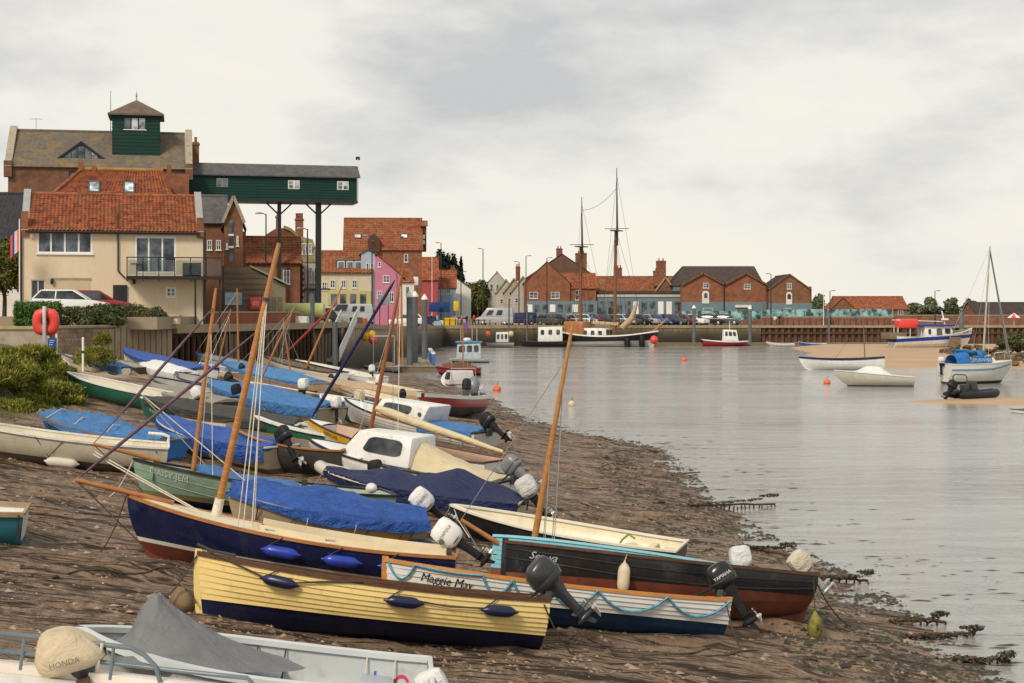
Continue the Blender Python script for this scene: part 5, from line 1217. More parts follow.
lash = MB().tube([bt.pt(.375, 1, yr_, -.05, .02), bt.pt(.37, 1, yr_, -.12, .14), bt.pt(.372, 1, yr_, -.06, .31), bt.pt(.365, 1, yr_, -.14, .32), bt.pt(.37, 1, yr_, -.1, .2)], .014, 6).build('rope_lashing', rope_w, bt.T, 60)
MB().tube([bt.pt(.366, 1, yr_, -.08, .32), bt.pt(.36, 1, yr_, -.04, .2), bt.pt(.372, 1, yr_, -.04, .17), bt.pt(.378, 1, yr_, -.09, .31)], .013, 6).build('rope_lashing', rope_d, bt.T, 60)

# --- grey dinghy with the grey canvas cone
bt = Boat('grey_dinghy', 'light grey open dinghy with moulded seats under a grey canvas cone, nearest the camera', (80, 626), (428, 688), .80, .72, 1.75, group=BEACHED, tr=.86, bowp=2.4, nrd=3.2)
bt.hull(light_grey, light_grey, light_grey, wl=.15, gun=M('pale grey rolled rim', (.60, .63, .63), .3, .05), gw=.11, gh=.07, sole=.12)
for u, w in ((.10, .34), (.43, .32)):
    bt.thwart(u, w, bt.zs(u) - .26, M('blue grey seat moulding', (.42, .46, .53), .4, .05), .05)
for u in (.10, .43):
    y_ = bt.raw(u, .72)[1]
    for du in (.0, .30): bt.line([bt.pt(u + du / bt.L, 1, -1, -.05), bt.pt(u + du / bt.L, .62, -1, -.06)], .009, rope_d if u > .3 else rope_w, 'lashing', 5)
MB().grid([[bt.pt(u, .66, -1, -.032), bt.pt(u, .64, -1, -.06), bt.pt(u, .62, -1, -.032)] for u in bt.us(14, .02, .9)]).build('moulded_ledge', M('ledge white', (.66, .67, .66), .4, .05), bt.T, 40)
# maker's marks inside the far side
MB().add([bt.pt(.075 + .018 * math.cos(a) * 1.3, .83 + .085 * math.sin(a), -1, -.036) for a in [i * math.pi / 8 for i in range(16)]] + [bt.pt(.075 + .012 * math.cos(a) * 1.3, .83 + .055 * math.sin(a), -1, -.036) for a in [i * math.pi / 8 for i in range(16)]], [(i, (i + 1) % 16, 16 + (i + 1) % 16, 16 + i) for i in range(16)]).build('maker_badge', M('pink red badge', (.62, .05, .12), .5, .05), bt.T)
MB().add([bt.pt(u, t, -1, -.036) for u, t in ((.165, .79), (.140, .79), (.140, .83), (.165, .83), (.132, .83), (.118, .83), (.118, .85), (.132, .85), (.112, .80), (.098, .80), (.098, .82), (.112, .82), (.160, .86), (.152, .86), (.152, .92), (.160, .92))], [(0, 1, 2, 3), (4, 5, 6, 7), (8, 9, 10, 11), (12, 13, 14, 15)]).build('maker_mark', M('blue mark', (.05, .13, .32), .5, .05), bt.T)
outboard(bt, canvas_white, dark_grey, 30, True, .66, y=.1, dx=.05, dz=-.30)
# canvas cone: a lumpy tent over the centre console, skirts running aft
g = MB(); rows = []
apex = bt.px(157, 594, bt.wY(.8) - .1)
for i in range(15):
    f = i / 14; ring = []
    for k in range(30):
        a = 2 * math.pi * k / 30; ca, sa = math.cos(a), math.sin(a)
        ex = .50 if ca > 0 else 1.5; ey = .80
        foot = Vector((apex.x + (-.05) + ex * ca, ey * sa * (1 if ca > -.2 else (1 + ca * .35)), bt.zs(.6) - (.02 if ca > 0 else .04)))
        prof = f ** (1.0 if ca > 0 else 1.0); drp = 1 - (1 - f) ** (1.35 if ca < 0 else 1.9)
        top = apex + Vector((.05 * ca, .05 * sa, 0))
        p = Vector((lerp(top.x, foot.x, f ** (1.25 if ca < 0 else 1.0)), lerp(top.y, foot.y, f), lerp(top.z, foot.z, drp)))
        rr_ = .045 * f * math.sin(a * 7 + 2 * noise.noise((ca, sa, 2))) * (1 - .4 * f) + .05 * noise.noise((ca * 2, sa * 2, f * 3))
        p += Vector((ca * .6, sa, .3)) * rr_
        ring.append(p)
    rows.append(ring)
g.grid(rows, 0, True); g.f.append(tuple(range(30))); g.m.append(0)
tag(g.build('canvas_tent', tarp_grey, None, 60, M=bt.M), 'grey canvas sheet peaked over the light grey dinghy at the bottom', 'cover')
# --- beige covered outboard standing between those two boats
ob = thing('covered_outboard', 'outboard motor under a beige cloth cover behind the bottom left rails', 'outboard', M=Matrix.Translation(at(56, 660, 14.0)) @ Matrix.Rotation(R(188), 4, 'Z') @ Matrix.Rotation(R(14), 4, 'Y') @ Matrix.Scale(1.0, 4))
beige = cloth('beige cover cloth', (.60, .49, .34), .5)
link('cover_bag', capped([superring(cx, 0, z, lx, wy, 22, 2.6, .10, 4.2 + z) for cx, z, lx, wy in ((-.12, -.12, .24, .14), (-.14, -.06, .29, .19), (-.13, .03, .29, .21), (-.10, .14, .23, .18), (-.06, .24, .15, .13), (-.05, .27, .07, .07))], beige, 'cover_bag'), ob)
link('leg', ob_meshes(canvas_white, dark_grey, True)['leg'], ob)
MB().box((-.2, 0, -.75), (.10, .5, 1.1)).build('mounting_post', wood_dark, ob)
lettering('HONDA', .07, lambda x, z: Vector((-.10 - x, .226, -.01 + z)), M('faded black print', (.16, .13, .10), .8), ob)

# --- yellow clinker boat
bt = Boat('yellow_clinker_boat', 'yellow clinker rowing boat with dark blue bottom and brown gunwale', (199, 551), (543, 603), .92, .74, 1.62, group=BEACHED, tr=.70, bowp=2.3, rake=.12, rise=.10, nrd=2.4, mh=.74, heel=7)
bt.hull(yellow_p, ink_bottom, M('pale green planking', (.40, .46, .33), .5, .12), wl=.27, wlb=.34, gun=wood_dark, gw=.07, gh=.06, planks=7, plank_mat=yellow_p, stem=yellow_p, n=26)
for u in (.18, .45, .70): bt.thwart(u, .22, mat=wood_dark)
for i, (u, lab) in enumerate(((.77, 'navy blue fender on the yellow boat nearest its bow'), (.43, 'navy blue fender amidships on the yellow boat'), (.155, 'navy blue fender on the yellow boat nearest its stern'))):
    bt.fender(lab, u, .86, fender_navy, .42, .075)
bt.line([bt.pt(.97, 1, 1, .05, .05), bt.pt(.88, .95, 1, .05), bt.pt(.80, .86, 1, .06), bt.pt(.75, .86, 1, .07), bt.pt(.66, .95, 1, .05), bt.pt(.55, 1, 1, .05)], .012, rope_d, 'lashing_rope')
bt.line([bt.pt(.42, .90, 1, .05), bt.pt(.30, .86, 1, .05), bt.pt(.2, .88, 1, .05)], .010, rope_d, 'lashing_rope')
bt.line([bt.pt(.985, 1, -1, .03, .07), bt.pt(1, 1, 1, .03, .10), bt.pt(.96, 1, 1, .03, .06), bt.pt(.9, 1, 1, 0, .06)], .02, rope_d, 'painter')
outboard(bt, M('graphite cowl', (.034, .036, .041), .28, .15), M('graphite cowl'), 52, False, .92, y=.12, dz=.02, text=None, turn=10, label='dark grey outboard tilted up on the yellow boat')
# --- white clinker boat with blue rope
bt = Boat('white_clinker_boat', 'white clinker boat with orange gunwale and looped blue rope, named Maggie May', (387, 558), (726, 603), .80, .66, 1.55, group=BEACHED, tr=.62, bowp=2.2, rake=.10, rise=.10, nrd=2.2, mh=.64, heel=9)
bt.hull(M('white clinker paint', (.66, .64, .60), .42, .06, 2, (.42, .38, .32), 3, .64), blue_bottom, M('buff inner planking', (.50, .42, .28), .55, .1), wl=.30, wlb=.36, gun=orange_gun, gw=.075, gh=.06, planks=5, stem=orange_gun, n=26)
for u in (.16, .42, .68): bt.thwart(u, .22, mat=wood_var)
bt.name_text('Maggie May', .835, .80, .15, black_paint, .25, .03)
bt.rope_swag([.99, .92], .98, .22, .016, rope_blue); bt.rope_swag([.92, .74], .985, .02, .016, rope_blue); bt.rope_swag([.74, .66, .56, .42, .21, .01], .98, .17, .018, rope_blue)
outboard(bt, M('black gloss cowl', (.013, .013, .016), .22, .2), black_rub, 36, False, .86, dz=.06, dx=.05, text='YAMAHA', tmat=white_far, turn=-8, label='black outboard with white lettering tilted on the white clinker boat')

# --- black sailing smack hull with rust red bottom
bt = Boat('black_clinker_boat', 'long black boat with rust red bottom and dark gunwale, bow script See ya', (508, 540), (813, 579), 1.0, .92, 1.75, group=BEACHED, tr=.72, bowp=3.4, rake=.05, rise=.05, nrd=2.7, mh=.92, dead=.3, srise=.30, heel=9)
bt.hull(black_paint, rust_red, wood_dark, wl=.58, wlb=.54, stripe=None, gun=wood_dark, gw=.06, gh=.05, stem=black_paint, n=24)
for t_ in (.90, .76): MB().tube([bt.pt(u, t_, 1, .006) for u in bt.us(18)], .012, 5).build('rubbing_strake', black_paint, bt.T, 60)
bt.deck(.72, 1, wood_dark); 
for u in (.2, .45): bt.thwart(u, .25, mat=wood_dark)
bt.name_text('See ya', .895, .84, .15, M('silver script', (.5, .5, .5), .5), .35, .02)
MB().hexa([(0.02, -.03, -.02), (.9, -.03, -.02), (.9, .03, -.02), (.02, .03, -.02), (-.12, -.03, .42), (.9, -.03, .30), (.9, .03, .30), (-.12, .03, .42)]).build('skeg', rust_red, bt.T)
bt.fender('cream fender hanging halfway along the black boat', .655, .72, fender_cream, .42, .095, True)
f_ = bt.pt(0, .5, 1); 
buoy = MB().lathe([(.01, -.24), (.06, -.20), (.11, -.08), (.12, .02), (.09, .13), (.04, .2), (.012, .25)], 12).build('mooring_buoy', M('weedy yellow buoy', (.22, .19, .05), .7, .3, 5, (.03, .025, .015), 4, .48), None, 60, M=Matrix.Translation(at(815, 627, (bt.M @ f_).y - .4)))
tag(buoy, 'weedy olive buoy hanging at the stern of the black boat', 'buoy'); MB().tube([(0, 0, .24), (.0, .1, .75)], .008, 4).build('lanyard', rope_d, buoy)
outboard(bt, cloth('soiled cream cover', (.58, .52, .40), .5), steel, 50, True, .7, dx=.06, dz=-.04, label='outboard in a soiled cream bag on the black boat')

# --- pale blue sailing dinghy behind it, with mast and bowsprit
bt = Boat('pale_blue_sailing_boat', 'pale blue sailing boat with varnished mast, mostly hidden behind the black boat', (494, 534), (737, 571), .80, .76, 1.3, group=BEACHED, tr=.7, bowp=3.2, rake=.04, rise=.04, nrd=2.6, mh=.80, heel=12)
bt.hull(pale_blue, rust_red, pale_blue, wl=.22, gun=M('pale blue rail', (.28, .58, .66), .45, .08), gw=.07, planks=7, stem=None)
bt.deck(.80, 1, pale_blue); bt.thwart(.3, .25, mat=pale_blue)
b0, m0 = bt.mast(.84, (573, 322), .055, .028); 
sprit_end = bt.px(461, 520, bt.wY(1) + .1); MB().tube([bt.mp(.06) + Vector((0, 0, .02)), sprit_end], [.05, .035], 8).build('bowsprit', wood_var, bt.T, 60)
bt.line([sprit_end, bt.mp(.86)], .007, steel, 'forestay', 4); bt.line([sprit_end, bt.pt(1, .25, 1)], .009, steel, 'bobstay', 4); bt.shrouds(.8, r=.007, aft=.35); bt.shrouds(.5, r=.006, aft=.2)
outboard(bt, cloth('white bag cloth', (.66, .66, .64), .6), dark_grey, 12, True, .74, y=-.1, label='outboard in a crumpled white bag on the pale blue boat')
# --- cream dinghy with black hull
bt = Boat('black_open_dinghy', 'open dinghy with cream interior and black hull lying beyond the varnished mast', (452, 503), (686, 549), .66, .56, 1.7, group=BEACHED, tr=.80, bowp=2.0, rake=.35, rise=.12, nrd=2.8, mh=.54)
bt.hull(black_paint, black_paint, cream, wl=.2, gun=M('cream rim', (.74, .68, .54), .4, .06), gw=.12, gh=.04, sole=.10)
bt.thwart(.12, .12, .40, cream); bt.thwart(.03, .28, .36, cream, name='stern_seat')
MB().tube([bt.pt(.30, .5, -1, -.12), bt.pt(.27, .9, -1, -.2), bt.pt(.24, 1, -1, -.3), bt.pt(.21, .96, -1, -.3)], .02, 6).build('bilge_hose', M('green hose', (.16, .26, .05), .5), bt.T, 60)
bt.line([bt.pt(.985, 1, 1, .02), bt.pt(.97, .6, 1, .03), bt.pt(.93, .1, 1, .2)], .012, rope_w, 'painter')

# --- navy sailing boat
bt = Boat('navy_sailing_boat', 'navy blue sailing boat with cream deck, varnished mast and maroon bottom', (127, 493), (456, 558), 1.02, .74, 1.75, group=BEACHED, tr=.62, bowp=2.3, rake=.38, rise=.22, nrd=2.3, mh=.72, heel=4)
cream_deck = M('cream deck paint', (.70, .60, .42), .5, .08, 2, (.5, .4, .25), 4, .64)
bt.hull(navy, maroon, cream, wl=.24, wlb=.36, stripe=M('cream boot stripe', (.62, .60, .48), .4, .08), sw=.06, gun=wood_var, gw=.06, gh=.05, n=26, sole=.15)
bt.deck(.60, 1, cream_deck); bt.side_deck(.02, .61, .26, cream_deck, coam=cream_deck); bt.thwart(.2, .3, mat=cream); bt.thwart(.02, .35, mat=cream_deck, name='stern_seat')
bt.mast(.735, (279, 243), .054, .038, base_z=.6)
MB().tube([bt.mp(.80), bt.mp(.812)], .055, 8).build('mast_band', dark_grey, bt.T)
MB().tube([bt.mp(0), bt.mp(.12)], [.085, .072], 10).build('mast_lashing', rope_w, bt.T, 50)
send = bt.px(76, 480, bt.wY(1) - .1); MB().tube([bt.pt(.86, 1, 1) * 1.0 + Vector((0, -bt.b(.86), .06)), send], [.045, .032], 8).build('bowsprit', wood_var, bt.T, 60)
jb, jt = send + Vector((-.05, 0, .05)), bt.mp(.70)
MB().tube([jb.lerp(jt, k) for k in (0, .05, .2, .5, .8, .95, 1)], [.01, .02, .028, .027, .023, .014, .008], 8).build('furled_jib', purple_cloth, bt.T, 60)
bt.line([send, bt.pt(1, .12, 1)], .010, rope_d, 'bobstay'); bt.line([bt.mp(.80), bt.pt(.62, 1, 1)], .009, rope_w, 'halyard'); bt.line([bt.mp(.82), bt.pt(.60, 1, 1, -.1)], .009, rope_w, 'halyard'); bt.shrouds(.78, r=.008, aft=.5, mat=rope_w)
bt.line([bt.pt(.80, 1, 1, -.2, .08), bt.px(93, 454, bt.wY(.97))], .010, rope_w, 'sheet_rope'); bt.line([bt.pt(.78, 1, 1, -.2, .08), bt.px(95, 452, bt.wY(.97))], .010, rope_w, 'sheet_rope')
for u, lab in ((.50, 'bright blue fender on the navy boat, foremost of three'), (.325, 'bright blue fender on the navy boat, middle of three'), (.165, 'bright blue fender on the navy boat, nearest its stern')): bt.fender(lab, u, .83, fender_blue, .50, .085)
for u in (.55, .37): MB().tube([bt.pt(u, 1, 1, -.08, .03), bt.pt(u + .01, 1, 1, -.08, .07), bt.pt(u - .02, 1, 1, -.08, .07)], .014, 5).build('cleat', steel, bt.T)
o_ = outboard(bt, M('white outboard hood', (.76, .75, .72), .4, .05), black_rub, 62, True, .80, dx=.16, dz=.06, text='NORFOLK', tmat=M('grey print', (.10, .11, .12), .6), label='white hooded outboard with grey print on the navy boat')
o2 = MB(); o2.lathe([(.055, 0), (.055, .003)], 14, (-.02, .2055, .17), Matrix.Rotation(R(-90), 3, 'X')); o2.build('printed_roundel', M('grey print', (.1, .1, .1)), o_)
# --- tan boat under the blue tarpaulin
bt = Boat('tan_covered_boat', 'tan boat with orange flash under a bright blue tarpaulin beyond the navy boat', (229, 489), (421, 521), .86, .70, 1.7, group=BEACHED, tr=.75, bowp=2.6)
bt.hull(tan_hull, dark_hull, None, wl=.2, gun=tan_hull)
MB().add([bt.pt(u, t, 1, .012) for u, t in ((.42, .84), (.20, .60), (.03, .62), (.03, .74), (.22, .82))], [(0, 1, 2, 3, 4)]).build('orange_flash', M('orange paint flash', (.66, .30, .03), .5, .1), bt.T)
bt.cover('tarpaulin', 'bright blue tarpaulin lashed over the tan boat beyond the navy boat', tarp_blue, .0, .99, ((0, .16), (.2, .30), (.55, .36), (.85, .30), (1, .16)), .08, .06, 'tarpaulin')
for u, lab in ((.64, 'navy fender on the blue covered tan boat towards its bow'), (.27, 'navy fender on the blue covered tan boat amidships'), (.04, 'navy fender on the blue covered tan boat at its stern')): bt.fender(lab, u, .66, fender_navy, .48, .085)
outboard(bt, canvas_white, black_rub, 55, True, .74, dx=.05, dz=.1, text='NORFOLK', tmat=M('grey print', (.1, .1, .1)), label='white bagged outboard on the blue covered tan boat')

# --- sage green sailing boat
bt = Boat('sage_green_sailing_boat', 'sage green sailing boat with black gunwale and bare varnished mast beyond the navy boat', (134, 457), (386, 494), .92, .68, 1.75, group=BEACHED, tr=.66, bowp=2.2, rake=.35, rise=.2, mh=.68)
bt.hull(sage, ink_bottom, M('pale green inner paint', (.42, .48, .38), .5, .1), wl=.20, wlb=.26, stripe=M('ochre boot band', (.22, .19, .08), .6, .2), sw=.10, gun=black_paint, gw=.06, gh=.05)
for t_ in (.80, .62): MB().tube([bt.pt(u, t_, 1, .004) for u in bt.us(18)], .008, 5).build('plank_seam', sage, bt.T, 60)
bt.deck(.93, 1, sage); bt.thwart(.25, .25, mat=sage); bt.thwart(.02, .3, mat=sage, name='stern_seat')
for u in (.30, .55): MB().box(bt.pt(u, 1, -1, -.05, .0), (.10, .06, .14)).build('rowlock_pad', dark_hull, bt.T)
bt.name_text('DAISY JEM', .875, .84, .15, M('pale grey lettering', (.55, .58, .52), .5), 0, .016)
bt.mast(.775, (216, 288), .044, .028, base_z=.4); bt.shrouds(.8, r=.007, mat=rope_w)
send = bt.px(93, 444, bt.wY(1)); MB().tube([bt.pt(.90, 1, 1) + Vector((0, -bt.b(.9), .06)), send], [.045, .03], 8).build('bowsprit', wood_var, bt.T, 60)
jb, jt = bt.px(121, 414, bt.wY(1)), bt.px(213, 308, bt.wY(.8)); MB().tube([send, jb, jb.lerp(jt, .05), jb.lerp(jt, .3), jb.lerp(jt, .6), jb.lerp(jt, .95), jt], [.008, .01, .024, .030, .028, .015, .006], 8).build('furled_jib', purple_cloth, bt.T, 60)
bt.line([send, bt.pt(1, .2, 1)], .009, rope_d, 'bobstay'); bt.line([bt.pt(.6, 1, 1), bt.px(140, 393, bt.wY(.9))], .010, rope_w, 'sheet_rope')
bt.line([bt.px(140, 393, bt.wY(.9)), bt.pt(.68, 1, -1)], .010, rope_w, 'sheet_rope')
bt.cover('tarpaulin', 'crumpled light blue sheet in the sage green boat', tarp_azure, .36, .76, ((0, .0), (.5, .06), (1, .10)), .02, .05, 'tarpaulin', gap=-.10, lash=0)
MB().lathe([(.02, -.1), (.10, -.06), (.12, 0), (.09, .07), (.03, .1)], 10, bt.pt(.10, 1, 1, -.1, .12)).build('coiled_fender', canvas_white, bt.T, 50)

# --- cream speedboat under the navy canvas
bt = Boat('cream_covered_boat', 'cream boat with green bottom under a draped navy canvas', (325, 468), (523, 503), .74, .66, 1.8, group=BEACHED, tr=.85, bowp=2.8, rake=.5, rise=.2, nrd=3.0)
bt.hull(M('dull cream gelcoat', (.50, .43, .30), .4, .1, 2, (.35, .28, .18), 3, .62), M('green antifouling', (.02, .10, .075), .6, .2), None, wl=.20, wlb=.24, gun=cream)
bt.cover('canvas_cover', 'navy canvas cover humped over the cream boat behind the sage green one', tarp_navy, .0, .995, ((0, .10), (.25, .42), (.33, .55), (.42, .38), (.55, .20), (.66, .36), (.75, .16), (1, .04)), .16, .04, 'cover', ridge=1.1)
for u in (.25, .50, .76): bt.line([bt.pt(u, .8, 1, .06), bt.pt(u, .6, 1, .03), bt.pt(u - .03, .45, 1, .02)], .022, black_rub, 'cover_strap', 5)
outboard(bt, cloth('grey white bag', (.62, .62, .58), .6), black_rub, 40, True, .85, dz=.05, label='grey white bagged outboard on the cream covered boat')
# --- white cuddy boat with cream canopy
bt = Boat('white_cuddy_boat', 'white cabin boat with dark side window and cream canopy aft', (309, 437), (512, 482), .92, .72, 1.9, group=BEACHED, tr=.86, bowp=2.6, rake=.55, rise=.25, nrd=2.8)
bt.hull(white, M('cream bottom paint', (.55, .50, .40), .5, .1), white, wl=.22, gun=M('black rub rail', (.03, .03, .03), .5), gw=.05)
bt.deck(.66, 1, white); 
Lx = bt.L
bt.cabin(Lx * .42, Lx * .80, 1.5, 1.05, bt.zs(.6) - .03, .72, white, rf=.5, rb=.05, inset=.14, wins=((.14, .72, .32, .85),), front=True, bev=.06)
g = MB(); rows = []
for i in range(9):
    f = i / 8; xx = lerp(Lx * .45, Lx * .06, f); hh_ = lerp(.66, .03, f ** .8); hw = lerp(.62, .80, f)
    rows.append([Vector((xx - .06 * abs(k), hw * k, bt.zs(.3) + hh_ * (1 - abs(k) ** 2.5) + .02 * noise.noise((f * 5, k * 3, 1)))) for k in (-1, -.85, -.6, -.3, 0, .3, .6, .85, 1)])
g.grid(rows); tag(g.build('canvas_canopy', canvas_cream, None, 60, M=bt.M), 'cream canvas canopy sloping aft from the white cabin boat', 'canopy')
outboard(bt, mid_grey, mid_grey, 58, False, .95, dz=.06, label='silver grey outboard tilted on the white cabin boat')
# tender leaning on it
bt2 = Boat('inflatable_tender', 'small grey white inflatable tender leaning against the white cabin boat', (315, 459), (404, 479), .52, .42, .9, group=BEACHED, tr=.8)
tubes = M('inflatable fabric', (.56, .53, .47), .55, .08, 3)
for sd in (1, -1): MB().tube([bt2.pt(u, .75, sd, -.05) for u in bt2.us(12, .0, .985)], [.10] + [.15] * 11 + [.11], 10).build('buoyancy_tube', tubes, bt2.T, 60)
MB().grid([[bt2.pt(u, .35, sd) for sd in (-1, 1)] for u in bt2.us(8, .02, .9)]).build('floor', M('grey blue floor', (.36, .40, .42), .6), bt2.T)
MB().box((.1, 0, .3), (.05, .6, .34)).build('transom', dark_hull, bt2.T, bevel=.01)
bt2.thwart(.4, .2, .32, M('grey blue floor', (.36, .40, .42))) ; outboard(bt2, black_rub, black_rub, 15, False, .75, dx=.9, dz=-.05)

# --- white sailing boat with yellow name strake
bt = Boat('yellow_strake_sailing_boat', 'white sailing boat with yellow name strake and furled cream sail on its boom', (308, 417), (498, 462), .98, .74, 1.8, group=BEACHED, tr=.7, bowp=2.1, rake=.25, rise=.2)
bt.hull(white, white, M('pinkish inner paint', (.52, .36, .26), .6, .12), wl=.2, gun=wood_dark, gw=.05)
g = MB().grid([[bt.pt(u, .80, 1, .010), bt.pt(u, .97, 1, .012)] for u in bt.us(12, .5, .995)]); g.build('name_strake', M('yellow name strake', (.68, .40, .02), .45, .06), bt.T)
bt.name_text('SANDY LAKE', .80, .885, .11, M('dark print', (.08, .05, .01), .6), 0, .02)
for u in (.3, .6): bt.thwart(u, .25, mat=wood_dark)
bt.deck(.88, 1, white)
bt.mast(.665, (404, 266), .06, .035, wood('red brown mast', (.36, .11, .03), .6, .3), base_z=.5)
be = bt.px(503, 452, bt.wY(.1) - .5); bs = bt.px(377, 409, bt.wY(.66) - .3); ctr = [bs.lerp(be, k) for k in (0, .1, .3, .5, .7, .9, 1)]
MB().tube([c + Vector((0, 0, .03 * noise.noise(c))) for c in ctr], [.09, .125, .12, .105, .085, .06, .045], 10).build('furled_sail', canvas_cream, bt.T, 60)
MB().tube([bs + Vector((0, 0, -.14)), be + Vector((-.12, 0, -.05))], .035, 8).build('boom', wood_var, bt.T, 60)
jb, jt = bt.pt(.985, 1, 1) + Vector((-.1, 0, .06)), bt.px(395, 280, bt.wY(.8)); MB().tube([jb.lerp(jt, k) for k in (0, .06, .3, .6, .95, 1)], [.02, .045, .05, .046, .042, .01], 8).build('furled_jib', cloth('dark navy sail cover', (.012, .014, .075), .4), bt.T, 60)
bt.shrouds(.7, r=.009); bt.line([bt.mp(.9), bt.pt(.4, 1, 1)], .009, rope_w, 'halyard')
# --- dark wooden boat
bt = Boat('dark_wooden_boat', 'dark grey wooden boat with tan gunwale left of the white cabin boat', (237, 428), (345, 449), .95, .85, 1.6, group=BEACHED, tr=.7, bowp=2.2)
bt.hull(dark_hull, dark_hull, M('grey green inner paint', (.20, .20, .16), .6, .15), wl=.2, gun=wood_var)
for u in (.3, .6): bt.thwart(u, .22, mat=wood_grey)
# --- white clinker cabin cruiser
bt = Boat('white_cabin_cruiser', 'white lapstrake cabin cruiser with black outboard near the water edge', (345, 397), (488, 433), 1.0, .72, 1.7, group=BEACHED, tr=.85, bowp=2.6, rake=.4, rise=.2)
lap = M('off white lapstrake', (.56, .54, .50), .4, .08, 2, (.38, .35, .30), 3, .62)
bt.hull(lap, dark_hull, lap, wl=.2, gun=M('black rub rail', (.03, .03, .03), .5), planks=5)
bt.deck(.55, 1, white); Lx = bt.L
c = bt.cabin(Lx * .36, Lx * .74, 1.45, 1.0, bt.zs(.5) - .03, .62, white, rf=.35, rb=-.22, inset=.12, wins=((.30, .86, .38, .86),), bev=.06)
MB().lathe([(.07, 0), (.07, .02)], 14, Vector((Lx * .36 + .10, 1.45 / 2 - .05, bt.zs(.5) + .3)), Matrix.Rotation(R(-80), 3, 'X')).build('porthole', glass_dark, c)
for sd in (1, -1): bt.line([bt.pt(.8, 1, sd, -.1), bt.pt(.83, 1, sd, -.1, .3), bt.pt(.95, 1, sd, -.05, .33), bt.pt(.985, 1, 1, -.02, .33)], .016, chrome, 'pulpit_rail', 6)
bt.cover('tarpaulin', 'azure tarpaulin over the stern of the white cabin cruiser', tarp_azure, .02, .36, ((0, .04), (.5, .12), (1, .1)), .1, .04, 'tarpaulin')
outboard(bt, black_rub, black_rub, 60, False, 1.05, dz=.05, label='black outboard tilted up on the white cabin cruiser')

# --- white open boat at the left edge and the blue one behind it
bt = Boat('white_open_boat', 'cream white open boat running out of the left edge, white fender on its side', (-70, 412), (162, 446), .92, .78, 1.8, group=BEACHED, tr=.8, bowp=2.5, nrd=2.6, rise=.15)
bt.hull(M('aged cream hull', (.54, .48, .37), .45, .1, 2, (.32, .26, .17), 2.5, .6), M('grey brown bottom', (.13, .10, .075), .6, .2), cream, wl=.30, gun=white, gw=.08, sole=.15)
for u, w in ((.48, .42), (.12, .4)): bt.thwart(u, w, bt.zs(u) - .25, white, .06)
bt.line([bt.pt(.0, 1, -1, -.05, .02), bt.pt(.0, 1, -1, -.05, .14), bt.pt(.03, 1, -1, -.05, .18), bt.pt(.09, 1, -1, -.05, .18)], .035, white, 'stern_rail', 8)
bt.line([bt.pt(.55, 1, 1, .04), bt.pt(.47, .55, 1, .06)], .008, rope_d, 'lanyard_rope')
bt.fender('white fender slung on the cream open boat at left', .43, .55, M('white fender vinyl', (.66, .62, .54), .5, .1), .62, .10)
bt = Boat('blue_rowing_boat', 'blue rowing boat under a crumpled blue tarpaulin below the green shrubs', (41, 408), (166, 441), .72, .60, 1.6, group=BEACHED, tr=.75, bowp=2.6)
bt.hull(blue_p, M('dull blue bottom', (.03, .08, .16), .6), None, wl=.18, gun=wood_grey, gw=.07)
bt.cover('tarpaulin', 'crumpled azure tarpaulin with cord lashings in the blue rowing boat', tarp_azure, .02, .90, ((0, .06), (.4, .16), (.7, .2), (1, .12)), .06, .10, 'tarpaulin', gap=.02)
for u in (.3, .55, .8): bt.line([bt.pt(u, 1, 1, .04), bt.pt(u + .03, 1, 1, -.4, .22), bt.pt(u + .06, 1, -1, .04)], .010, rope_w, 'cord_lashing')
# --- dinghy with teal hull at left edge
bt = Boat('teal_dinghy', 'dinghy with white rounded stern and teal hull at the left edge', (-150, 486), (16, 512), .70, .62, 1.45, group=BEACHED, tr=.82, nrd=3.0)
bt.hull(teal_p, teal_p, white, wl=.2, gun=M('tan rope rim', (.36, .25, .15), .7, .15), gw=.10, gh=.07, transom=M('dinghy white transom', (.66, .64, .56), .5, .08), sole=.14)
bt.thwart(.06, .3, mat=white); bt.line([bt.pt(.03, 1, 1, .06), bt.pt(.02, .6, 1, .05)], .012, rope_d, 'rope')

# --- green boat with white interior
bt = Boat('green_white_boat', 'long green boat with white interior beside the shrubs', (68, 371), (192, 399), .80, .70, 1.52, group=BEACHED, tr=.8, bowp=2.5)
bt.hull(mid_green, mid_green, M('warm white inner', (.62, .56, .44), .5, .08), wl=.2, gun=white, gw=.08)
for u in (.42, .1): bt.thwart(u, .4, bt.zs(u) - .22, white, .06)
outboard(bt, canvas_white, black_rub, 45, True, .7)
bt = Boat('green_charcoal_boat', 'dark green boat under a charcoal cover, a name on its bow', (141, 396), (300, 424), .86, .72, 1.52, group=BEACHED, tr=.75, bowp=2.3)
bt.hull(mid_green, mid_green, None, wl=.15, gun=white); bt.cover('canvas_cover', 'charcoal canvas over the dark green boat', tarp_dark, .02, .97, ((0, .12), (.35, .25), (.8, .22), (1, .04)), .14, .03)
bt.name_text('Petra', .90, .62, .14, M('pale grey lettering', (.55, .58, .52)), .2, .03)
bt = Boat('blue_cover_tan_boat', 'tan boat under a royal blue cover with white rubbing edge', (158, 416), (278, 447), .86, .74, 1.52, group=BEACHED, tr=.8, bowp=2.5)
bt.hull(tan_hull, M('brown bottom', (.12, .085, .05), .6), None, wl=.22, gun=white, gw=.07); bt.cover('canvas_cover', 'royal blue canvas over the tan boat left of the dark wooden one', tarp_blue, .0, .99, ((0, .1), (.5, .16), (1, .1)), .24, .04)
outboard(bt, black_rub, black_rub, 40, False, .9)
bt = Boat('bottle_green_boat', 'bottle green boat with broad white gunwale behind the yellow strake boat', (256, 415), (395, 441), .80, .70, 1.44, group=BEACHED, tr=.75)
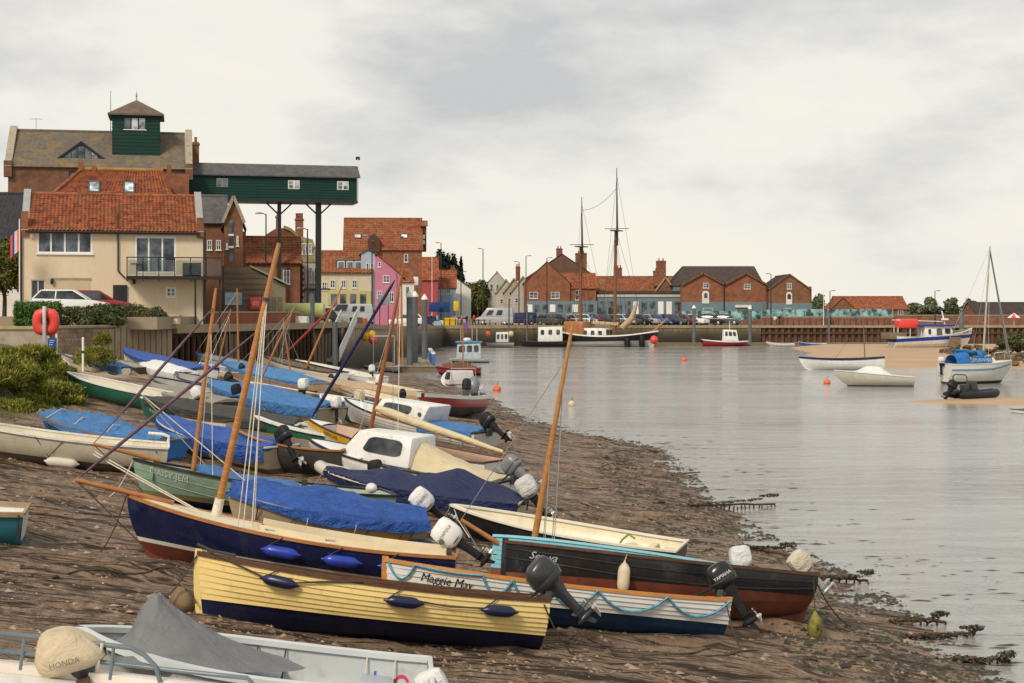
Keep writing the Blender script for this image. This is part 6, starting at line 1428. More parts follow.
bt.hull(mid_green, mid_green, M('warm white inner', (.62, .56, .44)), wl=.1, gun=white, gw=.16, gh=.07); bt.thwart(.5, .3, mat=white)
bt = Boat('blue_domed_boat', 'boat wholly under a taut bright blue cover amid the crowd of boats', (210, 382), (330, 409), .86, .76, 1.68, group=BEACHED, tr=.85, bowp=2.6)
bt.hull(tan_hull, dark_hull, None, wl=.2, gun=tan_hull); bt.cover('canvas_cover', 'taut bright blue canvas, largest in the crowd of boats', tarp_azure, .0, 1.0, ((0, .2), (.5, .42), (1, .1)), .2, .03)
outboard(bt, canvas_white, black_rub, 10, True, 1.1, dz=.05)
bt = Boat('grey_covered_boat', 'grey covered boat with a white bagged outboard left of the big blue cover', (152, 384), (226, 403), .75, .7, 1.44, group=BEACHED, tr=.8)
bt.hull(dark_hull, dark_hull, None, wl=.15, gun=dark_hull); bt.cover('canvas_cover', 'putty grey canvas over the boat left of the big blue cover', cloth('putty canvas', (.27, .24, .19), .4), .0, .98, ((0, .1), (.5, .2), (1, .05)), .16, .02)
bt = Boat('black_red_boat', 'low dark boat with a white bagged engine beyond the big blue cover', (250, 381), (345, 401), .8, .7, 1.52, group=BEACHED, tr=.8)
bt.hull(black_paint, dark_hull, wood_grey, wl=.1, gun=white); bt.thwart(.5, .3, mat=wood_grey); outboard(bt, canvas_white, black_rub, 10, True, 1.2, dx=2.2, dz=.15)
bt = Boat('teal_small_boat', 'small teal boat with cream cushions behind the white cabin cruiser', (322, 393), (374, 407), .8, .75, 1.52, group=BEACHED, tr=.85)
bt.hull(teal_p, dark_hull, white, wl=.1, gun=white); outboard(bt, canvas_cream, black_rub, 0, True, 1.2, dx=1.2, dz=.1)
bt = Boat('blue_ridge_boat', 'boat under a sky blue ridge tent cover beyond the big blue one', (222, 361), (316, 383), .86, .78, 1.6, group=BEACHED, tr=.8)
bt.hull(tan_hull, dark_hull, None, wl=.2, gun=tan_hull); bt.cover('canvas_cover', 'sky blue ridged canvas over the boat beyond the big blue cover', cloth('sky blue canvas', (.06, .22, .48)), .0, 1.0, ((0, .15), (.2, .35), (.6, .3), (1, .05)), .2, .02, ridge=1.05)
bt = Boat('navy_stripe_boat', 'white boat with navy stripe under black strapped gear among the left boats', (150, 375), (240, 397), .7, .66, 1.44, group=BEACHED, tr=.8)
bt.hull(white, tan_hull, M('grey inner', (.3, .29, .26)), wl=.1, gun=navy, gw=.09); bt.thwart(.5, .4, mat=white); outboard(bt, black_rub, black_rub, 20, True, 1.1, dx=.5)
bt = Boat('royal_blue_boat', 'white boat under a royal blue cover against the stone wall', (124, 349), (202, 368), .95, .85, 1.6, group=BEACHED, tr=.8)
bt.hull(white, white, None, wl=.2, gun=navy, gw=.09); bt.cover('canvas_cover', 'royal blue canvas over the boat against the stone wall', tarp_blue, .0, 1.0, ((0, .1), (.5, .2), (1, .1)), .12, .02)
bt = Boat('covered_dinghy', 'white dinghy with cream cover lying right of the royal blue covered boat', (140, 360), (184, 373), .6, .55, 1.28, group=BEACHED, tr=.8)
bt.hull(white, white, None, wl=.1, gun=white); bt.cover('canvas_cover', 'off white sheet over the little dinghy near the stone wall', canvas_white, .0, 1.0, ((0, .2), (.5, .3), (1, .1)), .2, .03)
bt = Boat('long_white_canoe', 'long low white rowing boat lying along the slipway edge', (61, 352), (125, 367), .5, .42, 1.04, group=BEACHED, tr=.5)
bt.hull(white, white, M('grey inner', (.3, .29, .26)), wl=.1, gun=navy); bt.thwart(.4, .3, mat=navy)
bt.cover('canvas_cover', 'azure cover on the stern of the long low white rowing boat', tarp_azure, .0, .38, ((0, .1), (.5, .2), (1, .15)), .15, .02)
bt = Boat('pale_blue_covered_dinghy', 'pale blue dinghy beyond the ridge tent covers near the timber wall', (196, 352), (262, 366), .8, .75, 1.52, group=BEACHED, tr=.8)
bt.hull(M('powder blue paint', (.32, .44, .52), .5), tan_hull, M('grey inner', (.3, .29, .26)), wl=.15, gun=blue_p); bt.mast(.35, (237, 288), .06, .035, wood_var, base_z=.4); bt.line([bt.mp(.95), bt.pt(.98, 1, 1)], .012, rope_w, 'forestay'); bt.thwart(.5, .4, mat=white); outboard(bt, canvas_cream, black_rub, 10, True, 1.2, dx=1.4)
bt = Boat('black_white_boat', 'black topped boat with pale sides below the gangway', (262, 353), (338, 372), .95, .8, 1.6, group=BEACHED, tr=.75)
bt.hull(white, white, wood_grey, wl=.1, gun=black_paint, gw=.12)
bt.mast(.42, (342, 286), .07, .04, wood_var, base_z=.4); jb, jt = bt.px(283, 356, bt.wY(.8)), bt.px(338, 302, bt.wY(.5)); MB().tube([jb, jb.lerp(jt, .08), jb.lerp(jt, .5), jb.lerp(jt, .96), jt], [.02, .07, .08, .06, .01], 8).build('furled_jib', M('faded red sail cover', (.36, .06, .06), .7, .15), bt.T, 60); bt.thwart(.5, .4, mat=wood_grey)
bt = Boat('long_white_boat', 'long plain white boat beside the tan one near the pontoon', (296, 359), (378, 377), .9, .8, 1.6, group=BEACHED, tr=.8)
bt.hull(white, white, white, wl=.1, gun=white); bt.thwart(.4, .4, mat=white)
outboard(bt, canvas_white, black_rub, 20, True, 1.2, dx=1.0, dz=.2)
bt = Boat('tan_long_boat', 'long tan flat topped boat behind the white cabin cruiser', (306, 375), (437, 397), .9, .8, 1.68, group=BEACHED, tr=.8, bowp=2.8)
bt.hull(M('buff paint', (.46, .33, .19), .5, .1), M('buff paint'), None, wl=.1, gun=M('buff paint')); bt.cover('canvas_cover', 'tan canvas over the long boat behind the cabin cruiser', canvas_tan, .0, 1.0, ((0, .05), (.5, .2), (1, .05)), .2, .02)
outboard(bt, canvas_white, black_rub, 10, True, 1.2, dx=3.6, dz=.25)
bt = Boat('tan_ramp_dinghy', 'small sand coloured dinghy tilted by the water near the pontoon', (366, 380), (414, 391), .6, .55, 1.36, group=BEACHED, tr=.85)
bt.hull(M('buff paint'), M('buff paint'), cream, wl=.1, gun=cream); bt.thwart(.5, .4, mat=cream)
bt = Boat('red_black_boat', 'red boat with black bottom and white top strake at the water edge', (423, 394), (474, 396), 1.0, .95, 1.6, group=BEACHED, tr=.9, bowp=4, rake=.1)
bt.hull(red_p, black_paint, white, wl=.45, stripe=None, gun=white, gw=.14, gh=.16); bt.thwart(.5, .4, mat=white)
outboard(bt, mid_grey, mid_grey, 62, False, 1.5, dz=.1, label='grey outboard tilted far up on the red boat'); outboard(bt, black_rub, black_rub, 5, False, 1.3, dx=2.6, dz=.2)

# --- more small open boats packed between the rows
grey_in = M('grey inner', (.3, .29, .26)); ex_white = M('chalky white paint', (.62, .59, .52), .5, .1, 2, (.36, .31, .23), 3, .55, .2)
for bow, stern, bh, sh, bm, hm, gm, im, cov, mt, lab in (
    ((104, 357), (146, 367), .55, .5, 1.3, dark_hull, wood_grey, grey_in, None, None, 'small dark dinghy below the stone wall beside the royal blue cover'),
    ((176, 371), (226, 384), .7, .6, 1.4, ex_white, navy, grey_in, None, None, 'chalky white open boat left of the sky blue ridge tent'),
    ((230, 372), (302, 391), .75, .65, 1.4, black_paint, wood_var, wood_grey, None, (296, 304), 'slim black open boat with varnished rim and thin mast'),
    ((200, 362), (240, 372), .7, .6, 1.4, ex_white, white, grey_in, None, (231, 309), 'white dinghy with thin mast near the timber wall'),
    ((338, 383), (402, 400), .7, .62, 1.4, cream, wood_var, cream, None, None, 'cream open dinghy with varnished rim behind the cabin cruiser'),
    ((352, 398), (416, 412), .6, .55, 1.3, tan_hull, white, grey_in, tarp_navy, None, 'low tan dinghy under navy canvas beside the cabin cruiser'),
    ((268, 367), (330, 383), .75, .65, 1.4, teal_p, white, cream, None, (283, 318), 'teal open boat with white rim below the gangway'),
    ((160, 402), (236, 421), .7, .62, 1.5, ex_white, wood_dark, wood_grey, None, None, 'chalky white open boat left of the charcoal covered one'),
    ((110, 385), (170, 401), .55, .5, 1.3, sage, wood_grey, grey_in, None, None, 'small sage dinghy beside the green and white boat')):
    bt = Boat('open_dinghy', lab, bow, stern, bh, sh, bm, group=BEACHED, tr=.75)
    bt.hull(hm, dark_hull, im if not cov else None, wl=.15, gun=gm)
    if cov: bt.cover('canvas_cover', 'cover on the ' + lab.split(' under')[0], cov, 0, 1, ((0, .1), (.5, .2), (1, .08)), .15, .03)
    else:
        for u in (.25, .55): bt.thwart(u, .22, mat=im)
    if mt: bt.mast(.6, mt, .045, .025, wood_var, base_z=.3); bt.line([bt.mp(.95), bt.pt(.98, 1, 1)], .009, rope_w, 'forestay', 4); bt.shrouds(.9, r=.008)
    if bm == 1.4: outboard(bt, black_rub, black_rub, 50, False, .8)

# ================================================================== BOATS AFLOAT AND FAR OFF
AFLOAT = 'boats lying in the channel'
bt = Boat('fishing_cuddy', 'white fishing boat with open cuddy windscreen behind the red boat', (447, 372), (470, 386), 1.1, 1.0, 2.2, group=AFLOAT, Y=(112, 108), tr=.9, sink=0)
bt.hull(white, white, white, wl=.3, gun=white, gw=.1); bt.cabin(bt.L * .35, bt.L * .75, 1.9, 1.5, bt.zs(.5), .95, white, rf=.3, rb=-.2, inset=.18, wins=((.1, .85, .35, .88),), bev=.05); bt.deck(.6, 1, white)
bt.line([bt.pt(.3, 1, 1, -.1), bt.pt(.3, 1, 1, -.2, 1.2), bt.pt(.3, 1, -1, -.2, 1.2), bt.pt(.3, 1, -1, -.1)], .03, chrome, 'roll_bar', 6)
bt = Boat('potting_boat', 'maroon and navy crab boat with a flagged mast lying off the pontoon', (436, 366), (481, 368), 1.15, 1.15, 2.6, group=AFLOAT, Y=(132, 132), tr=.85, um=.5, bowp=2.2, sink=0)
bt.hull(navy, navy, wood_dark, wl=.3, stripe=red_p, sw=.3, gun=red_p, gw=.12)
for k in range(7): MB().tube([bt.pt(.2 + .09 * k, 1, sd, -.15, (.0 if sd else .5)) if sd else bt.pt(.2 + .09 * k, 1, 1) + Vector((0, -bt.b(.3), .55)) for sd in (1, 0, -1)], .03, 6).build('net_hoop', wood_var, bt.T)
bt.cover('net_heap', 'rust brown net heap aboard the crab boat off the pontoon', cloth('brown netting', (.16, .07, .04), .8), .1, .85, ((0, .2), (.5, .6), (1, .2)), .02, .1, 'nets', gap=-.1, lash=0)
bt.mast(.4, (463, 322), .06, .04, base_z=.5); MB().grid([[bt.mp(a) + Vector((dx_, 0, 0)) for a in (.86, .99)] for dx_ in (0, -.25, -.45)]).build('flag', M('purple flag', (.22, .08, .35), .7), bt.T)
bt = Boat('blue_wheelhouse_boat', 'white boat with pale blue wheelhouse moored beyond the crab boat', (449, 358), (489, 357), 1.2, 1.1, 2.7, group=AFLOAT, Y=(165, 165), tr=.85, sink=0, bowp=2.4)
bt.hull(white_far, blue_p, white_far, wl=.2, gun=M('pale grey blue', (.40, .48, .55), .5), gw=.12); bt.deck(.0, 1, white_far, z=-.15)
c = bt.cabin(bt.L * .20, bt.L * .82, 1.9, 1.7, bt.zs(.5) - .1, 1.75, M('pale blue wheelhouse', (.46, .54, .58), .45), rf=.15, rb=.05, inset=.06, wins=((.08, .28, .45, .85), (.36, .58, .45, .85), (.66, .92, .45, .85)), bev=.04)
MB().box((bt.L * .5, 0, bt.zs(.5) + 1.70), (bt.L * .66, 2.0, .14)).build('wheelhouse_roof', M('blue roof paint', (.10, .26, .42), .5), bt.T, bevel=.03)
MB().lathe([(.35, 0), (.42, .1), (.40, .28), (.2, .36)], 12, (bt.L * .55, .1, bt.zs(.5) + 1.77)).build('life_raft_canister', white_far, bt.T, 40)
for k in (.3, .42, .7): bt.line([Vector((bt.L * k, .3, bt.zs(.5) + 1.75)), Vector((bt.L * k, .3, bt.zs(.5) + 3.1))], .02, white_far, 'aerial')
bt = Boat('grey_workboat', 'grey workboat with red buoys and gallows moored at the gangway foot', (364, 366), (399, 366), .9, .9, 2.6, group=AFLOAT, Y=(138, 138), tr=.9, um=.5, bowp=3, sink=0)
bt.hull(M('workboat grey', (.40, .40, .38), .5, .1), M('workboat grey'), wood_grey, wl=.1, stripe=black_paint, sw=.12, gun=white, gw=.15)
bt.cover('net_heap', 'ochre net heap aboard the grey workboat', cloth('ochre netting', (.34, .22, .09), .8), .15, .8, ((0, .2), (.5, .45), (1, .2)), .02, .08, 'nets', gap=-.1, lash=0)
for u in (.10, .72): bt.line([bt.pt(u, 1, 1, -.1), bt.pt(u, 1, 1, -.1, 2.6)], .06, steel, 'gallows_post', 6)
bt.line([bt.pt(.10, 1, 1, -.1, 2.6), bt.pt(.72, 1, 1, -.1, 2.6)], .06, steel, 'gallows_beam', 6)
for px_, pt_ in ((397, 272), (401.5, 283)): MB().tube([bt.px(px_ + 1, 364, 137.5), bt.px(px_, pt_, 137.5)], [.10, .06], 8).build('derrick_pole', wood_mast, bt.T, 60)
for i_, (px_, py_, mt_) in enumerate(((352, 342, red_v), (357, 340, red_v), (373, 340, red_v), (372, 335, M('yellow buoy', (.7, .42, .04), .5)), (366, 337, M('yellow buoy')))):
    p = at(px_, py_, 138); o = MB().lathe([(.02, -.42), (.2, -.34), (.33, -.15), (.36, .05), (.3, .22), (.12, .36), (.06, .42)], 12).build('net_buoy', mt_, None, 60, M=Matrix.Translation(p))
    tag(o, ('red' if mt_ is red_v else 'yellow') + ' net buoy hung on the grey workboat at the gangway, ' + ('leftmost', 'second from left', 'largest, at the beam', 'highest', 'between the two posts')[i_], 'buoy')
    MB().tube([(0, 0, .4), (0, 0, .7)], .02, 4).build('lanyard', rope_d, o)
# moored in the channel, right
bt = Boat('white_gig', 'white rowing gig with navy sheer stripe and stub mast beside the sandbank', (799, 357), (884, 357), .75, .70, 1.7, group=AFLOAT, Y=(145, 145), tr=.35, um=.5, bowp=2.2, mh=.55, sink=0, rake=.5)
bt.hull(white_far, white_far, M('buff inner', (.45, .33, .2)), wl=.08, gun=navy, gw=.08, gh=.16)
for u in (.2, .4, .6, .8): bt.thwart(u, .22, mat=M('buff inner'))
bt.mast(.22, (863, 315), .05, .03, wood_grey, base_z=.2); bt.line([bt.mp(.95), bt.pt(.6, 1, 1)], .012, rope_d, 'forestay')
bt = Boat('white_motor_boat', 'white motor boat with low cuddy hump moored in the channel', (834, 370), (912, 377), 1.05, .80, 2.0, group=AFLOAT, Y=(113, 113), tr=.9, bowp=2.6, rake=.9, sink=0, rise=.2, mh=.88)
bt.hull(M('dull white gelcoat', (.58, .54, .46), .4, .08), M('dark waterline', (.06, .05, .035), .6), white, wl=.16, wlb=.18, gun=white, gw=.08); bt.deck(.0, 1, white, z=-.03)
bt.cover('canvas_cover', 'off white humped cover on the moored motor boat', canvas_white, .28, .72, ((0, .05), (.3, .5), (.7, .45), (1, .05)), .02, .02, gap=-.12, lash=0)
bt = Boat('sailing_yacht', 'small white sailing yacht with blue dodger and tall mast moored at right', (1012, 360), (944, 364), 1.35, 1.25, 2.2, group=AFLOAT, Y=(118, 116), tr=.75, bowp=2.0, rake=.9, sink=0, mh=1.2, rise=.3)
bt.hull(M('yacht white', (.66, .64, .57), .35, .07), M('algae bottom', (.08, .065, .035), .6, .2), white, wl=.28, gun=white, gw=.08)
MB().grid([[bt.pt(u, .82, -1, .012), bt.pt(u, .88, -1, .012)] for u in bt.us(14, .02, .96)]).build('cove_stripe', M('pale blue stripe', (.16, .28, .46), .5), bt.T)
bt.deck(.55, 1, white); bt.side_deck(.05, .56, .35, white); Lx = bt.L
bt.cabin(Lx * .45, Lx * .74, 1.4, .9, bt.zs(.6) - .02, .42, white, rf=.35, rb=.02, inset=.08, wins=((.15, .4, .3, .75), (.5, .75, .3, .75)), bev=.05)
for k, (x0_, x1_, hh_) in enumerate(((.10, .30, .85), (.42, .50, .95))):
    MB().grid([[Vector((Lx * x, .75 * s_, bt.zs(.3) + hh_ * math.sqrt(max(0, 1 - (abs(s_)) ** 3)) * (1 if k or x > .15 else .75))) for s_ in (-1, -.9, -.6, -.2, .2, .6, .9, 1)] for x in (x0_, (x0_ + x1_) / 2, x1_)]).build('spray_hood', M('blue canvas', (.03, .15, .42), .6, .2), bt.T, 50)
MB().grid([[Vector((Lx * x, -.98, bt.zs(.4) + z)) for x in (.30, .58)] for z in (.02, .52)]).build('dodger', M('blue canvas'), bt.T)
lettering('SPURWING', .34, lambda x, y: Vector((Lx * .44 + x, -1.0, bt.zs(.4) + .27 + y)), M('pale print', (.6, .7, .75), .6), bt.T)
bt.mast(.56, (990, 246), .075, .055, M('grey mast', (.42, .39, .32), .45), base_z=1.2)
be = Vector((Lx * .12, 0, bt.zs(.3) + 1.0)); bs = bt.mp(.12); MB().tube([bs, bs.lerp(be, .3), bs.lerp(be, .8), be], [.26, .18, .13, .06], 8).build('furled_mainsail', M('teal blue sail cover', (.02, .15, .34), .6, .2), bt.T, 50)
bt.line([bt.mp(.98), bt.pt(.99, 1, 1)], .02, steel, 'forestay'); jt = bt.mp(.97); jb = bt.pt(.97, 1, 1) + Vector((0, 0, .2)); bt.line([jb, jb.lerp(jt, .5), jt], .06, M('furled grey jib', (.16, .17, .19), .6), 'furled_jib')
bt.line([bt.mp(.98), bt.pt(.02, 1, 1)], .012, steel, 'backstay'); bt.shrouds(.9, r=.012)
for sd in (1, -1): bt.line([bt.pt(.8, 1, sd, -.05), bt.pt(.82, 1, sd, -.05, .6), bt.pt(.97, 1, sd, 0, .65), bt.pt(.995, 1, 1, 0, .65)], .02, chrome, 'pulpit_rail')
outboard(bt, canvas_white, black_rub, 0, False, 1.1)
# black RIB on the near sandbar
bt = Boat('black_rib', 'black inflatable boat with arch on the near sandbar at right', (997, 391), (954, 391), .75, .65, 1.9, group=AFLOAT, Y=(95, 94), tr=.95, um=.5, bowp=2.6, sink=.0, base=.14)
rib_t = M('black inflatable fabric', (.022, .024, .03), .5, .15)
for sd in (1, -1): MB().tube([bt.pt(u, .72, sd, -.05) for u in bt.us(14, -.05, .985)], [.08, .2] + [.24] * 12 + [.17], 10).build('buoyancy_tube', rib_t, bt.T, 60)
MB().grid([[bt.pt(u, t, sd) for sd, t in ((1, .6), (1, .3), (1, 0), (-1, .3), (-1, .6))] for u in bt.us(10, .03, .92)]).build('hull', black_paint, bt.T, 50)
MB().hexa([(1.0, -.35, .5), (1.5, -.35, .5), (1.5, .35, .5), (1.0, .35, .5), (1.05, -.3, 1.05), (1.4, -.25, 1.05), (1.4, .25, 1.05), (1.05, .3, 1.05)]).build('console', dark_grey, bt.T, bevel=.05)
MB().box((.75, 0, .6), (.4, .5, .5)).build('seat', dark_grey, bt.T, bevel=.06)
bt.line([Vector((.45, -.7, .6)), Vector((.4, -.68, 1.3)), Vector((.42, -.5, 1.42)), Vector((.42, .5, 1.42)), Vector((.4, .68, 1.3)), Vector((.45, .7, .6))], .035, dark_grey, 'roll_arch', 6); outboard(bt, black_rub, black_rub, 30, False, 1.2)
bt = Boat('white_launch', 'white boat just entering the right edge below the sandbar', (1075, 408), (1019, 410), .8, .75, 1.9, group=AFLOAT, Y=(84, 83), tr=.85, sink=0); bt.hull(white, dark_hull, white, wl=.12, gun=wood_grey, gw=.1); bt.thwart(.4, .3, mat=white)
# trawler on the sandbank
bt = Boat('blue_white_trawler', 'blue and white fishing trawler aground on the sandbank with red canister', (972, 328), (892, 336), 2.5, 1.7, 3.6, cat='fishing boat', group=AFLOAT, Y=(205, 203), tr=.85, um=.5, bowp=2.6, rake=.9, sink=0, mh=1.55, rise=.3, base=.40)
bt.hull(white_far, white_far, wood_grey, wl=.95, wlb=1.5, stripe=M('trawler blue', (.02, .06, .34), .45, .1), sw=.45, gun=white_far, gw=.15); bt.deck(.0, 1, wood_grey, z=-.35); Lx = bt.L
c = bt.cabin(Lx * .36, Lx * .72, 2.4, 2.0, 1.25, 1.75, white_far, rf=.1, rb=.0, inset=.08, wins=((.12, .22, .4, .78), (.42, .62, .2, .85), (.72, .92, .45, .85)), bev=.04)
MB().box((Lx * .52, 0, 3.08), (Lx * .46, 2.7, .22)).build('wheelhouse_roof', M('trawler blue'), bt.T, bevel=.03)
g = MB(); g.box((Lx * .18, 0, 3.3), (2.7, 1.6, 1.2)); g.build('red_canister', red_v, bt.T, bevel=.25)
for x in (.05, .2, .34):
    for y in (-.6, .6): bt.line([Vector((Lx * x, y, 1.2)), Vector((Lx * x, y, 2.8))], .05, white_far, 'gantry_post')
for y in (-.7, .7): bt.line([Vector((Lx * .03, y, 3.75)), Vector((Lx * .6, y, 3.55))], .05, white_far, 'boom_rail')
bt.line([Vector((Lx * .66, 0, 3.1)), Vector((Lx * .62, 0, 4.9))], .09, white_far, 'mast', 6); bt.line([Vector((Lx * .62, 0, 4.8)), Vector((Lx * .82, 0, 3.3))], .03, dark_grey, 'forestay')
g = MB(); g.lathe([(.5, 0), (.5, .2)], 10, (Lx * .66, 0, 3.75)); g.build('radar', white_far, bt.T)
g = MB(); g.box((Lx * .02, 0, 1.75), (2.2, 3.0, .8)); g.build('fish_crates', wood_grey, bt.T, bevel=.05)
for u, tx in ((.50, 'LN 460'), (.88, 'LN 460')): lettering(tx, .32, (lambda x, y: Vector((Lx * .43 + x, -1.22, 1.55 + y))) if u < .6 else (lambda x, y: bt.pt(.885 + x / Lx, .93 + y / 2.4, -1, .02)), M('dark print'), bt.T)
MB().box((Lx * .70, -1.95, 1.0), (1.5, .1, 1.2)).build('net_panel', wood_grey, bt.T)
# red launch
bt = Boat('red_launch', 'red launch with white wheelhouse moored below the quay', (748, 341), (702, 339.5), 1.05, 1.0, 2.6, cat='boat', group=AFLOAT, Y=(241, 241), tr=.85, um=.5, sink=0, rake=.6)
bt.hull(red_p, M('dark red bottom', (.2, .02, .02)), wood_grey, wl=.15, gun=white_far, gw=.2, gh=.15); bt.deck(0, 1, white_far, z=-.2); bt.cabin(bt.L * .45, bt.L * .78, 2.0, 1.6, .9, 1.7, white_far, rf=.3, rb=.1, inset=.1, wins=((.08, .28, .45, .85), (.36, .6, .45, .85), (.68, .9, .45, .85)))
bt.line([(bt.L * .6, 0, 2.5), (bt.L * .6, 0, 3.9)], .04, white_far, 'aerial')
# white wheelhouse barge, small crabber
bt = Boat('wheelhouse_barge', 'black barge with white square wheelhouse moored left of the two masted ship', (520, 341), (567, 341), .75, .75, 3.0, group=AFLOAT, Y=(238, 238), tr=.95, um=.5, bowp=5, sink=0)
bt.hull(black_paint, black_paint, None, wl=.1, gun=black_paint); bt.deck(0, 1, wood_grey, z=-.03)
c = bt.cabin(bt.L * .10, bt.L * .62, 2.4, 2.4, .7, 2.4, white_far, rf=.05, rb=.05, inset=.03, wins=((.10, .25, .5, .82), (.42, .58, .5, .82), (.75, .9, .5, .82)), bev=.03)
bt = Boat('small_crabber', 'small grey crab boat with white arched wheelhouse and orange net buoys', (486, 342), (514, 342), .9, .9, 2.5, group=AFLOAT, Y=(234, 234), tr=.9, um=.5, sink=0)
bt.hull(M('workboat grey'), dark_hull, None, wl=.1, gun=dark_hull); bt.deck(0, 1, wood_grey, z=-.05); bt.cabin(bt.L * .2, bt.L * .65, 1.9, 1.9, .85, 1.5, white_far, rf=.05, rb=.05, inset=.05, wins=((.08, .28, .3, .8), (.4, .6, .3, .8), (.72, .92, .3, .8)))
for i_, (a, b_) in enumerate(((511, 334), (488, 334))): 
    o = MB().lathe([(.1, -.4), (.38, -.2), (.42, .1), (.3, .35), (.08, .45)], 10).build('net_buoy', orange_v if i_ else canvas_cream, None, 60, M=Matrix.Translation(at(a, b_, 233))); tag(o, 'round net float on the small grey crab boat, ' + ('cream one at right' if i_ == 0 else 'orange one at left'), 'buoy')
# dinghies on the far pontoon
for i_, (a, b_, mt_, lab) in enumerate(((766, 794, white_far, 'small white dinghy alongside the far pontoon'), (798, 826, blue_p, 'small blue and white dinghy alongside the far pontoon'))):
    bt = Boat('pontoon_dinghy', lab, (a, 341.5), (b_, 343.5), .75, .6, 1.7, group=AFLOAT, Y=(240, 240), tr=.8, sink=0, rake=.6); bt.hull(mt_, white_far, white_far, wl=.12, gun=white_far, fine=False, n=12)
# two masted ship
bt = Boat('two_masted_ship', 'black and white two masted sailing ship moored along the quay', (658, 331), (566, 332), 2.7, 2.4, 5.5, cat='sailing ship', group=AFLOAT, Y=(236, 242), tr=.6, um=.5, bowp=2.6, rake=.8, sink=.0, mh=1.9, rise=.3, base=-.35)
bt.hull(black_paint, M('ship white', (.70, .68, .62), .5, .08), wood_grey, wl=1.0, wlb=1.35, gun=white_far, gw=.25, gh=.2); bt.deck(0, 1, wood_grey, z=-.6); Lx = bt.L
bt.cabin(Lx * .20, Lx * .48, 3.0, 3.0, 1.4, 1.7, white_far, rf=.1, rb=.1, inset=.1, wins=((.1, .25, .4, .8), (.4, .55, .4, .8), (.7, .85, .4, .8)), bev=.05)
bt.cabin(Lx * .02, Lx * .24, 3.4, 3.4, 1.6, 2.5, wood_var, rf=.1, rb=.1, inset=.1, wins=(), front=False, bev=.05, name='deckhouse')
for nm, (px_, u, ytop, ycr) in {'main': (615.5, .535, 168, 232), 'mizzen': (580.5, .16, 197, 248)}.items():
    base = Vector((Lx * u, 0, 1.2)); Yw = bt.wY(u); lo = bt.px(px_ + .3, ycr - 2, Yw); hi = bt.px(px_, ytop, Yw)
    MB().tube([base, lo], [.26, .21], 10).build('lower_mast', wood('ship mast', (.30, .12, .055), .6, .5), bt.T, 60)
    MB().tube([base.lerp(lo, .86) + Vector((.25, 0, 0)), lo + Vector((.22, 0, .4)), lo.lerp(hi, .5) + Vector((.2, 0, 0)), hi + Vector((.2, 0, 0))], [.17, .17, .12, .05], 8).build('topmast', M('dark grey paint', (.06, .055, .05), .6), bt.T, 60)
    MB().box(lo + Vector((.1, 0, -.1)), (1.2, 2.6, .14)).build('crosstree', dark_grey, bt.T); MB().tube([lo + Vector((-1.6, -.5, .2)), lo + Vector((1.9, .5, .2))], .06, 6).build('yard', wood_grey, bt.T)
    for k in (-1, 1):
        for j in range(4):
            bt.line([lo + Vector((0, 0, -.2)), bt.pt(min(.95, u - .05 + .035 * j * 2 - .07), 1, k)], .022, rope_d, 'shroud', 4)
    bt.line([hi + Vector((.2, 0, -1)), bt.pt(min(.99, u + .25), 1, 1) * 1.0], .02, rope_d, 'topmast_stay', 4); bt.line([hi + Vector((.2, 0, -1.5)), bt.pt(max(.02, u - .22), 1, 1)], .02, rope_d, 'backstay', 4); bt.line([lo, bt.pt(min(.99, u + .3), 1, 1)], .022, rope_d, 'forestay', 4)
    if nm == 'main': hm = hi; lm = lo
bt.line([hm + Vector((.2, 0, -3)), hi + Vector((.2, 0, -2.0))], .03, rope_d, 'triatic_stay', sag=.8)
bs = Vector((Lx * .60, 0, 2.6)); be = bt.px(642, 302, bt.wY(.9)); MB().tube([bt.px(622, 328, bt.wY(.75)), bt.px(632, 318, bt.wY(.8)), bt.px(637, 302, bt.wY(.8))], [.5, .45, .2], 8).build('lowered_jib', canvas_tan, bt.T, 50)
MB().tube([Vector((Lx * .93, 0, bt.zs(.95) - .2)), bt.px(668, 318, bt.wY(1))], [.2, .12], 8).build('bowsprit', wood_var, bt.T, 60)
MB().tube([Vector((Lx * .58, 0, 3.6)), Vector((Lx * .30, 0, 3.9))], [.35, .25], 8).build('furled_mainsail', canvas_tan, bt.T, 60)
for u, lab in ((.72, 'black tyre fender on the ship, left of two'), (.86, 'black tyre fender on the ship, right of two')):
    o = MB().lathe([(.25, -.9), (.42, -.7), (.42, .7), (.25, .9)], 10).build('ship_fender', black_rub, None, 50, M=Matrix.Translation(bt.M @ bt.pt(u, .55, bt.side, .4))); tag(o, lab, 'fender')
p = bt.M @ Vector((Lx * .99, -.5, .9)); o = MB().lathe([(.05, -.62), (.45, -.45), (.65, 0), (.45, .45), (.1, .65)], 14).build('bow_buoy', red_v, None, 60, M=Matrix.Translation(at(654, 340, 234))); tag(o, 'round red buoy at the bow of the two masted ship', 'buoy')

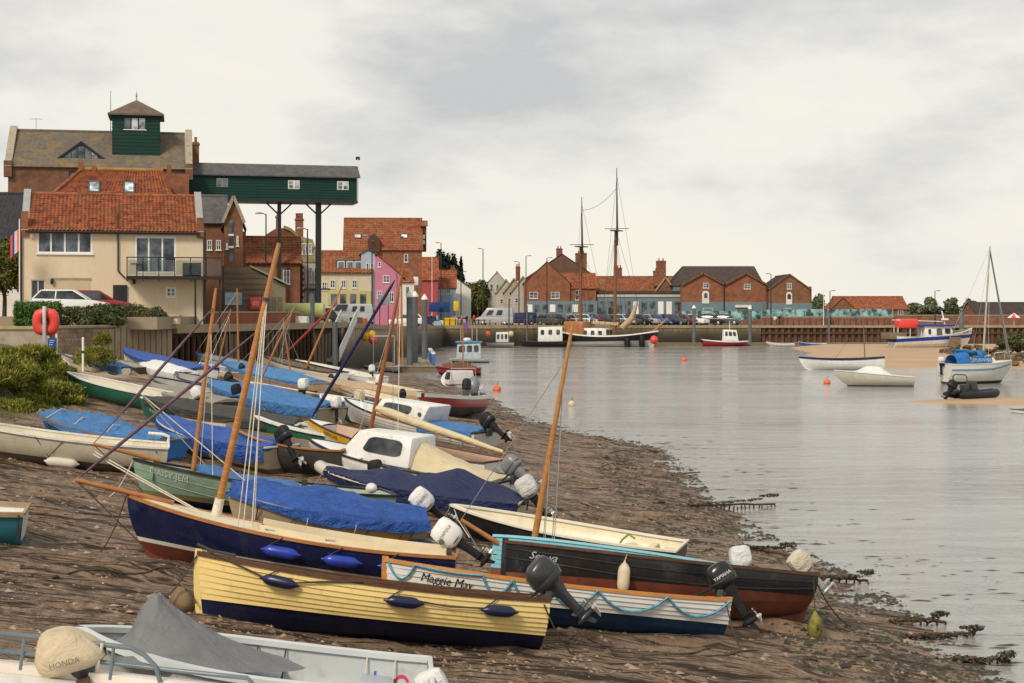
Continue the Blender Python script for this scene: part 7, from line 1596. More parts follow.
# ---- buoys afloat
for (px_, py_, r, mt_, lab) in ((571.5, 405, .2, fender_cream, 'small cream mooring buoy off the weedy shore'), (684, 360, .30, orange_v, 'orange mooring buoy in open water below the red launch'), (827, 383, .26, orange_v, 'orange mooring buoy at the bow of the white motor boat'), (497, 390, .28, orange_v, 'orange buoy near the stern of the red boat'), (966, 400, .26, fender_cream, 'cream round buoy in front of the black inflatable')):
    Yb = CAMH * FPX / (py_ + r * 3 - HZ); o = MB().lathe([(.02, -.9 * r), (.6 * r, -.75 * r), (.95 * r, -.3 * r), (r, 0), (.9 * r, .42 * r), (.6 * r, .78 * r), (.12 * r, r), (.1 * r, 1.25 * r)], 14).build('mooring_buoy', mt_, None, 60, M=Matrix.Translation((X_(px_, Yb), Yb, r * .35 + (0.08 if px_ > 950 else 0))))
    tag(o, lab, 'buoy', 'mooring buoys'); MB().tube([(0, 0, r), (.3 * r, 0, 1.9 * r)], .02, 5).build('pick_up_loop', rope_d, o)
o = MB().lathe([(.02, -.18), (.13, -.13), (.19, 0), (.15, .12), (.03, .19)], 12).build('mooring_buoy', M('weedy brown buoy', (.20, .14, .08), .8, .3, 6), None, 60, M=Matrix.Translation(at(183, 602, 20.6))); tag(o, 'mud stained round buoy on the mud beside the yellow bow', 'buoy', 'mooring buoys'); MB().tube([(0, 0, .18), (.1, -.1, .16), (.2, -.2, .02)], .014, 5).build('pick_up_loop', rope_d, o)
# ================================================================== VEHICLES, PEOPLE, QUAY FURNITURE
def car_parts(kind_='hatch'):
    r = {}
    if kind_ == 'hatch':
        W, low = 1.74, [(-2.02, .30), (2.05, .30), (2.12, .55), (2.04, .78), (1.05, .96), (-1.80, 1.02), (-2.06, .90), (-2.08, .55)]
        cab = (-1.92, 1.02, -1.45, .22, .97, 1.47, 1.60, 1.22)
    elif kind_ == 'van':
        W, low = 1.9, [(-2.5, .35), (2.35, .35), (2.5, .6), (2.42, .95), (1.75, 1.15), (-2.5, 1.2)]
        cab = (-2.5, 1.75, -2.45, 1.05, 1.14, 2.05, 1.86, 1.6)
    else:
        W, low = 2.05, [(-2.9, .40), (2.7, .40), (2.85, .65), (2.78, 1.1), (2.1, 1.35), (-2.9, 1.4)]
        cab = (-2.9, 2.1, -2.8, 1.05, 1.34, 2.7, 2.03, 1.8)
    r['body'] = MB().prism(low, W, lambda a, b_, t_: Vector((a, t_ - W / 2, b_))).mesh('body', mid_grey, bevel=.09)
    x0, x1, t0, t1, z0, z1, w0, w1 = cab
    P = [Vector((x0, -w0 / 2, z0)), Vector((x1, -w0 / 2, z0)), Vector((x1, w0 / 2, z0)), Vector((x0, w0 / 2, z0)), Vector((t0, -w1 / 2, z1)), Vector((t1, -w1 / 2, z1)), Vector((t1, w1 / 2, z1)), Vector((t0, w1 / 2, z1))]
    if kind_ == 'hatch':
        r['windows'] = MB().hexa([p * 1 for p in P]).mesh('windows', glassm('car glass', (.03, .035, .04), .04), bevel=.03)
        g = MB(); g.hexa([P[4] + Vector((-.05, -.02, -.03)), P[5] + Vector((.06, -.02, -.03)), P[6] + Vector((.06, .02, -.03)), P[7] + Vector((-.05, .02, -.03)), P[4] + Vector((.05, .05, .04)), P[5] + Vector((-.08, .05, .03)), P[6] + Vector((-.08, -.05, .03)), P[7] + Vector((.05, -.05, .04))])
        for a, b_ in ((0, 4), (1, 5), (2, 6), (3, 7)): g.tube([P[a], P[b_]], .045, 6)
        for sy in (0, 3): A_, B_ = (P[0], P[1]) if sy == 0 else (P[3], P[2]); C_, D_ = (P[4], P[5]) if sy == 0 else (P[7], P[6]); g.tube([A_.lerp(B_, .42), C_.lerp(D_, .48)], .04, 6)
        r['roof'] = g.mesh('roof', mid_grey, bevel=.01)
    else:
        r['roof'] = MB().hexa(P).mesh('roof', mid_grey, bevel=.08)
        g = MB()
        A_, B_, C_, D_ = P[1], P[2], P[6], P[5]; n_ = Vector((.8, 0, .5)) * .05; q = [A_.lerp(D_, .25).lerp(B_.lerp(C_, .25), .1), A_.lerp(D_, .25).lerp(B_.lerp(C_, .25), .9), A_.lerp(D_, .9).lerp(B_.lerp(C_, .9), .88), A_.lerp(D_, .9).lerp(B_.lerp(C_, .9), .12)]
        g.add([p + n_ for p in q], [(0, 1, 2, 3)])
        for sy, (A_, B_, C_, D_) in ((-1, (P[0], P[1], P[5], P[4])), (1, (P[3], P[2], P[6], P[7]))):
            for a0, a1 in ((.68, .86), (.36, .54)):
                q = [A_.lerp(B_, a).lerp(D_.lerp(C_, a), v) + Vector((0, sy * .05, 0)) for a, v in ((a0, .2), (a1, .2), (a1, .75), (a0, .75))]; g.add(q, [(0, 1, 2, 3)])
        r['windows'] = g.mesh('windows', glassm('car glass', (.03, .035, .04), .04))
    r['wheel'] = MB().lathe([(.19, -.10), (.31, -.09), (.33, -.05), (.33, .05), (.31, .09), (.19, .10), (.185, .06), (.05, .07)], 16, (0, 0, 0), Matrix.Rotation(R(90), 3, 'X')).mesh('wheel', black_rub, 40)
    r['rim'] = MB().lathe([(.19, -.105), (.17, -.115), (.04, -.12), (.04, .12), (.17, .115), (.19, .105)], 12, (0, 0, 0), Matrix.Rotation(R(90), 3, 'X')).mesh('rim', chrome, 40)
    r['lamp'] = MB().box((0, 0, 0), (.10, .34, .14)).mesh('lamp', chrome, bevel=.03)
    r['plate'] = MB().box((0, 0, 0), (.03, .5, .11)).mesh('plate', white_far)
    r['W'] = W; r['x'] = (low[2][0], low[-1][0])
    return r
CARM = {k: car_parts(k) for k in ('hatch', 'van', 'camper')}
tail_red = M('tail lamp red', (.35, .02, .02), .3)
def car(name, label, loc, rz, paint, k='hatch', group=None, cat='car'):
    r = CARM[k]; T = thing(name, label, cat, loc=loc, rz=rz, group=group)
    for nm in ('body', 'roof'):
        o = link(nm, r[nm], T); o.material_slots[0].link = 'OBJECT'; o.material_slots[0].material = paint
    link('windows', r['windows'], T)
    wb = 1.28 if k == 'hatch' else 1.65
    for sx in (wb, -wb):
        for sy in (-1, 1):
            wl_ = link('wheel', r['wheel'], T, Matrix.Translation((sx, sy * (r['W'] / 2 - .10), .33))); link('rim', r['rim'], wl_)
    for sy in (-1, 1):
        link('headlight', r['lamp'], T, Matrix.Translation((r['x'][0] - .08, sy * (r['W'] / 2 - .28), .70)))
        o = link('tail_light', r['lamp'], T, Matrix.Translation((r['x'][1] + .03, sy * (r['W'] / 2 - .22), .80))); o.material_slots[0].link = 'OBJECT'; o.material_slots[0].material = tail_red
    link('number_plate', r['plate'], T, Matrix.Translation((r['x'][0] + .0, 0, .45)))
    return T
def paint(nm, c): return M('car paint ' + nm, c, .22, .05, 1)
P_ = {'black': paint('black', (.012, .012, .014)), 'grey': paint('grey', (.16, .17, .18)), 'silver': paint('silver', (.42, .43, .44)), 'white': paint('white', (.74, .74, .73)), 'red': paint('red', (.30, .02, .025)), 'dark blue': paint('dark blue', (.015, .03, .10)), 'blue': paint('blue', (.04, .12, .32)), 'maroon': paint('maroon', (.13, .015, .02)), 'slate grey': paint('slate grey', (.07, .08, .09))}
row = [(547, 'slate grey'), (557, 'black'), (571, 'silver'), (584, 'white'), (592, 'maroon'), (601, 'dark blue'), (610, 'grey'), (619, 'white'), (628, 'slate grey'), (637, 'black'), (646, 'silver'), (654, 'blue'), (663, 'dark blue'), (672, 'slate grey'), (681, 'maroon'), (691, 'white'), (706, 'black'), (722, 'slate grey')]
ordn = ['first', 'second', 'third', 'fourth', 'fifth', 'sixth', 'seventh', 'eighth', 'ninth', 'tenth', 'eleventh', 'twelfth', 'thirteenth', 'fourteenth', 'fifteenth', 'sixteenth', 'seventeenth', 'eighteenth']
for i, (px_, c) in enumerate(row):
    Yc = 253.6 + random.uniform(-.3, .3); big = i > 15
    car('parked_car', c + ' car parked on the far quay, ' + ordn[i] + ' from the left in the row', (X_(px_ + 4, Yc), Yc, 3.004), R(-42 + random.uniform(-5, 5)) if not big else R(-18), P_[c], group='cars parked along the far quay').scale = (1.16, 1.16, 1.2)
car('camper_van', 'pale grey camper van parked on the quay', (X_(494, 236), 243.5, 3.06), R(175), P_['silver'], 'camper', cat='van')
car('delivery_van', 'blue lorry cab van right of the camper van', (X_(521, 248), 256, 3.004), R(190), P_['dark blue'], 'van', cat='van')
car('delivery_van', 'white van parked at the foot of the gantry', (X_(350, 150), 150, landz(150)), R(240), P_['white'], 'van', cat='van')
car('parked_car', 'dark grey car parked beside the gantry column', (X_(313, 142), 142, landz(142)), R(200), P_['slate grey'], cat='car')
car('parked_car', 'dark blue car parked before the raspberry house', (X_(425, 249), 249, 3.004), R(185), P_['dark blue'])
car('parked_car', 'silver car parked before the white gable house', (X_(456, 252), 252, 3.004), R(170), P_['silver'])
car('parked_car', 'white car parked below the pink house', (X_(406, 190), 190, landz(190)), R(180), P_['white'], cat='car')
car('parked_car', 'white hatchback parked behind the hedge at the cream house', (X_(70, 88.5), 88.5, 4.97), R(8), P_['white'], cat='car')
car('parked_car', 'red estate car parked behind the shrubs at the cream house', (X_(98, 91.3), 90.6, 4.97), R(12), P_['red'], cat='car')

# ---- people: one continuous skinned body each, faces coloured by height
def person(label, loc, rz, shirt, legs, pose='stand', hair=(.05, .03, .02), seed=0, h=1.72):
    me = bpy.data.meshes.new('body'); s_ = h / 1.72; sw = .10 if pose == 'stand' else .22
    V = [(0, 0, .92), (0, 0, 1.12), (0, .0, 1.38), (0, .01, 1.50), (0, .03, 1.60), (0, .02, 1.70),
         (.09, 0, .86), (.11, sw, .48), (.11, sw * .9 - .06, .08), (.11, sw * .9 + .10, .03), (-.09, 0, .86), (-.11, -sw * .6, .48), (-.11, -sw - .04, .08), (-.11, -sw + .10, .03),
         (.19, 0, 1.42), (.25, -.03, 1.15), (.24, .10, .92), (.23, .15, .84), (-.19, 0, 1.42), (-.25, -.02, 1.15), (-.23, .08, .92), (-.22, .12, .84)]
    if pose == 'raise': V[19], V[20], V[21] = (-.28, .18, 1.22), (-.12, .34, 1.32), (-.08, .40, 1.36)
    E = [(0, 1), (1, 2), (2, 3), (3, 4), (4, 5), (0, 6), (6, 7), (7, 8), (8, 9), (0, 10), (10, 11), (11, 12), (12, 13), (2, 14), (14, 15), (15, 16), (16, 17), (2, 18), (18, 19), (19, 20), (20, 21)]
    rad = [.14, .13, .15, .055, .095, .085, .09, .065, .042, .045, .09, .065, .042, .045, .07, .048, .036, .04, .07, .048, .036, .04]
    me.from_pydata([Vector(v) * s_ for v in V], E, [])
    o = bpy.data.objects.new('body', me); col.objects.link(o)
    m1 = o.modifiers.new('skin', 'SKIN'); sv = me.skin_vertices[0].data
    for i, r in enumerate(rad): sv[i].radius = (r * s_, r * s_ * (.72 if i < 3 else 1))
    sv[0].use_root = True
    m2 = o.modifiers.new('sub', 'SUBSURF'); m2.levels = 1; m2.render_levels = 1
    dg = bpy.context.evaluated_depsgraph_get(); dg.update()
    nm = bpy.data.meshes.new_from_object(o.evaluated_get(dg)); bpy.data.objects.remove(o); bpy.data.meshes.remove(me)
    nm.name = 'body'
    for c in (M('skin tone', (.48, .27, .18), .6, .08), shirt, legs, M('shoe leather', (.04, .03, .025), .6), M('hair %d' % (seed % 3), hair, .7)): nm.materials.append(c)
    for f in nm.polygons:
        z = f.center.z / s_; x = abs(f.center.x) / s_
        f.material_index = 3 if z < .09 else 2 if z < .93 and x < .2 else 0 if (z > 1.49 or (x > .2 and z < .93)) else 1
        if z > 1.66 or (z > 1.56 and f.center.y < 0): f.material_index = 4
        f.use_smooth = True
    T = link('person', nm); T.location = loc; T.rotation_euler = (0, 0, rz)
    tag(T, label, 'person', 'people on the quay')
    return T
cl = lambda n, c: M('clothing ' + n, c, .8, .1, 6)
jean = cl('denim', (.04, .06, .12)); dark = cl('dark', (.02, .02, .024)); khaki = cl('khaki', (.26, .20, .12))
ppl = [(474, 243, 'person in a red top walking by the camper van', cl('red', (.55, .03, .03)), dark, 'walk'), (466.5, 243, 'person in a dark coat left of the red top', dark, jean, 'stand'), (431, 246, 'person in navy beside the raspberry house', cl('navy', (.02, .03, .08)), jean, 'stand'), (437.5, 246, 'person in pale blue by the quay boards', cl('pale blue', (.35, .45, .55)), khaki, 'walk'), (462, 243, 'person in pink near the yellow notice', cl('pink', (.55, .2, .25)), jean, 'raise'), (507, 247, 'person in white between the camper and the blue van', cl('white', (.7, .7, .68)), dark, 'stand'),
       (531, 250, 'person in green at the quay edge before the dark cars', cl('green', (.06, .15, .07)), jean, 'walk'), (775, 252, 'person in a white jacket on the quay before the brick wall', cl('white', (.7, .7, .68)), khaki, 'stand'), (779.5, 252, 'person in black beside the white jacket', dark, dark, 'raise'), (783, 252.4, 'person in dark grey, right of the pair by the brick wall', cl('grey', (.10, .10, .11)), jean, 'stand'), (856, 253, 'person in blue on the quay near the far steps', cl('blue', (.06, .12, .3)), jean, 'walk'), (372, 152, 'person in grey below the pink house', cl('grey', (.10, .10, .11)), jean, 'walk'), (592, 251, 'person in a blue top by the ship railings', cl('bright blue', (.05, .2, .5)), dark, 'stand')]
for i, (px_, Y, lab, a, b_, pose) in enumerate(ppl):
    z = landz(Y) + .004; person(lab, (X_(px_, Y), Y, z), random.uniform(0, 6.28), a, b_, pose, ((.05, .03, .02), (.2, .12, .05), (.3, .28, .26))[i % 3], i, random.uniform(1.62, 1.82))

# ---- lamp posts and poles
def lamp_post(label, px_, Y, ytop, arm=1, r=.07):
    z = landz(Y); H = Z_(ytop, Y) - z; T = thing('street_lamp', label, 'street lamp', loc=(X_(px_, Y), Y, z), group='street lamps along the quay')
    MB().tube([(0, 0, -.1), (0, 0, 1.1), (0, 0, 1.12), (0, 0, H)], [r * 1.5, r * 1.5, r, r * .7], 8).build('post', black_m, T, 40)
    MB().tube([(0, 0, H - .05), (arm * .25, 0, H + .05), (arm * .8, 0, H + .08)], .04, 6).build('arm', black_m, T, 40)
    MB().hexa([(arm * .6 - .25, -.12, H), (arm * .6 + .3, -.12, H), (arm * .6 + .3, .12, H), (arm * .6 - .25, .12, H), (arm * .6 - .2, -.08, H + .14), (arm * .6 + .25, -.08, H + .14), (arm * .6 + .25, .08, H + .14), (arm * .6 - .2, .08, H + .14)]).build('lantern', mid_grey, T, bevel=.02)
for px_, Y, yt, a, lab in ((266, 126, 214, -1, 'tall street lamp left of the gantry columns'), (307.5, 126, 229, -1, 'street lamp between the gantry columns'), (372, 156, 236, -1, 'street lamp before the pink house'), (441, 250, 243, -1, 'street lamp right of the raspberry house'), (461, 253, 272, 1, 'street lamp before the white gable house'), (483, 245, 249, -1, 'tall street lamp above the camper van'), (547, 256, 258, 1, 'thin street lamp at the brick pub corner'), (771, 256, 274, -1, 'street lamp between twin and single maltings'), (830, 258, 291, 1, 'street lamp left of the low red roof'), (935, 262, 291, 1, 'street lamp behind the trawler'), (519, 256, 262, -1, 'dark street lamp before the cottages'), (526, 256, 256, 1, 'street lamp left of the brick pub')): lamp_post(lab, px_, Y, yt, a, .07 if Y < 200 else .09)
for px_, Y, yt, lab in ((823.5, 258, 288, 'bare white pole left of the low red roofed building'), (432, 249, 252, 'thin flag pole by the raspberry house')):
    T = thing('flag_pole', lab, 'pole', loc=(X_(px_, Y), Y, landz(Y))); MB().tube([(0, 0, 0), (0, 0, Z_(yt, Y) - landz(Y))], [.06, .035], 6).build('pole', white_far, T); MB().lathe([(.03, 0), (.09, .06), (.03, .12)], 8, (0, 0, Z_(yt, Y) - landz(Y))).build('finial', white_far, T)

# ---- mooring piles
pile_m = M('grey steel pile', (.13, .145, .155), .6, .15, 1, (.05, .04, .03), 1.2, .58, .2)
def steel_pile(label, px_, Y, ytop, r, cone=True, grp='steel mooring piles'):
    T = thing('mooring_pile', label, 'pile', loc=(X_(px_, Y), Y, -1), group=grp); H = Z_(ytop, Y) + 1
    MB().tube([(0, 0, 0), (0, 0, H - (r * 2 if cone else 0))], r, 14).build('pile', pile_m, T, 40)
    if cone: MB().lathe([(r * 1.15, H - r * 2), (r * 1.15, H - r * 1.6), (r * .9, H - r * 1.1), (r * .15, H)], 14).build('conical_cap', white_far, T, 40)
for px_, Y, yt, r, lab in ((409.5, 141, 291, .27, 'grey steel pile with white conical cap, leftmost of three at the pontoon'), (415, 147, 291, .27, 'grey steel pile with white conical cap, middle of three at the pontoon'), (424.5, 158, 294, .28, 'grey steel pile with white conical cap, rightmost of three at the pontoon'), (694, 243, 305, .26, 'white capped pile left of the red launch'), (750, 243, 305.5, .27, 'white capped pile right of the red launch')): steel_pile(lab, px_, Y, yt, r)
steel_pile('dark paired pile before the gantry column', 312.5, 118, 294, .16, False); steel_pile('brown timber pile below the gangway', 335, 118, 322, .2, False); steel_pile('tall dark pile behind the trawler bow', 961.5, 215, 312, .3, False); steel_pile('slim pile by the far pontoon dinghies', 829, 243, 318, .15, False)
for i, (px_, yt) in enumerate(((509, 300), (527, 305))): steel_pile(('left' if i == 0 else 'right') + ' of two slim brown piles beside the small crab boat', px_, 240, yt, .12, False)

# ---- pontoons and gangway
def pontoon(label, c, lx_, ly_, rz, z=.55, posts=()):
    T = thing('pontoon', label, 'pontoon', loc=(c[0], c[1], 0), rz=rz, group='floating pontoons')
    MB().span((-lx_ / 2, -ly_ / 2, -.3), (lx_ / 2, ly_ / 2, z - .1)).build('float', wood_grey, T)
    n = max(4, int(lx_ / .6)); pmesh = MB().box((0, 0, 0), (lx_ / n - .04, ly_ + .1, .08)).mesh('deck_plank', wood('pale deck planks', (.34, .28, .20), .7, .85, (9, .6, 9)))
    for i in range(n): link('deck_plank', pmesh, T, Matrix.Translation((-lx_ / 2 + lx_ * (i + .5) / n, 0, z - .05)))
    return T
Tp = pontoon('pale planked pontoon beside the three grey piles', ((X_(415, 150)), 151), 3.4, 26, R(4))
for i in range(6):
    o = MB().span((-.16, -.12, 0), (.16, .12, .95)).build('power_post', M('pontoon post blue', (.06, .16, .42), .5, .1), Tp, bevel=.04); o.location = (1.45, -11 + i * 3.2, .56); c_ = MB().span((-.17, -.13, .96), (.17, .13, 1.12)).build('post_cap', white_far, o)
pontoon('long dark pontoon under the sheet piling', (X_(820, 243), 243), 42, 2.0, R(1), .5); pontoon('short dark pontoon left of the red launch', (X_(677, 242), 242), 8, 2.0, 0, .5)
a, b_ = Vector((X_(349, 133), 133, 4.32)), Vector((X_(331, 121), 121, 1.45)); dv_ = b_ - a; side = Vector((-dv_.y, dv_.x, 0)).normalized() * .65
T = thing('gangway', 'sloping gangway with white mesh rails from the quay to the mud', 'gangway', loc=(0, 0, 0))
MB().hexa([a - side, b_ - side, b_ + side, a + side, a - side + ZUP * .1, b_ - side + ZUP * .1, b_ + side + ZUP * .1, a + side + ZUP * .1]).build('deck', M('grey grating', (.28, .27, .25), .7, .15, 4), T)
for sg in (-1, 1):
    g = MB(); s_ = side * sg
    for zz_ in (.45, 1.05): g.tube([a + s_ + ZUP * zz_, b_ + s_ + ZUP * zz_], .05 if zz_ > 1 else .03, 6)
    for k in range(11): p = a.lerp(b_, k / 10) + s_; g.tube([p + ZUP * .05, p + ZUP * 1.05], .03, 5)
    g.add([a + s_ + ZUP * .12, b_ + s_ + ZUP * .12, b_ + s_ + ZUP * .98, a + s_ + ZUP * .98], [(0, 1, 2, 3)]); g.build('mesh_rail', M('white rail paint', (.66, .66, .63), .5, .08), T)

# ---- flood wall with glass screen
p, q = Vector((X_(762, 258), 258, 3)), Vector((X_(893, 259), 259, 3))
T = thing('brick_flood_wall', 'low brick flood wall with glass screen along the quay', 'wall', loc=p, rz=math.atan2((q - p).y, (q - p).x)); Lf = (q - p).length
MB().span((0, 0, -.1), (Lf, .4, 1.25)).build('wall_face', brick('flood wall brick', (.27, .10, .065), (.2, .075, .05)), T); MB().span((-.05, -.06, 1.25), (Lf + .05, .46, 1.40)).build('coping', stone, T)
tg = glassm('teal screen glass', (.14, .27, .27), .08); n = 12
for i in range(n): MB().span((Lf * i / n + .08, .16, 1.45), (Lf * (i + 1) / n - .08, .2, 2.6)).build('glass_panel', tg, T)
for i in range(n + 1): MB().span((Lf * i / n - .05, .12, 1.4), (Lf * i / n + .05, .24, 2.66)).build('post', steel, T)
T2 = thing('quay_brick_wall', 'long brick wall behind the trawler and the yacht', 'wall', loc=(X_(893.5, 262), 262, 3)); Lw = X_(1060, 262) - X_(893.5, 262)
MB().span((0, 0, -.1), (Lw, .4, 1.55)).build('wall_face', brick('flood wall brick'), T2); MB().span((-.05, -.06, 1.55), (Lw, .46, 1.68)).build('coping', stone, T2)
T3 = thing('glass_screen', 'teal glass screen in front of the twin gabled maltings', 'screen', loc=(X_(682, 261), 261, 3)); Ls = X_(761, 261) - X_(682, 261)
MB().span((0, 0, -.1), (Ls, .3, .9)).build('brick_plinth', brick('flood wall brick'), T3)
for i in range(8): MB().span((Ls * i / 8 + .06, .1, .92), (Ls * (i + 1) / 8 - .06, .14, 2.3)).build('glass_panel', tg, T3)
for i in range(9): MB().span((Ls * i / 8 - .04, .06, .85), (Ls * i / 8 + .04, .18, 2.35)).build('post', steel, T3)
# ---- quay edge posts and rails
bm_ = MB().tube([(0, 0, 0), (0, 0, .95), (0, 0, 1.0)], [.10, .09, .05], 8).mesh('post', wood_dark, 40)
for nm, a0, a1, Y, n, lab in (('quay_railing', 533, 640, 247.2, 26, 'post and rail railing along the quay behind the ship'), ('quay_railing', 765, 890, 250.6, 22, 'post and rail railing along the sheet piled quay'), ('quay_railing', 444, 530, 242.6, 15, 'post and rail railing along the quay below the camper van')):
    T = thing(nm, lab, 'railing', loc=(X_(a0, Y), Y, landz(Y) + .05)); Lr = X_(a1, Y) - X_(a0, Y)
    for i in range(n + 1): link('post', bm_, T, Matrix.Translation((Lr * i / n, 0, 0)))
    MB().tube([(0, 0, .85), (Lr, 0, .85)], .04, 6).build('rail', wood_dark, T)
# signs, crates and stalls by the street
def board(name, label, px_, py_, Y, w, h, mat, txt=None, cat='sign'):
    z = landz(Y); c = at(px_, py_, Y); T = thing(name, label, cat, loc=(c.x, c.y, z)); zc = c.z - z
    MB().span((-w / 2, -.04, zc - h / 2), (w / 2, .04, zc + h / 2)).build('panel', mat, T, bevel=.01)
    for x in (-w * .35, w * .35): MB().span((x - .04, .045, -.05), (x + .04, .12, zc + h / 2)).build('leg', dark_grey, T)
    return T
sb = M('sign navy', (.02, .05, .16), .5); sy = M('sign yellow', (.70, .45, .02), .5); sw_ = M('sign white', (.7, .7, .68), .5)
board('notice_board', 'navy notice board by the raspberry house', 434, 307, 247, 1.6, 1.5, sb); board('notice_board', 'dark blue notice board, right of two by the street', 444.5, 307, 248, 1.6, 1.6, sb); board('banner_sign', 'yellow upright banner by the white gable house', 456, 306, 250, .8, 1.5, sy); board('white_sign', 'white sign panel above the grey piles', 414, 281, 208, 1.1, 1.1, sw_); board('kiosk_sign', 'pale sign board at the foot of the pink house', 384, 300, 172, 1.3, 1.1, sw_)
def crate(label, px_, py_, Y, s3, mat):
    z = landz(Y); T = thing('crate', label, 'crate', loc=(X_(px_, Y), Y, z), rz=random.uniform(-.4, .4), group='crates and boxes on the quay'); w, d, h = s3
    g = MB()
    for sx in (-1, 1): g.box((sx * w / 2, 0, h / 2), (.05, d, h))
    for sy_ in (-1, 1): g.box((0, sy_ * d / 2, h / 2), (w, .05, h))
    g.box((0, 0, .04), (w, d, .06)); g.build('crate_body', mat, T); MB().box((0, 0, h + .02), (w * 1.05, d * 1.05, .05)).build('rim', mat, T)
crate('yellow fish crate by the quay boards', 450.5, 318, 245, (1.8, 1.1, 1.2), sy); crate('pale blue fish box left of the yellow crate', 437.5, 320, 244, (.9, .8, .7), M('pale blue plastic', (.3, .5, .6), .5)); crate('white fish box between the blue and yellow crates', 443, 319.5, 245, (.8, .8, .8), sw_)
crate('orange fish box beside the white van', 361, 318, 146, (1.0, .8, .6), orange_v); crate('white insulated tub behind the orange box', 365, 314, 150, (1.0, .8, .75), sw_); crate('brown fish box near the gangway head', 356, 318, 140, (.9, .8, .6), wood_grey); crate('stacked grey crate by the green tank', 294, 317, 118, (1.3, 1.0, .9), wood_grey); crate('pale crate right of the red wall', 301, 319, 117, (1.0, .8, .5), sw_)
T = thing('green_tank', 'long pale green tank lying on the quay below the gantry', 'tank', loc=(X_(304, 124), 124, landz(124))); MB().tube([(-1.6, 0, .95), (-1.55, 0, .95), (1.55, 0, .95), (1.6, 0, .95)], [.5, .62, .62, .5], 16).build('shell', M('pale green tank paint', (.42, .46, .18), .5, .08), T, 40)
for x in (-1, 1): MB().span((x - .12, -.4, 0), (x + .12, .4, .5)).build('saddle', wood_dark, T)
T = thing('red_brick_parapet', 'low red brick parapet below the weatherboarded hut', 'wall', loc=(X_(212, 100), 100.6, landz(100)), rz=math.atan2(33, QW[3][0] - QW[2][0])); MB().span((0, 0, -.1), (17, .35, .75)).build('wall_face', M('brick red render', (.26, .085, .055), .8, .15, 1), T); MB().span((0, -.05, .75), (17, .4, .85)).build('coping', stone, T)
# lifebuoy on its post
zb = ground(X_(44, 51), 51); T = thing('lifebuoy_post', 'bright red lifebuoy in its housing on a grey post', 'lifebuoy', loc=(X_(44.5, 51), 51, zb)); zc = Z_(322, 51) - zb
MB().span((-.055, -.05, -.3), (.055, .04, zc + .5)).build('post', steel, T, bevel=.01)
rows = []
for k in range(28):
    a = 2 * math.pi * k / 28; ro = .46 * (1 + .06 * math.cos(4 * a + math.pi)) ; ring = []
    for j in range(10): b_ = 2 * math.pi * j / 10; rr = (ro + .11) / 2 + (ro - .11) / 2 * math.cos(b_); ring.append(Vector((rr * math.sin(a), .16 + .12 * math.sin(b_) , zc + rr * math.cos(a))))
    rows.append(ring)
rows.append(rows[0]); MB().grid(rows, 0, True).build('lifebuoy_ring', red_v, T, 60)
MB().lathe([(.17, 0), (.17, .02)], 16, (0, .19, zc), Matrix.Rotation(R(90), 3, 'X')).build('housing_back', M('dark red plastic', (.28, .03, .03), .5), T)
zb2 = ground(X_(52, 53), 53); T = thing('small_blue_sign', 'small blue notice on white posts behind the lifebuoy', 'sign', loc=(X_(52, 53), 53, zb2)); z1 = Z_(343, 53) - zb2
MB().span((-.14, -.02, z1 - .17), (.14, .02, z1 + .17)).build('panel', M('sign blue', (.02, .07, .30), .5), T)
for x in (-.12, .13): MB().span((x - .025, .025, -.3), (x + .025, .07, z1 + (.3 if x > 0 else .2))).build('leg', white_far, T)
for k in range(3): MB().span((-.09, -.024, z1 + .08 - k * .07), (.09 - .03 * k, -.021, z1 + .095 - k * .07)).build('print_line', white_far, T)
T = thing('white_marker_post', 'slim white post before the shrubs', 'post', loc=(X_(83, 70), 70, ground(X_(83, 70), 70))); MB().tube([(0, 0, -.2), (0, 0, 1.5), (0, 0, 1.55)], [.05, .05, .03], 8).build('post', white_far, T); MB().box((0, 0, .9), (.11, .11, .12)).build('band', dark_grey, T)
T = thing('cream_planter', 'cream stone table block on the wall right of the shrubs', 'planter', loc=(X_(164, 91), 91, 4.55)); MB().span((-.85, -.4, 0), (.85, .4, .42)).build('base', cream_r, T, bevel=.02); MB().span((-.95, -.5, .42), (.95, .5, .54)).build('slab', M('pink stone', (.50, .34, .24), .8), T, bevel=.02)
T = thing('flag', 'red and white flag on a pole left of the cream house', 'flag', loc=(X_(19.5, 93.5), 93.5, 4.45)); MB().tube([(0, 0, 0), (0, 0, Z_(219, 93.5) - 4.45)], .035, 6).build('pole', white_far, T)
zf = Z_(228, 93.5) - 4.45
for i, c in enumerate((red_v, white_far, M('flag blue', (.03, .05, .25), .7), red_v)): MB().grid([[Vector((-.02 - .22 * (i + u) * .6, .05 * math.sin((i + u) * 2), zf - v * 1.3 - (i + u) * .12)) for v in (0, .33, .66, 1)] for u in (0, .5, 1)]).build('flag_stripe', c, T, 60)
# garden umbrellas at right
for i, (px_, py_, Y, c1, lab) in enumerate(((1014, 314, 258, red_v, 'red and white parasol behind the yacht mast, upper one'), (1016, 334, 200, M('salmon cloth', (.65, .22, .2), .7), 'salmon parasol on the right bank, lower one'))):
    zt = Z_(py_, Y); zb = 3.0 if Y > 250 else .8; T = thing('parasol', lab, 'parasol', loc=(X_(px_, Y), Y, zb)); H = zt - zb; MB().tube([(0, 0, 0), (0, 0, H)], .05, 6).build('pole', white_far, T)
    for k in range(8):
        a0, a1 = k * math.pi / 4, (k + 1) * math.pi / 4; MB().add([(0, 0, H + .2), (1.1 * math.cos(a0), 1.1 * math.sin(a0), H - .6), (1.1 * math.cos(a1), 1.1 * math.sin(a1), H - .6)], [(0, 1, 2)]).build('canopy_panel', c1 if k % 2 else white_far, T)
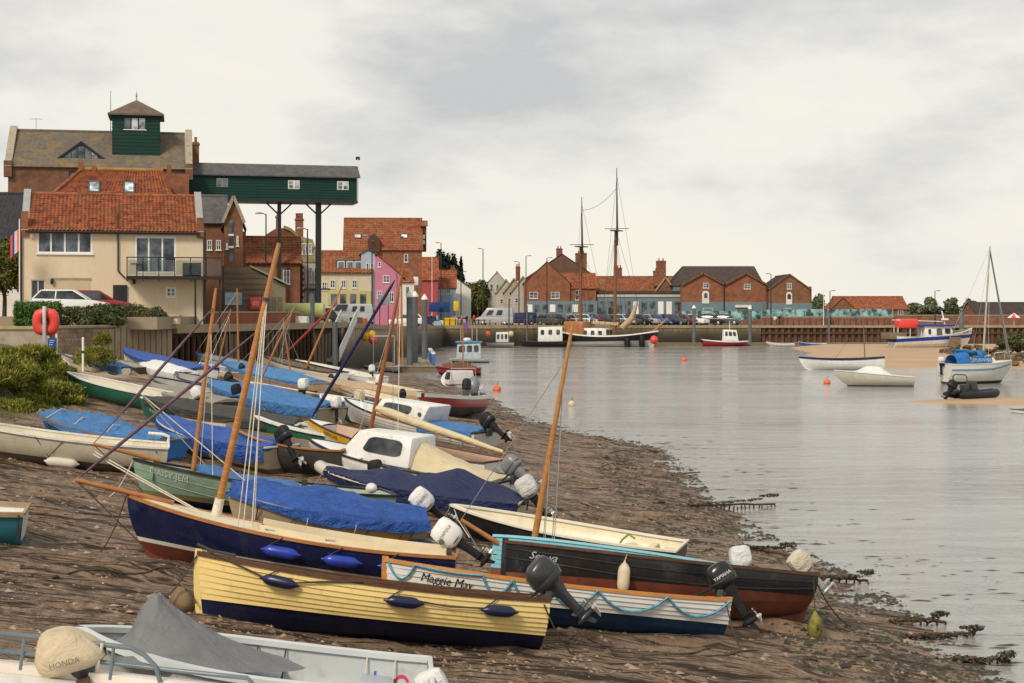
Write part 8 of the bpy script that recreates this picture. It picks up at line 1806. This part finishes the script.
# ================================================================== FOLIAGE, MUD DETAIL
rng = np.random.default_rng(5)
def leaf_mesh(name, blobs, n, size, mat, up=.35, seed=1, spiky=False):
    """thousands of small leaf faces spread through lumpy volumes; blobs (x,y,z,rx,ry,rz)"""
    r = np.random.default_rng(seed); B = np.array(blobs, float); vol = (B[:, 3] * B[:, 4] * B[:, 5]) ** .67; k = r.choice(len(B), n, p=vol / vol.sum())
    d = r.normal(size=(n, 3)); d /= np.linalg.norm(d, axis=1)[:, None]
    rad = np.clip(.62 + .38 * r.random(n) ** .6, 0, 1.0) * (1 + .13 * r.normal(size=n))
    c = B[k, :3] + d * B[k, 3:] * rad[:, None]
    nrm = d * .8 + r.normal(size=(n, 3)) * .6 + np.array([0, 0, up]); nrm /= np.linalg.norm(nrm, axis=1)[:, None]
    t = np.cross(nrm, r.normal(size=(n, 3))); t /= np.linalg.norm(t, axis=1)[:, None] + 1e-9; b = np.cross(nrm, t)
    s = size * (.6 + .8 * r.random(n))[:, None]
    if spiky:
        t = d * .7 + r.normal(size=(n, 3)) * .5 + np.array([0, 0, .8]); t /= np.linalg.norm(t, axis=1)[:, None]; b = np.cross(t, r.normal(size=(n, 3))); b /= np.linalg.norm(b, axis=1)[:, None] + 1e-9; b *= .55
    v = np.stack([c - t * s, c + b * s * .5, c + t * s, c - b * s * .5], 1).reshape(-1, 3)
    me = bpy.data.meshes.new(name); me.from_pydata(v.tolist(), [], np.arange(n * 4).reshape(-1, 4).tolist()); me.materials.append(mat)
    return me
def lumps(c, rx, ry, rz, n, seed, k=.42):
    r = random.Random(seed); out = []
    for i in range(n):
        a, z = r.uniform(0, 6.283), r.uniform(-.5, 1); q = math.sqrt(max(0, 1 - z * z * .8)) * r.uniform(.3, .9); s = r.uniform(.7, 1.25) * k
        out.append((c[0] + rx * q * math.cos(a), c[1] + ry * q * math.sin(a), c[2] + rz * z * .75, rx * s, ry * s, rz * s))
    return out
green_l = leafm('seablite leaves', (.14, .18, .024), (.36, .33, .06)); hedge_l = leafm('hedge leaves', (.055, .125, .02), (.11, .21, .04)); shrub_l = leafm('shrub leaves', (.055, .075, .025), (.13, .15, .045)); olive_l = leafm('olive leaves', (.075, .08, .03), (.16, .16, .06)); tree_l = leafm('tree leaves', (.06, .075, .015), (.18, .17, .04)); conif_l = leafm('conifer needles', (.008, .018, .010), (.016, .03, .016)); far_l = leafm('far tree leaves', (.13, .15, .085), (.21, .23, .14))
bark = wood('bark', (.09, .065, .045), .5, .9)
def shrub(name, label, c, rx, ry, rz, n, size, mat, nl=14, seed=1, cat='shrub', group=None, k=.42):
    T = thing(name, label, cat, loc=c, group=group)
    g = MB(); r = random.Random(seed)
    for i in range(5): a = r.uniform(0, 6.28); g.tube([(0, 0, -.1), (rx * .3 * math.cos(a), ry * .3 * math.sin(a), rz * .5), (rx * .6 * math.cos(a), ry * .6 * math.sin(a), rz * 1.1)], [.05, .03, .012], 5)
    g.build('stem', bark, T); link('foliage', leaf_mesh('foliage', lumps((0, 0, rz * (.45 if mat is green_l else .8)), rx, ry, rz * (1.35 if mat is green_l else 1), nl, seed, k), n, size, mat, seed=seed, spiky=mat is green_l), T); return T
# big green shrubs beside the slipway (left)
spots = [(4, 369, 47.5, 1.1, .95), (24, 362, 50.5, 1.15, .9), (2, 391, 45.0, .9, .55), (48, 378, 49.5, 1.05, .8), (30, 388, 47.0, .95, .6), (70, 388, 51.5, .95, .58), (-18, 372, 46, 1.2, 1.0), (58, 368, 53.0, .8, .6)]
plc = ['tallest, at the left edge', 'rear, left of the lifebuoy post', 'low front one at the left edge', 'middle, below the lifebuoy', 'low front one in the middle', 'rightmost, by the green boat', 'cut off by the left edge', 'behind, right of the lifebuoy post']
for i, (px_, py_, Y, rx, rz) in enumerate(spots):
    X = X_(px_, Y); z = ground(X, Y); shrub('seablite_bush', 'bright green feathery bush on the bank, ' + plc[i], (X, Y, z - .15), rx, rx * .9, rz * .47, 14000, .075, green_l, 22, 20 + i, group='green bushes on the left bank', k=.36)
# hedge and shrubs on the wall
T = thing('clipped_hedge', 'clipped green hedge in front of the cream house', 'hedge', loc=(X_(38, 82.5), 82.5, 4.5)); wdt = 44 * 82.5 / FPX
hb = [(-wdt / 2 + wdt * (i + .5) / 9, y, z, wdt / 14, .42, .32) for i in range(9) for y in (-.2, .25) for z in (.3, .75, 1.0)]; link('foliage', leaf_mesh('foliage', hb, 16000, .055, hedge_l, seed=3), T); MB().span((-wdt / 2 + .1, -.3, 0), (wdt / 2 - .1, .3, .9)).build('stem', shrub_l, T)
for i, (px_, Y, zc, rx, rz, n, lab, mt) in enumerate(((76, 84.0, 4.4, .95, .62, 7000, 'dark round shrub right of the clipped hedge', shrub_l), (103, 85.5, 4.4, 1.25, .70, 11000, 'largest dark bush hiding the red car', shrub_l), (136, 88.0, 4.3, 1.25, .72, 9000, 'olive spreading bush over the wall below the balcony', olive_l), (150, 89.5, 4.4, .9, .62, 6000, 'dark bush right end of the hedge line', shrub_l), (102, 82.5, 3.7, .45, .3, 2500, 'small green tuft hanging on the stone wall', green_l), (90, 71, 2.95, 1.05, .42, 6000, 'low bright green patch behind the white rowing boat', green_l))): shrub('garden_shrub', lab, (X_(px_, Y), Y, zc), rx, rx * .7, rz, n, .065, mt, 18, 40 + i, group='shrubs on the stone wall')
# trees
def tree(name, label, px_, Y, ybase_z, ytop, wpx, mat, n=9000, size=.14, nl=16, seed=1, trunk=.16, group=None, conic=False):
    X = X_(px_, Y); H = Z_(ytop, Y) - ybase_z; W = wpx * Y / FPX / 2; T = thing(name, label, 'tree', loc=(X, Y, ybase_z), group=group); r = random.Random(seed); g = MB()
    g.tube([(0, 0, -.3), (.05, 0, H * .3), (-.05, .05, H * .6), (0, 0, H * .9)], [trunk, trunk * .8, trunk * .5, trunk * .15], 8)
    for i in range(7): a = r.uniform(0, 6.28); z = H * r.uniform(.25, .6); g.tube([(0, 0, z), (W * .35 * math.cos(a), W * .35 * math.sin(a), z + H * .12), (W * .75 * math.cos(a), W * .75 * math.sin(a), z + H * .22)], [trunk * .45, trunk * .28, trunk * .08], 6)
    g.build('trunk', bark, T, 50)
    bl = [(W * (1 - f) * .4 * math.cos(i * 2.4), W * (1 - f) * .4 * math.sin(i * 2.4), H * (.25 + .75 * f), W * (1.05 - f) * .7, W * (1.05 - f) * .7, H * .09) for i, f in enumerate([j / 14 for j in range(14)])] if conic else lumps((0, 0, H * .62), W, W, H * .40, nl, seed, .40)
    link('crown', leaf_mesh('crown', bl, n, size, mat, seed=seed), T)
tree('garden_tree', 'leafy tree cut off by the left edge beside the cream house', 4, 98, 4.45, 240, 42, tree_l, 14000, .12, 22, 60)
tree('conifer', 'dark conifer behind the pale blue cottage, left one', 441, 280, 3.0, 257, 22, conif_l, 5000, .35, 14, 61, group='dark conifers behind the cottages'); tree('conifer', 'dark conifer behind the white gable house, middle one', 451, 282, 3.0, 256, 20, conif_l, 5000, .35, 14, 62, group='dark conifers behind the cottages'); tree('conifer', 'dark pointed conifer, rightmost behind the white gable house', 461, 284, 3.0, 258, 12, conif_l, 4000, .35, 12, 63, group='dark conifers behind the cottages', conic=True)
tree('street_tree', 'yellow green tree at the end of the street', 478, 300, 3, 284, 22, tree_l, 7000, .35, 18, 64)
for i, (px_, yt, wp) in enumerate(((928, 299, 20), (952, 299, 14), (970, 300, 14), (892, 302, 18), (818, 297, 12), (912, 304, 16))): tree('round_tree', ('round grey green tree, leftmost of three behind the trawler', 'round grey green tree, middle of three behind the trawler', 'round grey green tree, rightmost of three behind the trawler', 'low tree right of the red roofed building', 'tree beside the single gabled maltings', 'low bushy tree between red roof and trawler trees')[i], px_, 320, 3, yt, wp, far_l, 2600, .38, 16, 70 + i, group='trees beyond the far quay')
# far wooded hill
hill = []
r = random.Random(9)
for i in range(60): hill.append((r.uniform(-26, 14), r.uniform(-8, 30), r.uniform(0, 5), r.uniform(4, 6), 5, r.uniform(2.5, 4)))
o = link('distant_wood', leaf_mesh('distant_wood', [(x, y, z + 3.5 - abs(x + 8) * .1, a, b_, c) for x, y, z, a, b_, c in hill], 40000, .45, leafm('distant foliage', (.028, .045, .032), (.045, .062, .035)), seed=8)); o.location = (X_(492, 480), 480, 3); kind(o, 'stuff')
o = link('distant_hedgerow', leaf_mesh('distant_hedgerow', [(r.uniform(-20, 330), r.uniform(-10, 30), r.uniform(0, 2), 8, 4, 3) for i in range(150)], 20000, .9, leafm('distant foliage', (.028, .045, .032), (.045, .062, .035)), seed=12)); o.location = (X_(800, 600), 600, 3); kind(o, 'stuff')
# grass below the bushes
n = 9000; gx = rng.uniform(-16.5, -12.6, n); gy = rng.uniform(40, 56, n); keep = (fbm(gx * .6, gy * .6, 77, 3) + np.clip((-gx - 13.4) * .35, -.3, .6)) > .45; gx, gy = gx[keep], gy[keep]; gz = np.array([ground(a, b) for a, b in zip(gx, gy)]); m_n = len(gx); hgt = rng.uniform(.06, .24, m_n); an = rng.uniform(0, 6.28, m_n); ln = rng.normal(0, .06, (m_n, 2)); wx, wy = .012 * np.cos(an), .012 * np.sin(an)
v = np.stack([np.stack([gx - wx, gy - wy, gz - .05], 1), np.stack([gx + wx, gy + wy, gz - .05], 1), np.stack([gx + ln[:, 0], gy + ln[:, 1], gz + hgt], 1)], 1).reshape(-1, 3)
me = bpy.data.meshes.new('bank_grass'); me.from_pydata(v.tolist(), [], np.arange(m_n * 3).reshape(-1, 3).tolist()); me.materials.append(leafm('bank grass blades', (.08, .085, .02), (.20, .17, .06))); o = link('bank_grass', me); kind(o, 'stuff')
# ---- seaweed, clods and shells strewn over the mud
def height_at(x, y):
    i = np.clip(np.searchsorted(ys, y) - 1, 0, nr - 2); j = np.clip(((x + 44) / .15).astype(int), 0, nc - 2); fy = (y - ys[i]) / (ys[i + 1] - ys[i]); fx = (x + 44) / .15 - j
    return (ZZ[i, j] * (1 - fx) + ZZ[i, j + 1] * fx) * (1 - fy) + (ZZ[i + 1, j] * (1 - fx) + ZZ[i + 1, j + 1] * fx) * fy
def strew(name, n, size, mat, seed, ymin=11, ymax=80, flat=.35, dens=None, shore_only=False):
    r = np.random.default_rng(seed); y = ymin * (ymax / ymin) ** r.random(n); sh = np.interp(y, [a for a, b in SHORE], [b for a, b in SHORE]); x = sh + .7 - (r.random(n) * 3.2 if shore_only else r.random(n) ** 1.0 * np.minimum(20, 7 + y * .33))
    keep = fbm(x * .35, y * 1.4, seed, 3) > (dens if dens else .40); x, y = x[keep], y[keep]; n = len(x); z = height_at(x, y); z = np.maximum(z, .004)
    V, F = [], []; s = size * (.4 + 1.2 * r.random(n) ** 2)
    # squashed irregular lump: ring of 6 + top
    a = np.arange(6) * math.pi / 3
    rr = .6 + .7 * r.random((n, 6)); st = 1 + 1.3 * r.random(n)
    vx = x[:, None] + s[:, None] * rr * np.cos(a) * st[:, None]; vy = y[:, None] + s[:, None] * rr * np.sin(a); vz = np.repeat((z - .012)[:, None], 6, 1)
    ring = np.stack([vx, vy, vz], -1); top = np.stack([x + s * r.normal(0, .25, n), y + s * r.normal(0, .25, n), z + s * flat * (.5 + r.random(n))], -1)[:, None]
    v = np.concatenate([ring, top], 1).reshape(-1, 3); base = np.arange(n)[:, None, None] * 7; f = base + np.array([[k, (k + 1) % 6, 6] for k in range(6)])[None]
    me = bpy.data.meshes.new(name); me.from_pydata(v.tolist(), [], f.reshape(-1, 3).tolist()); me.materials.append(mat); return kind(link(name, me), 'stuff')
def varied(name, cols, rough=.5):
    m, t, b = new_mat(name); g_ = t.nodes.new('ShaderNodeNewGeometry'); st = [(i / len(cols), c) for i, c in enumerate(cols)]; cc = ramp(t, g_.outputs['Random Per Island'], st); t.links.new(cc, b.inputs['Base Color']); b.inputs['Roughness'].default_value = rough; return m
strew('mud_clods', 40000, .030, varied('mud clods', [(.16, .105, .068), (.24, .165, .115), (.10, .066, .042), (.32, .235, .17)], .55), 31, 11, 85, .55)
strew('seaweed', 11000, .040, varied('bladderwrack', [(.022, .016, .008), (.035, .024, .010), (.05, .04, .012), (.018, .012, .008)], .35), 32, 12, 95, .30, .47)
strew('tideline_weed', 16000, .045, varied('tideline weed', [(.02, .015, .008), (.04, .03, .012), (.05, .05, .015), (.03, .022, .01)], .4), 33, 20, 110, .5, .36, True)
strew('shells_and_pebbles', 3500, .016, varied('shells', [(.42, .36, .28), (.30, .24, .18), (.55, .50, .42), (.20, .15, .11)], .5), 34, 12, 50, .6, .3)
# slack mooring lines from the near bows and sterns to the mud
for nm, u, sd, px_, py_, rm in (('yellow_clinker_boat', 1, 1, 120, 622, rope_d), ('navy_sailing_boat', 1, 1, 88, 560, rope_d), ('sage_green_sailing_boat', 1, 1, 98, 500, rope_w), ('white_clinker_boat', .02, 1, 752, 660, rope_d), ('yellow_clinker_boat', .02, 1, 590, 660, rope_d), ('black_open_dinghy', 1, 1, 430, 520, rope_w), ('black_clinker_boat', .02, 1, 862, 630, rope_d), ('white_open_boat', .05, 1, 196, 478, rope_d), ('blue_rowing_boat', 1, 1, 22, 424, rope_w), ('cream_covered_boat', 1, 1, 300, 486, rope_w)):
    b_ = FLEET[nm]; A = b_.M @ b_.pt(u, .96, sd, .03); P = solve(px_, py_, 0.0); P.z += .02; pts = []
    for k in range(13): q = A.lerp(P, k / 12); q.z -= .22 * 4 * (k / 12) * (1 - k / 12); q.z = max(q.z, ground(q.x, q.y) + .03); pts.append(b_.Mi @ q)
    MB().tube(pts, .011, 5).build('mooring_line', rm, b_.T, 60)
# old mooring ropes and weed hung stakes
rw = [(150, 585, 30, 0), (20, 520, 300, 1), (560, 452, 90, 2), (590, 470, 110, 3), (560, 490, 130, 4), (20, 575, 160, 5), (40, 610, 130, 6), (700, 660, 190, 7), (760, 640, 130, 8), (820, 615, 90, 9), (600, 640, 90, 10), (640, 655, 160, 11)]
def gpt(px_, py_):
    P = solve(px_, py_, 0.0); z = float(height_at(np.array([P.x]), np.array([P.y]))[0]); return Vector((P.x, P.y, max(z, 0) + .012))
rope_lbl = ['below the navy bow', 'across the mud at left, long one', 'right of the cream covered boat, upper', 'right of the cream covered boat, middle', 'right of the cream covered boat, lower', 'left of the yellow bow', 'left of the grey canvas', 'lowest at the bottom right', 'below the black boat stern', 'near the waterline at right', 'below the white clinker stern, left', 'below the white clinker stern, right']
for i, (px_, py_, ln_, _) in enumerate(rw):
    pts = [gpt(px_ + ln_ * k / 14, py_ + ln_ * .045 * k / 14 + .5 * math.sin(k * .9 + i)) for k in range(15)]; o = MB().tube(pts, .014, 6).build('mooring_rope', rope_d, None, 60); tag(o, 'dark weedy mooring rope lying ' + rope_lbl[i], 'rope', 'old ropes on the mud')
stk = [((690, 512), (775, 514)), ((735, 551), (790, 559)), ((818, 583), (868, 587)), ((893, 627), (945, 630)), ((908, 640), (975, 643)), ((955, 665), (1008, 670)), ((560, 432), (655, 455))]
plc2 = ['highest in the picture', 'beside the white bagged outboard', 'right of the soiled cream bag', 'upper of the bottom right pair', 'lower of the bottom right pair', 'in the bottom right corner', 'along the bend of the shore']
weed_m = varied('groyne weed', [(.02, .015, .008), (.045, .034, .012), (.07, .08, .02), (.025, .018, .01)], .5)
for i, (a, b_) in enumerate(stk):
    A, B_ = gpt(*a), gpt(*b_); T = thing('stake_groyne', 'row of weed hung stakes at the waterline, ' + plc2[i], 'groyne', loc=A, group='weedy stake rows'); d = B_ - A; n = int(d.length / .16) + 2; g = MB(); r = random.Random(i)
    for k in range(n): p = d * (k / (n - 1)) + Vector((0, r.uniform(-.04, .04), -.15)); MB().tube([p, p + Vector((r.uniform(-.03, .03), 0, .14 + r.uniform(0, .08)))], [.025, .018], 5).build('stake', wood_dark, T)
    MB().tube([d * (k / 12) + Vector((0, r.uniform(-.02, .02), .04 + r.uniform(-.02, .02))) for k in range(13)], .03, 6).build('rail_board', wood_dark, T)
    link('weed', leaf_mesh('weed', [(d.x * f + r.uniform(-.05, .05), d.y * f + r.uniform(-.1, .1), .03 + (.07 if f > .85 else 0), .09 if f < .9 else .13, .07, .025 if f < .9 else .05) for f in [k / 16 for k in range(17)]], 900, .026, weed_m, seed=i), T)
# floating weed on the water
r = np.random.default_rng(4); n = 800; y = 24 * (90 / 24) ** r.random(n); sh = np.interp(y, [a for a, b in SHORE], [b for a, b in SHORE]); x = sh + .5 + np.abs(r.normal(0, 1.7, n)); y = y + r.normal(0, .2, n); keep = fbm(x * .5, y * 2.2, 3, 3) > .50; x, y = x[keep], y[keep]; n = len(x); L_ = .05 + .22 * r.random(n) ** 2
v = np.stack([np.stack([x - L_, y, np.full(n, .006)], 1), np.stack([x, y - L_ * .22, np.full(n, .006)], 1), np.stack([x + L_, y + L_ * .1, np.full(n, .006)], 1), np.stack([x, y + L_ * .2, np.full(n, .014)], 1)], 1).reshape(-1, 3)
me = bpy.data.meshes.new('floating_weed'); me.from_pydata(v.tolist(), [], np.arange(n * 4).reshape(-1, 4).tolist()); me.materials.append(weed_m); kind(link('floating_weed', me), 'stuff')
# rocky bank at right
T = None
rk = MB(); r = random.Random(3)
for i in range(260):
    X, Y = r.uniform(46, 66), r.uniform(150, 178); zz_ = max(0.1, .35 + .05 * (X - 46) + .03 * (Y - 150)) * r.uniform(.6, 1.1); s = r.uniform(.25, .75); rot = Matrix.Rotation(r.uniform(0, 6), 3, 'Z') @ Matrix.Rotation(r.uniform(-.6, .6), 3, 'X'); rk.lathe([(s * .2, -s * .5), (s * r.uniform(.7, 1), -s * .2), (s * r.uniform(.8, 1.1), s * .1), (s * r.uniform(.3, .6), s * .45)], 6, (X, Y, zz_), rot)
kind(rk.build('rubble_bank', M('weedy rubble', (.15, .10, .06), .8, .4, .8, (.06, .055, .02), 1, .5)), 'stuff')
for i, (px_, Y) in enumerate(((1010, 172), (1024, 168), (1040, 165))): shrub('bank_scrub', ('left', 'middle', 'right')[i] + ' clump of olive scrub on the rubble bank at the right edge', (X_(px_, Y), Y, 1.2), 1.6, 1.2, .9, 3500, .18, olive_l, 12, 90 + i, group='scrub on the right bank')
